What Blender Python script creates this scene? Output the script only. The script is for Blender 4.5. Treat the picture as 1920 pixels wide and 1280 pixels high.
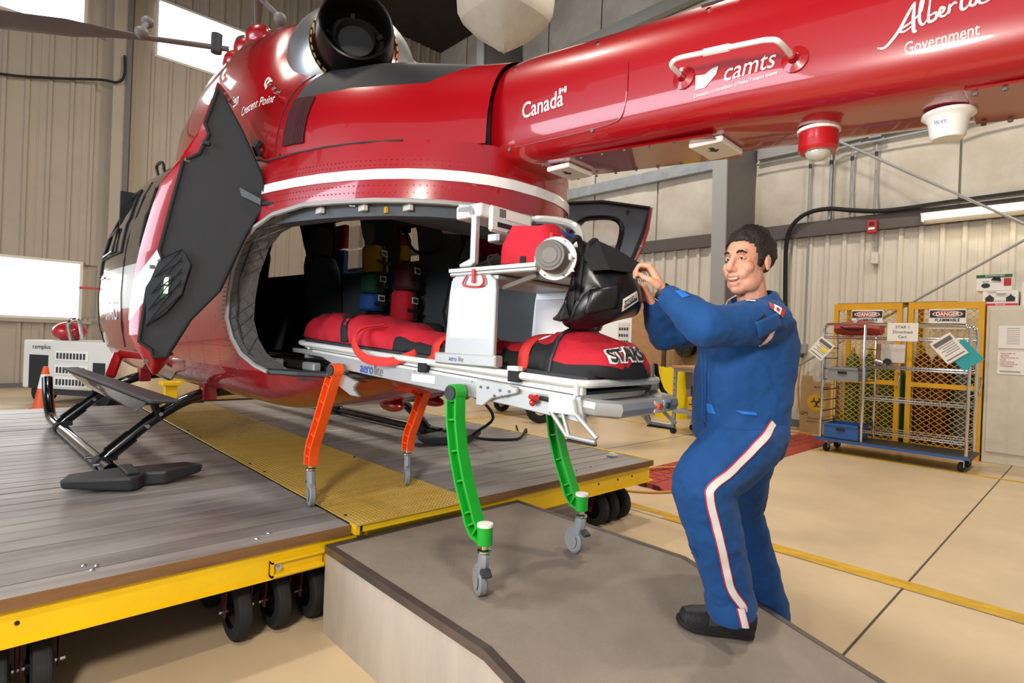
import bpy, bmesh, math, random
from mathutils import Vector, Matrix
from mathutils.bvhtree import BVHTree
random.seed(7)
for o in list(bpy.data.objects): bpy.data.objects.remove(o, do_unlink=True)
S = bpy.context.scene; COL = S.collection
PI = math.pi; R = math.radians; sin = math.sin; cos = math.cos

# ---------------------------------------------------------------- camera, world, lights
YAW, ROLL, PITCH = R(46.6), math.atan(.0385), R(.1)
fw = Vector((cos(YAW)*cos(PITCH), sin(YAW)*cos(PITCH), -sin(PITCH)))
r0 = Vector((sin(YAW), -cos(YAW), 0)); u0 = r0.cross(fw)
CR = cos(ROLL)*r0 + sin(ROLL)*u0; CU = -sin(ROLL)*r0 + cos(ROLL)*u0
cam = bpy.data.cameras.new('camera'); co = bpy.data.objects.new('camera', cam); COL.objects.link(co)
cam.sensor_width = 36; cam.lens = 36*1050/1920; cam.clip_start = .05; cam.clip_end = 200
m = Matrix((CR, CU, -fw)).transposed().to_4x4(); m.translation = (0, 0, 1.5); co.matrix_world = m
S.camera = co

W = bpy.data.worlds.new('world'); S.world = W; W.use_nodes = True
bg = W.node_tree.nodes['Background']; bg.inputs[0].default_value = (.80, .88, 1, 1); bg.inputs[1].default_value = .55

def light(name, kind, loc, target, energy, color, size=1, sy=None, spot=None):
    l = bpy.data.lights.new(name, kind); l.energy = energy; l.color = color
    if kind == 'AREA':
        l.shape = 'RECTANGLE'; l.size = size; l.size_y = sy or size
    elif kind == 'SPOT': l.spot_size = R(spot); l.spot_blend = .5; l.shadow_soft_size = size
    else: l.shadow_soft_size = size
    o = bpy.data.objects.new(name, l); COL.objects.link(o); o.location = loc
    o.rotation_euler = (Vector(target)-Vector(loc)).to_track_quat('-Z', 'Y').to_euler()
    return o
# photographer's strobe beside the camera, warm hall lamps under the roof, daylight from the open hangar door on the left
light('strobe', 'SPOT', (-.9, .5, 2.35), (3.4, 3.0, 1.1), 340, (1, .93, .84), .22, spot=125)
for lx, ly in ((-1, -2), (-1, 6), (6.5, -2), (6.5, 4), (6.5, 11)):
    light('hall_lamp', 'AREA', (lx, ly, 10.2), (lx, ly, 0), 390, (1, .91, .79), 1.2, .5)
light('open_door_daylight', 'AREA', (-9, 7, 3.2), (3, 6, 1.2), 850, (.78, .87, 1), 7, 5)
S.view_settings.view_transform = 'Standard'; S.view_settings.look = 'None'
S.view_settings.exposure = 0; S.view_settings.gamma = 1; S.view_settings.use_curve_mapping = False

# ---------------------------------------------------------------- materials
def lin(h):
    c = [int(h[i:i+2], 16)/255 for i in (0, 2, 4)]
    return tuple((x/12.92 if x <= .04045 else ((x+.055)/1.055)**2.4) for x in c) + (1,)
MATS = {}
def mat(name, col, rough=.5, metal=0, var=0, scale=6, bump=0, bscale=60, coat=0, emit=None, estr=0, trans=0, alpha=1, stretch=None, spec=.5, col2=None, sheen=0):
    m_ = bpy.data.materials.new(name); m_.use_nodes = True; nt = m_.node_tree; b = nt.nodes['Principled BSDF']
    b.inputs['Base Color'].default_value = lin(col); b.inputs['Roughness'].default_value = rough; b.inputs['Metallic'].default_value = metal
    b.inputs['Coat Weight'].default_value = coat; b.inputs['Coat Roughness'].default_value = .04
    b.inputs['Specular IOR Level'].default_value = spec
    if sheen: b.inputs['Sheen Weight'].default_value = sheen
    if trans: b.inputs['Transmission Weight'].default_value = trans
    if alpha < 1: b.inputs['Alpha'].default_value = alpha
    if emit: b.inputs['Emission Color'].default_value = lin(emit); b.inputs['Emission Strength'].default_value = estr
    if var or bump or col2:
        tc = nt.nodes.new('ShaderNodeTexCoord'); mp = nt.nodes.new('ShaderNodeMapping'); nt.links.new(tc.outputs['Object'], mp.inputs[0])
        if stretch: mp.inputs['Scale'].default_value = stretch
    if var or col2:
        n = nt.nodes.new('ShaderNodeTexNoise'); n.inputs['Scale'].default_value = scale; n.inputs['Detail'].default_value = 6; n.inputs['Roughness'].default_value = .65
        nt.links.new(mp.outputs[0], n.inputs['Vector'])
        rp = nt.nodes.new('ShaderNodeValToRGB'); c = lin(col); c2 = lin(col2) if col2 else tuple(x*(1-var) for x in c[:3])+(1,)
        rp.color_ramp.elements[0].color = c2; rp.color_ramp.elements[1].color = c if col2 else tuple(min(1, x*(1+var*.5)) for x in c[:3])+(1,)
        rp.color_ramp.elements[0].position = .35; rp.color_ramp.elements[1].position = .65
        nt.links.new(n.outputs[0], rp.inputs[0]); nt.links.new(rp.outputs[0], b.inputs['Base Color'])
    if bump:
        n2 = nt.nodes.new('ShaderNodeTexNoise'); n2.inputs['Scale'].default_value = bscale; n2.inputs['Detail'].default_value = 4
        nt.links.new(mp.outputs[0], n2.inputs['Vector'])
        bp = nt.nodes.new('ShaderNodeBump'); bp.inputs['Strength'].default_value = bump; bp.inputs['Distance'].default_value = .01
        nt.links.new(n2.outputs[0], bp.inputs['Height']); nt.links.new(bp.outputs[0], b.inputs['Normal'])
    MATS[name] = m_; return m_
mat('red', '9C0612', .32, coat=1, spec=.4); mat('red_belly', '900612', .3, coat=1)
mat('white_paint', 'F2F2F0', .3, coat=.6); mat('white_plastic', 'ECEBE4', .4); mat('decal', 'F6F4F0', .5)
mat('black_gloss', '0A0B0D', .18, coat=.6); mat('black_matte', '17181A', .6); mat('black_rubber', '1A1A1B', .75, var=.2, scale=20)
mat('door_lining', '232326', .75, bump=.25, bscale=300); mat('exhaust_paint', '242427', .7, var=.15); mat('exhaust_steel', '1E1B1A', .35, .8)
mat('lining_grey', '4F5962', .6, var=.1); mat('quilt', '6C6F70', .8, bump=1, bscale=22); mat('cabin_dark', '1B1E23', .7)
mat('glass_dark', '0B0D10', .05, coat=1); mat('perspex', 'C9CCC8', .08, alpha=.22); mat('steel', 'B9BBBC', .32, .9, var=.12, scale=8); mat('alu', 'B4B5B3', .42, .55, var=.06)
mat('alu_white', 'D6D7D3', .45, .15); mat('chrome', 'D8D8D8', .12, 1); mat('brass', 'B79A55', .35, .8)
mat('yellow_paint', 'E9BE06', .42, var=.06); mat('yellow_cab', 'DDA318', .45, var=.08); mat('yellow_bag', 'F2D400', .5); mat('yellow_line', 'C69A1E', .55, var=.3, scale=14, stretch=(1, .3, 1))
mat('orange', 'F0560C', .5); mat('green', '12A028', .45); mat('dark_green', '1D4A34', .6); mat('grey_plastic', '85898C', .5); mat('dark_plastic', '2C2E31', .5)
mat('bag_red', 'C2122A', .8, var=.18, scale=5, bump=.3, bscale=120); mat('strap_red', 'D03028', .75); mat('bag_black', '141417', .75, bump=.2, bscale=200)
mat('vinyl_black', '121214', .34, bump=.35, bscale=9); mat('bag_yellow', 'C79A12', .75, bump=.2); mat('bag_green', '0E4A38', .75); mat('bag_blue', '1F4F9E', .75); mat('bag_maroon', '4A141E', .7)
mat('blue_suit', '03447F', .85, var=.16, scale=4, bump=.35, bscale=26, sheen=.04); mat('blue_bright', '1D6FC8', .7); mat('skin', 'D89C80', .5, var=.08, scale=12); mat('lips', 'A85E54', .5); mat('teeth', 'D8D0C2', .4); mat('eye_white', 'E4DFD8', .3); mat('eye_dark', '1E1410', .2); mat('hair', '2A2019', .7, var=.4, scale=60, bump=.8, bscale=90)
mat('reflective', 'D9D3CC', .5); mat('piping', 'D22B48', .6); mat('leather', '1D1E20', .55, bump=.2); mat('shoe_grey', '3A3D40', .6)
mat('concrete', 'C6AF8D', .36, var=.10, scale=1.3, bump=.04, bscale=4, spec=.4)
mat('wood_edge', '7A5632', .7, var=.35, scale=5, stretch=(.4, 3, 3)); mat('joint', '4A3E34', .8)
mat('ramp_top', '8E8275', .85, var=.14, scale=3, bump=.5, bscale=400); mat('ramp_side', 'B5AA9D', .6, var=.16, scale=2.2, stretch=(1, 1.6, .35)); mat('ramp_trim', '6E645F', .35, .6, var=.2)
mat('panel_beige', 'AA9C89', .6, var=.05, scale=1); mat('panel_white', 'DAD3C4', .5, var=.05, scale=1.5); mat('insulation', 'D6CFC2', .6, col2='BDB2A0', scale=.9, bump=.2, bscale=3); mat('steel_grey', '6A6662', .55, var=.06); mat('steel_light', '9A9A98', .5); mat('rail_brown', '5C5450', .6, var=.06); mat('galv', 'A4A9AD', .4, .5, var=.15)
mat('roof_dark', '2A211B', .8, var=.3, scale=2); mat('duct', 'BDB5A5', .7, var=.08)
mat('window_sky', 'FFFFFF', .5, emit='FFFFFF', estr=3.2); mat('tube_light', 'FFF6DC', .5, emit='FFEFC8', estr=9)
mat('card', 'A8875C', .8, var=.08); mat('paper', 'E6E2DC', .7); mat('ink', '2B2B2D', .6); mat('ink_red', 'B4302C', .6); mat('ink_blue', '2E56A8', .6); mat('teal', '1F9AA0', .4); mat('cab_white', 'CFC6B4', .5, var=.05); mat('blue_bin', '2A5A9C', .5); mat('mat_red', 'A03A2C', .6, var=.12, scale=9); mat('cord_orange', 'C98A3C', .6); mat('wood_top', 'B58A62', .6, var=.15); mat('cylinder_green', '1F5A34', .4); mat('cylinder_maroon', '4A1A16', .4); mat('cylinder_blue', '2C5470', .4); mat('cylinder_grey', '8A8A84', .4); mat('gpu_white', 'DAD8D0', .45); mat('cream', 'CDB38C', .5); mat('fire_red', 'B3161C', .3, coat=.6); mat('cone_orange', 'E0551A', .5); mat('lens', 'C8C6BE', .15, .2); mat('seat_grey', '2C3036', .7); mat('nose_white', 'F4F4F2', .12, coat=1)

# plank wood: worn brown varnish streaked along the board, skylight's grey sheen coloured in
def plank_mat(name, c1, c2, rough):
    m_ = mat(name, c1, rough, spec=.6); nt = m_.node_tree; b = nt.nodes['Principled BSDF']
    tc = nt.nodes.new('ShaderNodeTexCoord'); mp = nt.nodes.new('ShaderNodeMapping'); mp.inputs['Scale'].default_value = (.6, 6, 1)
    oi = nt.nodes.new('ShaderNodeObjectInfo'); ad = nt.nodes.new('ShaderNodeVectorMath'); ad.operation = 'ADD'
    nt.links.new(tc.outputs['Object'], ad.inputs[0]); nt.links.new(oi.outputs['Location'], ad.inputs[1]); nt.links.new(ad.outputs[0], mp.inputs[0])
    n = nt.nodes.new('ShaderNodeTexNoise'); n.inputs['Scale'].default_value = 2.2; n.inputs['Detail'].default_value = 8; n.inputs['Roughness'].default_value = .7
    nt.links.new(mp.outputs[0], n.inputs['Vector'])
    n3 = nt.nodes.new('ShaderNodeTexNoise'); n3.inputs['Scale'].default_value = .9; n3.inputs['Detail'].default_value = 5; nt.links.new(ad.outputs[0], n3.inputs['Vector'])
    rp = nt.nodes.new('ShaderNodeValToRGB'); rp.color_ramp.elements[0].color = lin(c2); rp.color_ramp.elements[1].color = lin(c1); rp.color_ramp.elements[0].position = .33; rp.color_ramp.elements[1].position = .62
    mx = nt.nodes.new('ShaderNodeMix'); mx.data_type = 'FLOAT'; mx.inputs[0].default_value = .5
    nt.links.new(n.outputs[0], mx.inputs[2]); nt.links.new(n3.outputs[0], mx.inputs[3]); nt.links.new(mx.outputs[0], rp.inputs[0])
    hs = nt.nodes.new('ShaderNodeHueSaturation'); mr = nt.nodes.new('ShaderNodeMapRange'); mr.inputs[3].default_value = .78; mr.inputs[4].default_value = 1.15
    nt.links.new(oi.outputs['Random'], mr.inputs[0]); nt.links.new(mr.outputs[0], hs.inputs['Value']); nt.links.new(rp.outputs[0], hs.inputs['Color']); nt.links.new(hs.outputs[0], b.inputs['Base Color'])
    r2 = nt.nodes.new('ShaderNodeMapRange'); r2.inputs[3].default_value = rough-.12; r2.inputs[4].default_value = rough+.22; nt.links.new(n3.outputs[0], r2.inputs[0]); nt.links.new(r2.outputs[0], b.inputs['Roughness'])
plank_mat('plank', '9B9896', '665C54', .28)
plank_mat('diamond', 'D2B25A', 'B8922E', .24)
MATS['diamond'].node_tree.nodes['Principled BSDF'].inputs['Metallic'].default_value = .2

# ---------------------------------------------------------------- mesh helpers
class MB:
    def __init__(s): s.v = []; s.f = []; s.mi = []; s.cur = 0
    def add(s, vs, fs):
        o = len(s.v); s.v += [tuple(v) for v in vs]; s.f += [tuple(i+o for i in f) for f in fs]; s.mi += [s.cur]*len(fs); return s
    def box(s, x0, x1, y0, y1, z0, z1, M=None):
        vs = [Vector((x, y, z)) for x in (x0, x1) for y in (y0, y1) for z in (z0, z1)]
        if M: vs = [M @ v for v in vs]
        return s.add(vs, [(0, 1, 3, 2), (4, 6, 7, 5), (0, 4, 5, 1), (2, 3, 7, 6), (0, 2, 6, 4), (1, 5, 7, 3)])
    def cbox(s, c, sz, M=None):
        return s.box(c[0]-sz[0]/2, c[0]+sz[0]/2, c[1]-sz[1]/2, c[1]+sz[1]/2, c[2]-sz[2]/2, c[2]+sz[2]/2, M)
    def tube(s, pts, r, n=8, cap=True, flat=1):
        pts = [Vector(p) for p in pts]; rs = r if isinstance(r, (list, tuple)) else [r]*len(pts); rings = []; prev = None
        for i, p in enumerate(pts):
            a = pts[max(i-1, 0)]; b = pts[min(i+1, len(pts)-1)]; t = (b-a).normalized()
            ref = prev if prev is not None else (Vector((0, 0, 1)) if abs(t.z) < .9 else Vector((1, 0, 0)))
            x = (ref - t*ref.dot(t)); 
            if x.length < 1e-5: x = t.orthogonal()
            x.normalize(); y = t.cross(x); prev = x
            rings.append([p + (x*cos(2*PI*k/n)*flat + y*sin(2*PI*k/n))*rs[i] for k in range(n)])
        return s.loft(rings, cap=cap)
    def loft(s, rings, cap=True, closed=True):
        n = len(rings[0]); vs = [v for r_ in rings for v in r_]; fs = []
        for i in range(len(rings)-1):
            for k in range(n if closed else n-1):
                k2 = (k+1) % n; fs.append((i*n+k, i*n+k2, (i+1)*n+k2, (i+1)*n+k))
        if cap and closed: fs += [tuple(range(n))[::-1], tuple((len(rings)-1)*n+k for k in range(n))]
        return s.add(vs, fs)
    def lathe(s, prof, c, axis, n=20, cap=True):
        ax = Vector(axis).normalized(); x = ax.orthogonal().normalized(); y = ax.cross(x); c = Vector(c)
        return s.loft([[c + ax*h + (x*cos(2*PI*k/n)+y*sin(2*PI*k/n))*max(r_, 1e-4) for k in range(n)] for r_, h in prof], cap=cap)
    def cyl(s, c, axis, r, h, n=16): return s.lathe([(r, -h/2), (r, h/2)], c, axis, n)
    def ball(s, c, r, n=12, m=8):
        rr = r if isinstance(r, (tuple, list)) else (r, r, r); c = Vector(c)
        return s.loft([[c + Vector((rr[0]*max(sin(PI*i/m), 1e-3)*cos(2*PI*k/n), rr[1]*max(sin(PI*i/m), 1e-3)*sin(2*PI*k/n), -rr[2]*cos(PI*i/m))) for k in range(n)] for i in range(m+1)])
    def prism(s, poly, off):           # 3d polygon extruded by a vector
        n = len(poly); off = Vector(off); vs = [Vector(p) for p in poly] + [Vector(p)+off for p in poly]
        return s.add(vs, [tuple(range(n))[::-1], tuple(range(n, 2*n))] + [(k, (k+1) % n, n+(k+1) % n, n+k) for k in range(n)])
    def grid(s, rows): return s.loft(rows, cap=False, closed=False)
    def xf(s, M): s.v = [tuple(M @ Vector(v)) for v in s.v]; return s

def link(o): COL.objects.link(o); return o
def tag(o, label=None, cat=None, group=None, kind=None):
    for k, v in (('label', label), ('category', cat), ('group', group), ('kind', kind)):
        if v: o[k] = v
    return o
def obj(name, mb, mt, parent=None, smooth=False, bevel=0, world=True, loc=None, solid=0, sub=0, seg=1, angle=35):
    me = bpy.data.meshes.new(name); me.from_pydata(mb.v, [], mb.f); 
    for mm in (mt if isinstance(mt, (list, tuple)) else [mt]): me.materials.append(MATS[mm])
    for p, i in zip(me.polygons, mb.mi): p.material_index = i
    bm = bmesh.new(); bm.from_mesh(me); bmesh.ops.recalc_face_normals(bm, faces=bm.faces)
    if smooth:
        for f in bm.faces: f.smooth = True
        for e in bm.edges:
            if len(e.link_faces) == 2 and e.calc_face_angle() > R(angle): e.smooth = False
    bm.to_mesh(me); bm.free()
    o = link(bpy.data.objects.new(name, me))
    if parent is not None:
        o.parent = parent
        if world: o.matrix_parent_inverse = pm(parent).inverted()
    if loc is not None:                 # set origin at loc (mesh given in world coordinates)
        L = Vector(loc); me.transform(Matrix.Translation(-L)); o.location = L
    if solid:
        md = o.modifiers.new('solid', 'SOLIDIFY'); md.thickness = solid; md.offset = -1
    if bevel:
        md = o.modifiers.new('bevel', 'BEVEL'); md.width = bevel; md.segments = seg; md.limit_method = 'ANGLE'; md.angle_limit = R(40)
    if sub:
        md = o.modifiers.new('sub', 'SUBSURF'); md.levels = sub; md.render_levels = sub
    return o
def pm(o):
    M = Matrix.LocRotScale(o.location, o.rotation_euler, o.scale)
    return pm(o.parent) @ o.matrix_parent_inverse @ M if o.parent else M
def thing(name, label, cat, loc=(0, 0, 0), rz=0, group=None, kind=None, parent=None):
    o = link(bpy.data.objects.new(name, None)); o.location = loc; o.rotation_euler = (0, 0, rz); o.empty_display_size = .1
    if parent is not None: o.parent = parent; o.matrix_parent_inverse = pm(parent).inverted()
    return tag(o, label, cat, group, kind)
def copy_tree(o, parent=None, loc=None, rz=None, label=None, dz=None):
    c = o.copy(); link(c)
    if parent is not None: c.parent = parent
    if loc is not None: c.location = loc
    if rz is not None: c.rotation_euler = (0, 0, rz)
    if label: c['label'] = label
    for ch in [x for x in bpy.data.objects if x.parent == o]: copy_tree(ch, c)
    return c
def structure(name, mb, mt, **k): o = obj(name, mb, mt, **k); o['kind'] = 'structure'; return o
def text_mb(txt, h, M, align='CENTER', shear=0, thick=0, sx=1, bold=0, cut=0):
    cu = bpy.data.curves.new('lettering', 'FONT'); cu.body = txt; cu.size = h; cu.align_x = align; cu.align_y = 'CENTER'; cu.shear = shear; cu.extrude = thick; cu.offset = bold; cu.resolution_u = 3
    o = link(bpy.data.objects.new('lettering', cu)); dg = bpy.context.evaluated_depsgraph_get(); me = bpy.data.meshes.new_from_object(o.evaluated_get(dg))
    bm = bmesh.new(); bm.from_mesh(me)
    if cut:
        xs = [v.co.x for v in bm.verts]; ys = [v.co.y for v in bm.verts]
        if xs:
            for (lo, hi, ax) in ((min(xs), max(xs), 0), (min(ys), max(ys), 1)):
                k = math.ceil((hi-lo)/cut)
                for i in range(1, k):
                    c = [0, 0, 0]; c[ax] = lo+(hi-lo)*i/k; nn = [0, 0, 0]; nn[ax] = 1
                    bmesh.ops.bisect_plane(bm, geom=bm.verts[:]+bm.edges[:]+bm.faces[:], plane_co=c, plane_no=nn)
    mb = MB(); bm.verts.index_update(); mb.add([M @ Vector((v.co.x*sx, v.co.y, v.co.z)) for v in bm.verts], [[v.index for v in f.verts] for f in bm.faces]); bm.free()
    bpy.data.objects.remove(o, do_unlink=True); bpy.data.curves.remove(cu); bpy.data.meshes.remove(me); return mb
def basis(o, x, y):                     # 4x4 with x axis, y axis at origin o
    x = Vector(x).normalized(); y = Vector(y); y = (y-x*y.dot(x)).normalized(); z = x.cross(y)
    M = Matrix((x, y, z)).transposed().to_4x4(); M.translation = Vector(o); return M
def smoothpath(pts, k=6):
    P = [Vector(p) for p in pts]; P = [P[0]*2-P[1]] + P + [P[-1]*2-P[-2]]; out = []
    for i in range(1, len(P)-2):
        for j in range(k):
            t = j/k; a, b, c, d = P[i-1:i+3]
            out.append(.5*((2*b)+(c-a)*t+(2*a-5*b+4*c-d)*t*t+(3*b-a-3*c+d)*t**3))
    out.append(P[-2]); return out
def lerp(a, b, t): return a+(b-a)*t
def interp(tab, x):                     # table rows (x, a, b, ...) sorted
    if x <= tab[0][0]: return tab[0][1:]
    for r1, r2 in zip(tab, tab[1:]):
        if x <= r2[0]:
            t = (x-r1[0])/(r2[0]-r1[0]); return tuple(lerp(a, b, t) for a, b in zip(r1[1:], r2[1:]))
    return tab[-1][1:]
# ---------------------------------------------------------------- the hangar
XW, YB, ZC = 11.9, 17.0, 11.9
floor = structure('floor', MB().box(-14, XW+.3, -9, YB+.3, -.2, 0), 'concrete')
for i, (a, b, c, d) in enumerate([(4.36, 4.51, -6, 2.62), (4.42, 4.53, 2.62, 12), (9.27, 9.37, -6, 12)]):
    o = obj('painted_line', MB().box(a, b, c, d, 0, .0025), 'yellow_line', floor)
obj('painted_line', MB().box(4.6, 9.2, 8.1, 8.22, 0, .0025), 'yellow_line', floor)
for y in (-3.1, .85, 4.86, 8.9, 12.9): obj('floor_joint', MB().box(-14, XW, y-.006, y+.006, 0, .0018), 'joint', floor)
for x in (4.345, -1.2): obj('floor_joint', MB().box(x-.004, x+.004, -9, YB, 0, .0016), 'joint', floor)
structure('ceiling', MB().box(-14, XW+.3, -9, YB+.3, ZC, ZC+.2), 'roof_dark')

def ribbed(w, zlo, zhi, depth=.035, ribs=3):
    # profile across width: flat with trapezoid ribs; returns MB in local x (0..w) y (out) z
    pts = [(0, 0)]
    for k in range(ribs):
        c = (k+.5)*w/ribs; pts += [(c-.05, 0), (c-.03, -depth), (c+.03, -depth), (c+.05, 0)]
        mid = c+w/ribs/2
        if k < ribs-1: pts += [(mid-.02, 0), (mid-.012, -.008), (mid+.012, -.008), (mid+.02, 0)]
    pts.append((w, 0)); mb = MB()
    mb.grid([[(x, y, z) for x, y in pts] for z in (zlo, zhi)]); return mb
# back wall: tall ribbed hangar door leaves with windows; y = YB
wall_back = structure('wall_back', MB().box(-14, XW+.3, YB+.06, YB+.3, 0, ZC), 'panel_beige')
wins = [(-1.6, 1.66, 1.64, 2.93), (-1.6, 1.56, 8.45, 10.1), (3.08, 6.2, 8.5, 9.9)]
def wall_strip(x0, x1, z0, z1):
    mb = ribbed(x1-x0, z0, z1, ribs=2); mb.xf(Matrix.Translation((x0, YB, 0))); obj('wall_panel', mb, 'panel_beige', wall_back)
x = -14.0
while x < XW-.1:
    x1 = min(x+.8, XW); segs = [(0, ZC)]
    for (a, b, c, d) in wins:
        if x < b-.05 and x1 > a+.05: segs = [q for (s0, s1) in segs for q in ((s0, min(s1, c)), (max(s0, d), s1)) if q[1]-q[0] > .05] if any(s0 < d and s1 > c for s0, s1 in segs) else segs
    for s0, s1 in segs: wall_strip(x, x1, s0, s1)
    x = x1
for i, (a, b, c, d) in enumerate(wins):
    o = structure('window_%d' % (i+1), MB().box(a, b, YB+.02, YB+.04, c, d), 'window_sky')
    f = MB(); t = .06
    f.box(a-t, b+t, YB-.06, YB+.02, c-t, c); f.box(a-t, b+t, YB-.06, YB+.02, d, d+t); f.box(a-t, a, YB-.06, YB+.02, c, d); f.box(b, b+t, YB-.06, YB+.02, c, d)
    obj('window_frame', f, 'panel_white', o)
    if i == 0: obj('window_sill', MB().box(a-.1, b+.25, YB-.12, YB-.02, c-.14, c-.06), 'panel_beige', o)
structure('trim_1', MB().box(2.15, 2.48, YB-.28, YB-.04, 0, ZC), 'panel_beige')
structure('trim_2', MB().box(2.40, 2.50, YB-.32, YB-.28, 0, ZC), 'steel_grey')
structure('baseboard_back', MB().box(-14, XW, YB-.10, YB-.03, 0, .10), 'steel_grey')
tag(obj('power_cable', MB().tube(smoothpath([(-2, YB-.12, 6.75), (0, YB-.12, 6.92), (1.0, YB-.12, 7.15), (1.9, YB-.2, 7.40), (2.2, YB-.4, 7.38), (2.35, YB-.36, 7.6), (2.35, YB-.34, 8.1)]), .03, 6), 'black_rubber', smooth=True), 'thin black cable strung along the tall beige hangar door', 'cable')

# right wall: white ribbed liner below, rail, vinyl insulation bays and girts above; x = XW
wall_right = structure('wall_right', MB().box(XW+.06, XW+.3, -9, YB, 0, ZC), 'panel_white')
y = -9.0
while y < YB-.1:
    w = min(.9, YB-y); mb = ribbed(w, 0, 3.85, .05, 3); mb.xf(Matrix.Translation((XW, y+w, 0)) @ Matrix.Rotation(-PI/2, 4, 'Z'))
    obj('wall_panel', mb, 'panel_white', wall_right); y += .9
for k, (z0, z1) in enumerate(((4.05, 5.5), (5.75, 9.5), (9.8, ZC))):
    y = -8.0
    while y < YB-.2:
        mb = MB(); y1 = min(y+1.95, YB)          # slightly pillowed bay of insulation
        rows = []
        for i in range(5):
            t = i/4; rows.append([(XW-.09*sin(PI*t)**.5*sin(PI*j/6)**.5-.005, lerp(y+.02, y1-.02, j/6), lerp(z0, z1, t)) for j in range(7)])
        mb.grid(rows); obj('insulation_panel', mb, 'insulation', wall_right, smooth=True); y += 1.95
structure('trim_3', MB().box(XW-.16, XW+.05, -9, YB-.3, 3.77, 4.05), 'rail_brown')
structure('trim_4', MB().box(XW-.2, XW-.05, 5.45, YB-.3, 5.48, 5.74), 'galv'); structure('trim_5', MB().box(XW-.2, XW-.05, -9, 5.1, 5.48, 5.74), 'steel_light')
structure('trim_6', MB().box(XW-.25, XW-.05, -9, YB-.3, 9.5, 9.8), 'steel_light')
structure('baseboard_right', MB().box(XW-.09, XW-.03, -9, YB-.3, 0, .14), 'steel_grey')
def steel_column(y0, name):
    o = thing(name, None, None, (11.2, y0+.12, 0)); o['kind'] = 'structure'
    obj('web', MB().prism([(10.66, y0+.02, 0), (XW-.06, y0+.02, 0), (XW-.06, y0+.02, ZC), (10.2, y0+.02, ZC)], (0, .03, 0)), 'steel_grey', o)
    obj('flange', MB().prism([(10.6, y0-.02, 0), (10.6, y0+.27, 0), (10.14, y0+.27, ZC), (10.14, y0-.02, ZC)], (.05, 0, 0)), 'steel_light', o)
steel_column(5.15, 'trim_7'); steel_column(12.5, 'trim_8'); steel_column(-2.6, 'trim_9')
# roof frames
for i, (yy) in enumerate((5.15, 12.5)):
    mb = MB().box(-14, XW-.3, yy, yy+.2, ZC-.9, ZC-.02); structure('trim_%d' % (10+i), mb, 'roof_dark')
for i, xx in enumerate((-8, -4, 0, 4, 8)):
    structure('trim_%d' % (12+i), MB().box(xx, xx+.12, -9, YB, ZC-.3, ZC-.01), 'roof_dark')
structure('trim_17', MB().box(11.3, 11.5, 12.6, YB-.2, 6.9, 7.3), 'rail_brown')
# ---------------------------------------------------------------- rolling landing platform
ZD = .505; PX0, PX1, PY0, PY1 = -3.2, 4.29, 2.70, 8.36
plat = thing('landing_platform', 'timber-decked rolling helicopter platform with yellow steel frame', 'platform', (.5, 5.5, 0))
beam_pts = MB()
for nm, (a, b, c, d) in dict(f=(PX0, PX1-.02, PY0, PY0+.09), b=(PX0, PX1-.02, PY1-.09, PY1), r=(PX1-.09, PX1, PY0+.09, PY1-.09), l=(PX0, PX0+.09, PY0+.09, PY1-.09)).items():
    obj('frame_beam', MB().box(a, b, c, d, .325, .452), 'yellow_paint', plat, bevel=.004)
obj('beam_flange', MB().box(PX0, PX1, PY0-.02, PY0+.09, .322, .332), 'yellow_paint', plat); obj('beam_flange', MB().box(PX1-.1, PX1+.02, PY0, PY1, .322, .332), 'yellow_paint', plat)
obj('coupling_channel', MB().box(1.02, 1.28, PY0-.035, PY0, .40, .412).box(1.02, 1.28, PY0-.035, PY0, .335, .347).box(1.02, 1.28, PY0-.012, PY0, .347, .40).box(1.02, 1.03, PY0-.035, PY0, .335, .41), 'yellow_paint', plat)
bl = obj('bolt', MB().lathe([(.0, .0), (.017, .0), (.017, .006), (.009, .006), (.009, .022), (0, .022)], (1.06, PY0-.012, .374), (0, -1, 0), 12), 'chrome', plat)
for bx in (.12, 3.55, 3.8, 4.0): obj('bolt', MB().cyl((bx, PY0-.001, .40), (0, -1, 0), .008, .006, 10), 'black_matte', plat)
for s in range(8): obj('joist', MB().box(PX0+.2+s*1.02, PX0+.28+s*1.02, PY0+.1, PY1-.1, .345, .45), 'rail_brown', plat)
# planks
def plank_mesh(L, w):
    mb = MB(); mb.box(-L/2, L/2, -w/2, w/2, 0, .05); return mb
pw = .137; ys = PY0-.012; n = 0; LP = {}
def plank_row(x0, x1, y, w, name='plank'):
    key = (round(x1-x0, 2), w)
    if key not in LP:
        o = obj(name, plank_mesh(x1-x0, w), 'plank', plat, bevel=.003, world=False); LP[key] = o.data; first = o
    else:
        o = link(bpy.data.objects.new(name, LP[key])); o.parent = plat; md = o.modifiers.new('bevel', 'BEVEL'); md.width = .003; md.segments = 1
    o.location = ((x0+x1)/2-plat.location.x, y+w/2-plat.location.y, .455+random.uniform(-.0015, .0015)-plat.location.z)
k = 0
while ys < PY1-.05:
    w = .126; split = [-.9, -.1, -1.8][k % 3]
    plank_row(PX0, split-.003, ys, w); plank_row(split+.003, 1.425, ys, w); plank_row(2.225, PX1-.02, ys, w)
    ys += pw; k += 1
obj('deck_edge', MB().box(PX0, 1.43, PY0-.021, PY0-.0125, .456, .503), 'wood_edge', plat); obj('deck_edge', MB().box(2.22, PX1, PY0-.021, PY0-.0125, .456, .503), 'wood_edge', plat)
obj('yellow_edge', MB().box(PX1-.018, PX1+.006, PY0-.02, PY1, .455, .508), 'yellow_paint', plat)
obj('deck_bearer', MB().box(1.43, 2.22, PY0, PY1, .452, .488), 'rail_brown', plat)
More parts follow.
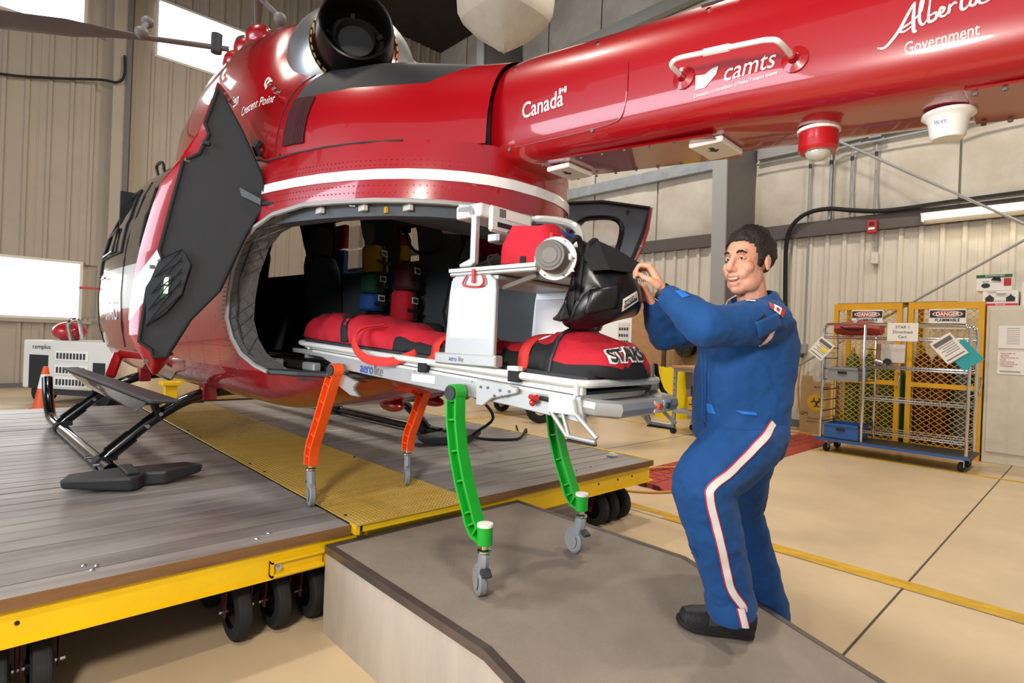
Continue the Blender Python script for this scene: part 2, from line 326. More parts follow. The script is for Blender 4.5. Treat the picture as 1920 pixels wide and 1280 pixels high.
# tread plate with raised lozenges
tp = obj('tread_plate', MB().box(1.43, 2.22, PY0-.075, 8.2, .508, .516), 'diamond', plat, bevel=.002)
mb = MB(); y = PY0-.055; r_ = 0
while y < 7.4:
    x = 1.45 + (.0125 if r_ % 2 else 0)
    while x < 2.2:
        a = (1 if r_ % 2 else -1)*.55; ca, sa = cos(a), sin(a); P = []
        for (u, v) in ((-.011, 0), (0, .0042), (.011, 0), (0, -.0042)): P.append((x+u*ca-v*sa, y+u*sa+v*ca, .516))
        mb.add(P+[(x, y, .5195)], [(0, 1, 4), (1, 2, 4), (2, 3, 4), (3, 0, 4)]); x += .025
    y += .0125 if y < 5.2 else .025; r_ += 1
o = obj('tread_pattern', mb, 'diamond', tp); o['kind'] = 'stuff'
obj('plate_lip', MB().box(1.475, 2.19, PY0-.062, PY0-.054, .470, .508), 'yellow_paint', plat); obj('plate_lip', MB().box(1.43, 1.452, PY0-.07, PY0, .462, .508), 'yellow_paint', plat); obj('plate_lip', MB().box(2.17, 2.2, PY0-.068, PY0, .462, .508), 'yellow_paint', plat)
for (bx, by) in ((1.455, 2.80), (1.455, 4.0), (1.455, 4.3), (1.455, 5.6), (1.455, 6.0), (2.19, 4.1)): obj('bolt', MB().lathe([(.009, 0), (.009, .006), (.004, .009)], (bx, by, .516), (0, 0, 1), 10), 'dark_plastic', plat)
for (bx, by) in ((.35, 2.79), (.37, 2.83), (.33, 2.86), (.98, 2.76), (1.05, 2.80), (3.4, 2.8), (3.6, 2.82)): obj('bolt', MB().lathe([(.010, 0), (.008, .004), (0, .006)], (bx, by, .506), (0, 0, 1), 10), 'chrome', plat)
obj('edge_marker_light', MB().lathe([(.05, 0), (.055, .012), (.03, .03), (0, .03)], (4.1, 2.98, .507), (0, 0, 1), 6), 'lens', plat)
# fixed wheels
def wheel(parent):
    w = thing('wheel', None, None, (0, 0, 0), parent=parent)
    T = MB().lathe([(.085, -.034), (.125, -.036), (.140, -.028), (.1445, -.016), (.1445, .016), (.140, .028), (.125, .036), (.085, .034)], (0, 0, .145), (1, 0, 0), 28, cap=False)
    for g in (-.018, -.006, .006, .018): T.lathe([(.1452, g-.003), (.1452, g+.003)], (0, 0, .145), (1, 0, 0), 28, cap=False)
    obj('tire', T, 'black_rubber', w, smooth=True, world=False)
    obj('hub', MB().lathe([(.03, -.045), (.03, -.03), (.088, -.02), (.088, .02), (.03, .03), (.03, .045)], (0, 0, .145), (1, 0, 0), 20), 'exhaust_steel', w, smooth=True, world=False)
    for s in (-1, 1):
        obj('fork', MB().prism([(s*.055, -.05, .325), (s*.055, .05, .325), (s*.055, .022, .12), (s*.055, -.022, .12)], (s*.006, 0, 0)), 'bag_maroon', w, world=False)
    obj('axle_bolt', MB().cyl((0, 0, .145), (1, 0, 0), .008, .16, 8), 'chrome', w, world=False)
    return w
w0 = wheel(plat); first = True
for x in (-.12, .07, .20, .935, 1.12, 1.30, 3.72, 3.86, 4.02):
    for y in ((2.87,) if x > 2 or x < .9 else (2.87, 3.3)):
        loc = Vector((x, y, 0)); 
        if first: w0.location = loc; first = False
        else:
            c = copy_tree(w0, plat); c.matrix_parent_inverse = w0.matrix_parent_inverse; c.location = loc
for x in (-.1, 1.0, 2.6, 3.9):
    c = copy_tree(w0, plat); c.matrix_parent_inverse = w0.matrix_parent_inverse; c.location = (x, 8.0, 0)

# ---------------------------------------------------------------- ramp block
ramp = thing('ramp', 'carpet-topped loading ramp with pale plywood side against the yellow platform', 'ramp', (1.95, 1.6, 0))
RX0, RX1, RY0, RY1, RZ = 1.28, 2.62, 1.43, 2.655, .432; RS = .26; RYE = RY0-(RZ-.01)/RS
def rz_at(y): return RZ if y >= RY0 else RZ-(RY0-y)*RS
side = lambda x: [(x, RY1, 0), (x, RY1, RZ), (x, RY0, RZ), (x, RYE, .01), (x, RYE, 0)]
obj('plywood_side', MB().prism(side(RX0), (.02, 0, 0)), 'ramp_side', ramp); obj('plywood_side', MB().prism(side(RX1-.02), (.02, 0, 0)), 'ramp_side', ramp)
obj('end_board', MB().box(RX0+.02, RX1-.02, RY1-.02, RY1, 0, RZ), 'ramp_side', ramp)
obj('carpet_top', MB().prism([(RX0+.03, RY1-.02, RZ-.015), (RX0+.03, RY1-.02, RZ+.004), (RX0+.03, RY0, RZ+.004), (RX0+.03, RYE, .014), (RX0+.03, RYE, 0)], (RX1-RX0-.06, 0, 0)), 'ramp_top', ramp)
for x in (RX0-.004, RX1-.03):
    obj('edge_trim', MB().prism([(x, RY1, RZ), (x, RY1, RZ+.007), (x, RY0, RZ+.007), (x, RYE, .017), (x, RYE, .01), (x, RY0, RZ)], (.034, 0, 0)), 'ramp_trim', ramp)
    xs = x-.001 if x < 2 else x+.034
    obj('edge_trim', MB().prism([(xs, RY1, RZ+.006), (xs, RY0, RZ+.006), (xs, RYE, .016), (xs, RYE, .0), (xs, RY0, RZ-.03), (xs, RY1, RZ-.03)], (.002, 0, 0)), 'ramp_trim', ramp)
obj('edge_trim', MB().box(RX0, RX1, RY1-.035, RY1+.004, RZ+.002, RZ+.008), 'ramp_trim', ramp)
# ---------------------------------------------------------------- helicopter
HA = R(2.6); HO = Vector((1.98, 4.6, 0)); HN = Vector((-sin(HA), cos(HA), 0)); HS = Vector((cos(HA), sin(HA), 0))
def H(xl, yl, z): return HO + HS*xl + HN*yl + Vector((0, 0, z))
heli = thing('helicopter', 'red medical rescue helicopter with open rear clamshell doors on the timber platform', 'helicopter', (HO.x, HO.y, ZD), HA)
PT = [(1.0, 0.5, -0.95, 3.45), (1.03, 0.64, -1.2, 3.75), (1.1, 0.79, -1.5, 4.15), (1.18, 0.87, -1.72, 4.45), (1.27, 0.92, -1.88, 4.65), (1.5, 0.96, -2.1, 5.0), (1.8, 0.97, -2.3, 5.13), (2.16, 0.955, -2.5, 4.95), (2.3, 0.94, -2.53, 4.8), (2.46, .915, -2.53, 4.55), (2.5, .895, -1.7, 4.55), (2.7, .85, -1.1, 3.88), (2.9, .77, -1.0, 3.43), (3.02, .62, -.98, 2.98), (3.08, .35, -.97, 2.38)]
Y0R, Y0F, PR, PF = -.9, 1.9, 2.3, 2.1
def pod(yl, z, side=-1, off=0):
    w, yr, yf = interp(PT, z)
    if yl < Y0R:
        t = min((Y0R-yl)/max(Y0R-yr, .05), 1); hw = w*(1-t**PR)**(1/PR)
    elif yl > Y0F:
        t = min((yl-Y0F)/(yf-Y0F), 1); hw = w*(1-t**PF)**(1/PF)
    else: hw = w
    return H(side*(hw+off), yl, z)
def yopen(z): return interp([(1.27, -1.32), (1.33, -1.14), (1.42, -1.03), (1.57, -.96), (1.8, -1.0), (2.0, -1.14), (2.08, -1.28), (2.13, -1.45), (2.16, -1.7)], z)[0]
FU = [.04, .15, .27, .38, .55, .72, .82, .9, .96, .99, 1.0]
def row(z, side, start=None, off=0):
    w, yr, yf = interp(PT, z); out = []
    if start is None:
        for k in range(13):
            th = PI/2*(1-k/12); hw = w*cos(th)**(2/PR) if k else 0; out.append(H(side*(hw+(off if k > 2 else 0)), Y0R-(Y0R-yr)*sin(th)**(2/PR), z))
    else:
        for k in range(6): out.append(pod(lerp(start, Y0R, k/5), z, side, off))
    for yl in (-.3, .0, .6, 1.2, Y0F): out.append(pod(yl, z, side, off))
    for u in FU: out.append(pod(Y0F+(yf-Y0F)*u, z, side, off))
    return out
NB = len(FU)
def band(mb, zs, side, opening, holes=(), off=0, zone=None):
    rows = [row(z, side, yopen(z) if opening else None, off) for z in zs]; n = len(rows[0]); o = len(mb.v); mb.v += [tuple(p) for r_ in rows for p in r_]
    st = n-NB-5
    for i in range(len(zs)-1):
        for k in range(n-1):
            zc = (zs[i]+zs[i+1])/2; kk = k-st   # kk: column index from yl=-0.3
            if any(k0 <= kk < k1 and z0 < zc < z1 for (k0, k1, z0, z1) in holes): continue
            if zone and not zone(kk, zc): continue
            mb.f.append((o+i*n+k, o+i*n+k+1, o+(i+1)*n+k+1, o+(i+1)*n+k)); mb.mi.append(0)
# columns after yl=-0.3: 0:-.3..0, 1:0...6, 2:.6..1.2, 3:1.2..1.6, 4..: front fractions
WIN = [(0, 1, 2.2, 2.52), (2, 3, 2.2, 2.72), (4, 8, 2.2, 2.82)]
NOSE = [(8, 15, 2.05, 2.9), (10, 15, 1.45, 1.72)]
zlow = [1.0, 1.03, 1.06, 1.10, 1.14, 1.18, 1.22, 1.27]; zmid = [1.27, 1.33, 1.42, 1.57, 1.72, 1.8, 2.0, 2.05, 2.08, 2.13, 2.16]; zup = [2.16, 2.2, 2.3, 2.38, 2.46, 2.52, 2.6, 2.72, 2.82, 2.9, 2.96, 3.02, 3.05, 3.08]
fus = MB()
for side in (-1, 1):
    band(fus, zlow, side, False); band(fus, zmid, side, True, NOSE); band(fus, zup, side, False, WIN+NOSE)
fus.add([p for p in row(1.0, -1)]+[p for p in row(1.0, 1)][::-1], [tuple(range(2*len(row(1.0, 1))))])
# paint scheme: white flash on the nose and doors over red, defined in the airframe's own coordinates
def paint_mat(name, base):
    m_ = mat(name, base, .26, coat=1); nt = m_.node_tree; b = nt.nodes['Principled BSDF']
    tc = nt.nodes.new('ShaderNodeTexCoord'); sp = nt.nodes.new('ShaderNodeSeparateXYZ'); nt.links.new(tc.outputs['Object'], sp.inputs[0])
    def mth(op, a, b_=None):
        n = nt.nodes.new('ShaderNodeMath'); n.operation = op
        for i, q in enumerate((a, b_)):
            if q is None: continue
            if isinstance(q, (int, float)): n.inputs[i].default_value = q
            else: nt.links.new(q, n.inputs[i])
        return n.outputs[0]
    return m_, nt, b, sp, mth
m_, nt, b, sp, mth = paint_mat('airframe', '9C0612')
lo = mth('GREATER_THAN', sp.outputs[2], 1.66); hi = mth('LESS_THAN', sp.outputs[2], 2.05); fr = mth('GREATER_THAN', sp.outputs[1], 5.0)
msk = mth('MULTIPLY', mth('MULTIPLY', lo, hi), fr)
dark = mth('MULTIPLY', mth('GREATER_THAN', sp.outputs[1], 4.9), mth('MULTIPLY', mth('GREATER_THAN', sp.outputs[2], 2.05), mth('LESS_THAN', sp.outputs[2], 2.92)))
mx = nt.nodes.new('ShaderNodeMix'); mx.data_type = 'RGBA'; mx.inputs[6].default_value = lin('9C0612'); mx.inputs[7].default_value = lin('F2F2F0'); nt.links.new(msk, mx.inputs[0])
mx2 = nt.nodes.new('ShaderNodeMix'); mx2.data_type = 'RGBA'; nt.links.new(mx.outputs[2], mx2.inputs[6]); mx2.inputs[7].default_value = lin('101114'); nt.links.new(dark, mx2.inputs[0]); nt.links.new(mx2.outputs[2], b.inputs['Base Color'])
fuselage = obj('fuselage', fus, 'airframe', heli, smooth=True, angle=45)
def rows_patch(cols, zs, side, off):   # glass patch following the shell between columns
    mb = MB(); mb.grid([row(z, side, None, off)[13+cols[0]:13+cols[1]+1] for z in zs]); return mb
for side in (-1, 1):
    for (k0, k1, z0, z1) in WIN:
        p = obj('cabin_window', rows_patch((k0, k1), [z for z in zup if z0 <= z <= z1], side, -.004), 'glass_dark' if side < 0 else 'perspex', heli, smooth=True)
        loop = []
        g = [row(z, side, None, .004)[13+k0:13+k1+1] for z in [z for z in zup if z0 <= z <= z1]]
        loop = g[0] + [r_[-1] for r_ in g[1:]] + g[-1][::-1][1:] + [r_[0] for r_ in g[::-1][1:]]
        obj('window_seal', MB().tube(loop+[loop[1]], .012, 6), 'black_matte', p)
    zz = [2.05, 2.08, 2.13, 2.16]+[z for z in zup if 2.16 < z <= 2.9]
    p = obj('windshield', rows_patch((8, 15), zz, side, -.004), 'glass_dark', heli, smooth=True)
    g = [row(z, side, None, .006)[13+8:13+16] for z in zz]
    obj('window_seal', MB().tube([r_[0] for r_ in g], .014, 6).tube([r_[3] for r_ in g], .012, 6).tube(g[0], .012, 6), 'black_matte', p)
    obj('chin_window', rows_patch((10, 15), [1.57, 1.64, 1.72], side, -.004), 'glass_dark', heli, smooth=True)
obj('windshield_post', MB().tube([row(z, -1)[-1]+HN*.004 for z in zz], .02, 6), 'black_gloss', heli)
# small sliding pane in the cockpit window, door seam, temperature probe, mirror arm
pw_ = [pod(yl, z, -1, .012) for (yl, z) in ((2.3, 2.24), (3.0, 2.24), (3.0, 2.44), (2.3, 2.48))]
obj('sliding_pane', MB().tube(pw_+[pw_[0], pw_[1]], .012, 6), 'black_gloss', heli)
for yl in (1.75, 3.28): obj('door_seam', MB().tube([pod(yl-(.25*max(0, z-2.2)), z, -1, .002) for z in (1.3, 1.5, 1.8, 2.1, 2.3, 2.5, 2.7, 2.85)], .006, 5), 'black_matte', heli)
obj('probe', MB().tube([pod(4.1, 1.95, -1, 0), pod(4.1, 1.95, -1, 0)+Vector((-.22, .12, 0))], .014, 6), 'fire_red', heli)
obj('door_handle', MB().tube([pod(2.5, 1.98, -1, .02), pod(2.75, 1.98, -1, .02)], .012, 6), 'fire_red', heli)
obj('tie_down_ring', MB().tube(smoothpath([pod(1.9, 2.98, -1, .0), pod(1.9, 2.98, -1, .0)+Vector((-.02, 0, .1)), pod(1.7, 2.98, -1, 0)+Vector((-.02, 0, .1)), pod(1.7, 2.98, -1, 0)], 4), .014, 6), 'black_matte', heli)

# engine cowling
CT = [(-2.48, .33, 2.46, 2.95, 2.6), (-2.3, .44, 2.46, 2.98, 2.5), (-2.1, .58, 2.46, 3.03, 2.4), (-1.8, .76, 2.46, 3.11, 2.35), (-1.5, .85, 2.46, 3.18, 2.35), (-1.3, .885, 2.46, 3.21, 2.4), (-1.15, .89, 2.48, 3.30, 2.6), (-.95, .885, 2.56, 3.62, 2.8), (-.3, .86, 2.74, 3.84, 2.6), (.4, .83, 2.82, 3.86, 2.4), (1.0, .76, 2.86, 3.76, 2.3), (1.6, .62, 2.9, 3.5, 2.2), (2.1, .4, 2.98, 3.24, 2.1), (2.3, .15, 3.0, 3.08, 2)]
def cowl(yl, a, off=0):   # a: 0 port base .. PI starboard base
    w, zb, zt, p = interp(CT, yl); c, s_ = cos(a), sin(a)
    return H(-(w+off)*math.copysign(abs(c)**(2/p), c), yl, zb+(zt-zb+off)*abs(s_)**(2/p))
def cgrid(ys_, a0, a1, n, off=0): 
    mb = MB(); mb.grid([[cowl(y_, lerp(a0, a1, k/n), off) for k in range(n+1)] for y_ in ys_]); return mb
cy = [r_[0] for r_ in CT]; cys = sorted(set(cy+[(a+b)/2 for a, b in zip(cy, cy[1:])]))
m_, nt, b, sp, mth = paint_mat('cowl_paint', '9C0612')
blk = mth('MULTIPLY', mth('LESS_THAN', sp.outputs[1], 3.16), mth('GREATER_THAN', mth('SUBTRACT', sp.outputs[2], mth('MULTIPLY', mth('MAXIMUM', mth('SUBTRACT', 2.42, sp.outputs[1]), 0), .9)), 2.80))
mx = nt.nodes.new('ShaderNodeMix'); mx.data_type = 'RGBA'; mx.inputs[6].default_value = lin('9C0612'); mx.inputs[7].default_value = lin('1D1D20'); nt.links.new(blk, mx.inputs[0]); nt.links.new(mx.outputs[2], b.inputs['Base Color'])
cr = nt.nodes.new('ShaderNodeMath'); cr.operation = 'MULTIPLY_ADD'; nt.links.new(blk, cr.inputs[0]); cr.inputs[1].default_value = .45; cr.inputs[2].default_value = .26; nt.links.new(cr.outputs[0], b.inputs['Roughness'])
ct = nt.nodes.new('ShaderNodeMath'); ct.operation = 'SUBTRACT'; ct.inputs[0].default_value = 1; nt.links.new(blk, ct.inputs[1]); nt.links.new(ct.outputs[0], b.inputs['Coat Weight'])
cowling = obj('engine_cowling', cgrid(cys, 0, PI, 28), 'cowl_paint', heli, smooth=True, angle=50)
# exhaust shroud of bare metal with a slotted ring, and the exhaust nozzle
EC = Vector((1.52, 3.02, 3.22)); ED = Vector((-.42, -.88, .06)).normalized()
obj('exhaust_shroud', MB().lathe([(.258, -.10), (.285, -.13), (.33, -.20), (.385, -.31), (.42, -.42), (.40, -.50)], EC, ED, 36, cap=False), 'steel', heli, smooth=True)
ex = obj('exhaust_nozzle', MB().lathe([(.225, -.34), (.225, -.1), (.215, .06), (.20, .12), (.19, .125), (.18, .11), (.172, -.1), (.17, -.2)], EC, ED, 36, cap=False), 'exhaust_steel', heli, smooth=True)
obj('exhaust_core', MB().lathe([(.176, -.10), (.12, -.08), (.112, -.01), (.105, -.07), (.0, -.07)], EC, ED, 28), 'black_matte', ex, smooth=True)
for k in range(5):
    a = 2*PI*k/5+.3; x_ = ED.orthogonal().normalized(); y_ = ED.cross(x_); d_ = x_*cos(a)+y_*sin(a)
    obj('guide_vane', MB().tube([EC-ED*.1+d_*.105, EC-ED*.06+d_*.172], .014, 6), 'black_matte', ex)
x_ = Vector((0, 0, 1)); x_ = (x_-ED*x_.dot(ED)).normalized(); y_ = ED.cross(x_)
slots = MB()
for k in range(34):
    a = 2*PI*k/34; d0 = x_*cos(a)+y_*sin(a); tt = -x_*sin(a)+y_*cos(a)
    p0 = EC-ED*.12; Mb = basis(p0+d0*.247, tt, ED); slots.box(-.014, .014, -.05, .04, -.004, .004, Mb)
obj('slotted_ring', slots, 'brass', ex)
for (yl, a) in ((-1.26, 26), (-1.2, 27), (-1.14, 27)): obj('latch', MB().cbox((0, 0, 0), (.05, .02, .012), basis(cowl(yl, R(a), .03), HN, cowl(yl, R(a+3))-cowl(yl, R(a)))), 'chrome', heli, bevel=.004)
# cooling grille on the port cowling
gl = obj('grille_frame', MB().grid([[cowl(yl, R(a), .004) for a in (3, 8, 13, 18, 24)] for yl in (-1.58, -1.53, -1.47, -1.41)]), 'black_matte', heli)
for k in range(14):
    yl = -1.575+k*.0123; obj('grille_fin', MB().tube([cowl(yl, R(a), .007) for a in (3, 8, 13, 18, 24)], .0035, 5), 'bag_maroon', gl)
obj('vent_scoop', MB().tube([cowl(-1.17, R(1), .01), cowl(-1.17, R(2.5), .03), cowl(-1.17, R(4.5), .01)], .022, 6), 'black_matte', heli)
obj('cowling_seam', MB().tube([cowl(-1.345, R(a), .001) for a in range(0, 92, 6)], .004, 5), 'black_matte', heli)
obj('cowling_seam', MB().tube([pod(yl, 2.455, -1, .002) for yl in (-2.2, -2.0, -1.8, -1.6, -1.4, -1.3)]+[pod(-1.0, 2.53, -1, .003), pod(-.5, 2.66, -1, .03)], .005, 5), 'black_matte', heli)
for yl in (-1.4, -1.65, -1.9, -2.15): obj('latch', MB().cyl(pod(yl, 2.475, -1, .006), HS, .010, .01, 8), 'chrome', heli)
# rotor mast, hub, blades
HUB = H(0, 1.3, 4.27)
hub = obj('rotor_hub', MB().lathe([(.16, -.5), (.14, -.2), (.2, -.1), (.22, 0), (.2, .08), (.05, .12)], HUB, (0, 0, 1), 20), 'dark_plastic', heli, smooth=True)
def blade(d, droop, cone, L, nm):
    d = Vector(d).normalized(); n_ = Vector((0, 0, 1)).cross(d); secs = []
    for (t, ch, th) in ((.25, .05, .05), (.55, .06, .045), (.95, .075, .035), (1.2, .14, .03), (1.5, .27, .03), (2.2, .28, .028), (L, .28, .024)):
        c = HUB+d*t+Vector((0, 0, -droop*(t/L)**2-cone*t))
        secs.append([c+n_*ch*cos(a)*.5+Vector((0, 0, th*sin(a)*.5+.06*cos(a)*ch)) for a in [2*PI*k/12 for k in range(12)]])
    b_ = obj(nm, MB().loft(secs), 'steel_grey', heli, smooth=True)
    c = HUB+d*.95
    obj('pendulum_arm', MB().tube([c-n_*.16+Vector((0, 0, .1)), c, c+n_*.16+Vector((0, 0, -.12))], .022, 6), 'steel_grey', b_)
    obj('pendulum_weight', MB().ball(c-n_*.17+Vector((0, 0, .12)), .055), 'steel_grey', b_, smooth=True); obj('pendulum_weight', MB().ball(c+n_*.17+Vector((0, 0, -.14)), .055), 'steel_grey', b_, smooth=True)
    obj('blade_bolt', MB().cyl(HUB+d*.36, (0, 0, 1), .05, .18, 10), 'dark_plastic', b_)
for d, dr, cn__ in (((-1, .30, 0), .30, .10), ((.33, 1, 0), .35, .05), ((1, -.30, 0), .0, .0), ((-.33, -1, .06), .1, .0)): blade(d, dr, cn__, 5.4, 'rotor_blade')
for k in range(3): obj('cowling_bump', MB().ball(cowl(-.1+k*.28, R(58)), (.1, .14, .1)), 'red', heli, smooth=True)

# tail boom
BT = sorted([(-2.42, .255, 2.385, 2.955), (-2.6, .265, 2.375, 2.95), (-3.0, .265, 2.355, 2.905), (-3.6, .262, 2.32, 2.85), (-4.2, .255, 2.27, 2.80), (-4.8, .245, 2.235, 2.76), (-6.0, .21, 2.2, 2.66), (-7.6, .16, 2.2, 2.55)])
def boom(yl, a, off=0):
    w, zb, zt = interp(BT, yl); c, s_ = cos(a), sin(a); p = 4.5 if s_ < 0 else 2.2
    return H((w+off)*math.copysign(abs(c)**(2/p), c), yl, (zb+zt)/2+((zt-zb)/2+off)*math.copysign(abs(s_)**(2/p), s_))
NA = 40
tb = MB().loft([[boom(yl, 2*PI*k/NA) for k in range(NA)] for yl in [-2.42-.2*i for i in range(26)]+[-7.6]])
tail = obj('tail_boom', tb, 'red', heli, smooth=True, angle=60)
obj('joint_ring', MB().loft([[boom(-2.42, 2*PI*k/NA, o_)+HN*dy for k in range(NA)] for o_, dy in ((.0, .1), (.015, .06), (.02, 0), (.004, -.012))], cap=False), 'black_matte', heli, smooth=True)
fin = MB().prism([H(0, -6.2, 2.5), H(0, -7.0, 2.5), H(0, -7.9, 4.0), H(0, -7.4, 4.0)], HS*.08); obj('tail_fin', fin, 'red', heli, bevel=.02)
obj('tail_rotor_hub', MB().cyl(H(-.12, -7.6, 3.6), HS, .06, .2, 12), 'steel', heli); obj('tail_rotor_blade', MB().cbox((0, 0, 0), (.02, .16, 1.8), Matrix.Translation(H(-.2, -7.6, 3.6))), 'black_matte', heli, bevel=.008)
obj('horizontal_stabilizer', MB().box(-1.4, 1.4, -.2, .2, -.03, .03, Matrix.Translation(H(0, -6.4, 2.45)) @ Matrix.Rotation(HA, 4, 'Z')), 'red', heli, bevel=.02)
obj('spine_seam', MB().tube([boom(-3.5-.15*i, R(128), .002) for i in range(12)], .007, 5), 'black_matte', tail)
obj('panel_outline', MB().tube(smoothpath([boom(-2.6, R(215), .001), boom(-3.1, R(212), .001), boom(-3.22, R(200), .001), boom(-3.24, R(180), .001), boom(-3.22, R(150), .001)], 4), .004, 5), 'red_belly', tail)
for yl in (-2.55, -3.05, -3.55, -4.0): obj('latch', MB().cyl(boom(yl, R(143), .002), boom(yl, R(143), .1)-boom(yl, R(143)), .010, .006, 8), 'chrome', tail)
for (yl, a) in ((-2.56, 216), (-3.06, 214)): obj('fastener', MB().cyl(boom(yl, R(a), .002), HS, .009, .008, 8), 'steel_grey', tail)
# underside fittings
def under(yl, xl=0, dz=0): w, zb, zt = interp(BT, yl); return H(xl, yl, zb+dz)
for yl, ln in ((-3.1, .9), (-4.55, .5)):
    pl = obj('belly_panel', MB().box(-.16, .16, -ln/2, ln/2, -.008, .002, Matrix.Translation(under(yl)) @ Matrix.Rotation(HA, 4, 'Z') @ Matrix.Rotation(.08, 4, 'X')), 'red_belly', tail, bevel=.006)
    for i in range(8):
        for xl in (-.14, .14): obj('screw', MB().cyl(under(yl-ln*.45+ln*.9*i/7, xl, -.012), (0, 0, 1), .007, .006, 8), 'steel_grey', pl)
for yl in (-2.75, -3.5): obj('antenna_plate', MB().box(-.1, .1, -.07, .07, -.028, -.004, Matrix.Translation(under(yl)) @ Matrix.Rotation(HA, 4, 'Z')), 'white_plastic', tail, bevel=.006)
bc = obj('anti_collision_light', MB().lathe([(.07, 0), (.07, -.012)], under(-3.88), (0, 0, 1), 20), 'white_plastic', tail)
obj('lamp_housing', MB().lathe([(.064, -.012), (.066, -.07), (.058, -.082), (.045, -.082)], under(-3.88), (0, 0, 1), 20), 'fire_red', bc, smooth=True); obj('lamp_lens', MB().ball(under(-3.88, 0, -.082), (.043, .043, .03)), 'lens', bc, smooth=True)
an = obj('tracking_antenna', MB().lathe([(.068, -.0), (.07, -.011), (.06, -.018), (.053, -.027), (.046, -.075), (.04, -.082), (0, -.084)], under(-4.25, 0, -.005), (0, 0, 1), 24), 'white_plastic', tail, smooth=True)
wb = boom(-3.66, R(122)); obj('whip_antenna', MB().tube([wb, wb+Vector((0, .12, .30))], .009, 8), 'white_plastic', tail); obj('whip_base', MB().cbox((0, 0, .01), (.05, .07, .05), Matrix.Translation(wb)), 'red', tail, bevel=.01)
# ---- decals laid on the painted skin
def bvh_of(mb_list):
    V = []; F_ = []
    for mb in mb_list:
        o = len(V); V += [Vector(v) for v in mb.v]; F_ += [[i+o for i in f] for f in mb.f]
    return BVHTree.FromPolygons(V, F_)
BV_BOOM = bvh_of([tb]); BV_COWL = bvh_of([cgrid(cys, 0, PI, 28)]); BV_POD = bvh_of([fus])
def drape(mb, bvh, d, off=.003):
    d = Vector(d).normalized(); out = []
    for v in mb.v:
        v = Vector(v); h = bvh.ray_cast(v-d*1.2, d); h0 = h[0] if h[0] is not None else bvh.find_nearest(v)[0]; out.append(tuple(h0-d*off))
    mb.v = out; return mb
def bpt(y, z, off=0):
    h = BV_BOOM.ray_cast(Vector((1.88, y, z))-HS*1.2, HS); return h[0]-HS*off
HR = [bpt(1.106, 2.503), Vector((1.80, 1.098, 2.503)), Vector((1.765, 1.092, 2.507)), Vector((1.76, 1.078, 2.517)), Vector((1.76, 1.05, 2.518)), Vector((1.76, .965, 2.505)), Vector((1.76, .80, 2.48)), Vector((1.76, .749, 2.47)), Vector((1.775, .72, 2.458)), bpt(.717, 2.449)]
hr = obj('rail_antenna', MB().tube(smoothpath(HR, 5), .0085, 8), 'white_plastic', tail, smooth=True); obj('rail_sleeve', MB().tube([Vector((1.76, .965, 2.505)), Vector((1.76, .875, 2.4915))], .0125, 8), 'white_plastic', hr, smooth=True)
for p in (HR[0], HR[-1]): obj('rail_foot', MB().lathe([(.042, -.005), (.042, .006), (.018, .014), (.013, .04)], p, -HS, 16), 'red', hr, smooth=True)
XB = -HN; UP = Vector((0, 0, 1))
def boom_text(txt, c, h, **k):
    return drape(text_mb(txt, h, basis(c, k.pop('xd', XB), UP), cut=.02, **k), BV_BOOM, HS)
def flat_on(polys, bvh, d, off=.003):
    mb = MB()
    for P in polys: mb.add(P, [tuple(range(len(P)))])
    return drape(mb, bvh, d, off)
obj('lettering', boom_text('Canada', (1.7, 1.80, 2.585), .105, sx=.80, bold=.001), 'decal', tail)['label'] = 'white Canada wordmark'
bx = MB()
for (u0, u1) in ((.0, .012), (.031, .043)):
    P = [Vector((1.7, 1.70, 2.607))+XB*u+UP*v for u, v in ((u0, 0), (u1, 0), (u1, .026), (u0, .026))]; bx.add(P, [(0, 1, 2, 3)])
P = [Vector((1.7, 1.70, 2.607))+XB*u+UP*v for u, v in ((.0215, .0), (.0225, .009), (.03, .013), (.025, .018), (.0215, .026), (.018, .018), (.013, .013), (.0205, .009))]; bx.add(P, [tuple(range(8))])
obj('flag_mark', drape(bx, BV_BOOM, HS), 'decal', tail)
SL = .10
def xs(t): return (XB+UP*t).normalized()
obj('lettering', boom_text('camts', (1.8, .865, 2.472), .088, shear=.25, sx=.86), 'decal', tail)['label'] = 'white camts lettering'
obj('lettering', boom_text('Commission on Accreditation of Medical Transport Systems', (1.8, .915, 2.425), .0158, shear=.25, sx=.76), 'decal', tail)
mk = MB(); O = Vector((1.8, 1.055, 2.445))
for q in (0, 1, 2):
    pts = [(0+q*.012, .0+q*.0), (.012+q*.012, .0), (.05+q*.014, .035), (.085, .062), (.07, .062), (.035+q*.008, .046-q*.006), (.0, .052-q*.016)]
    mk.add([O+XB*u+UP*v for u, v in pts], [tuple(range(7))])
obj('wing_mark', drape(mk, BV_BOOM, HS, .003), 'decal', tail)
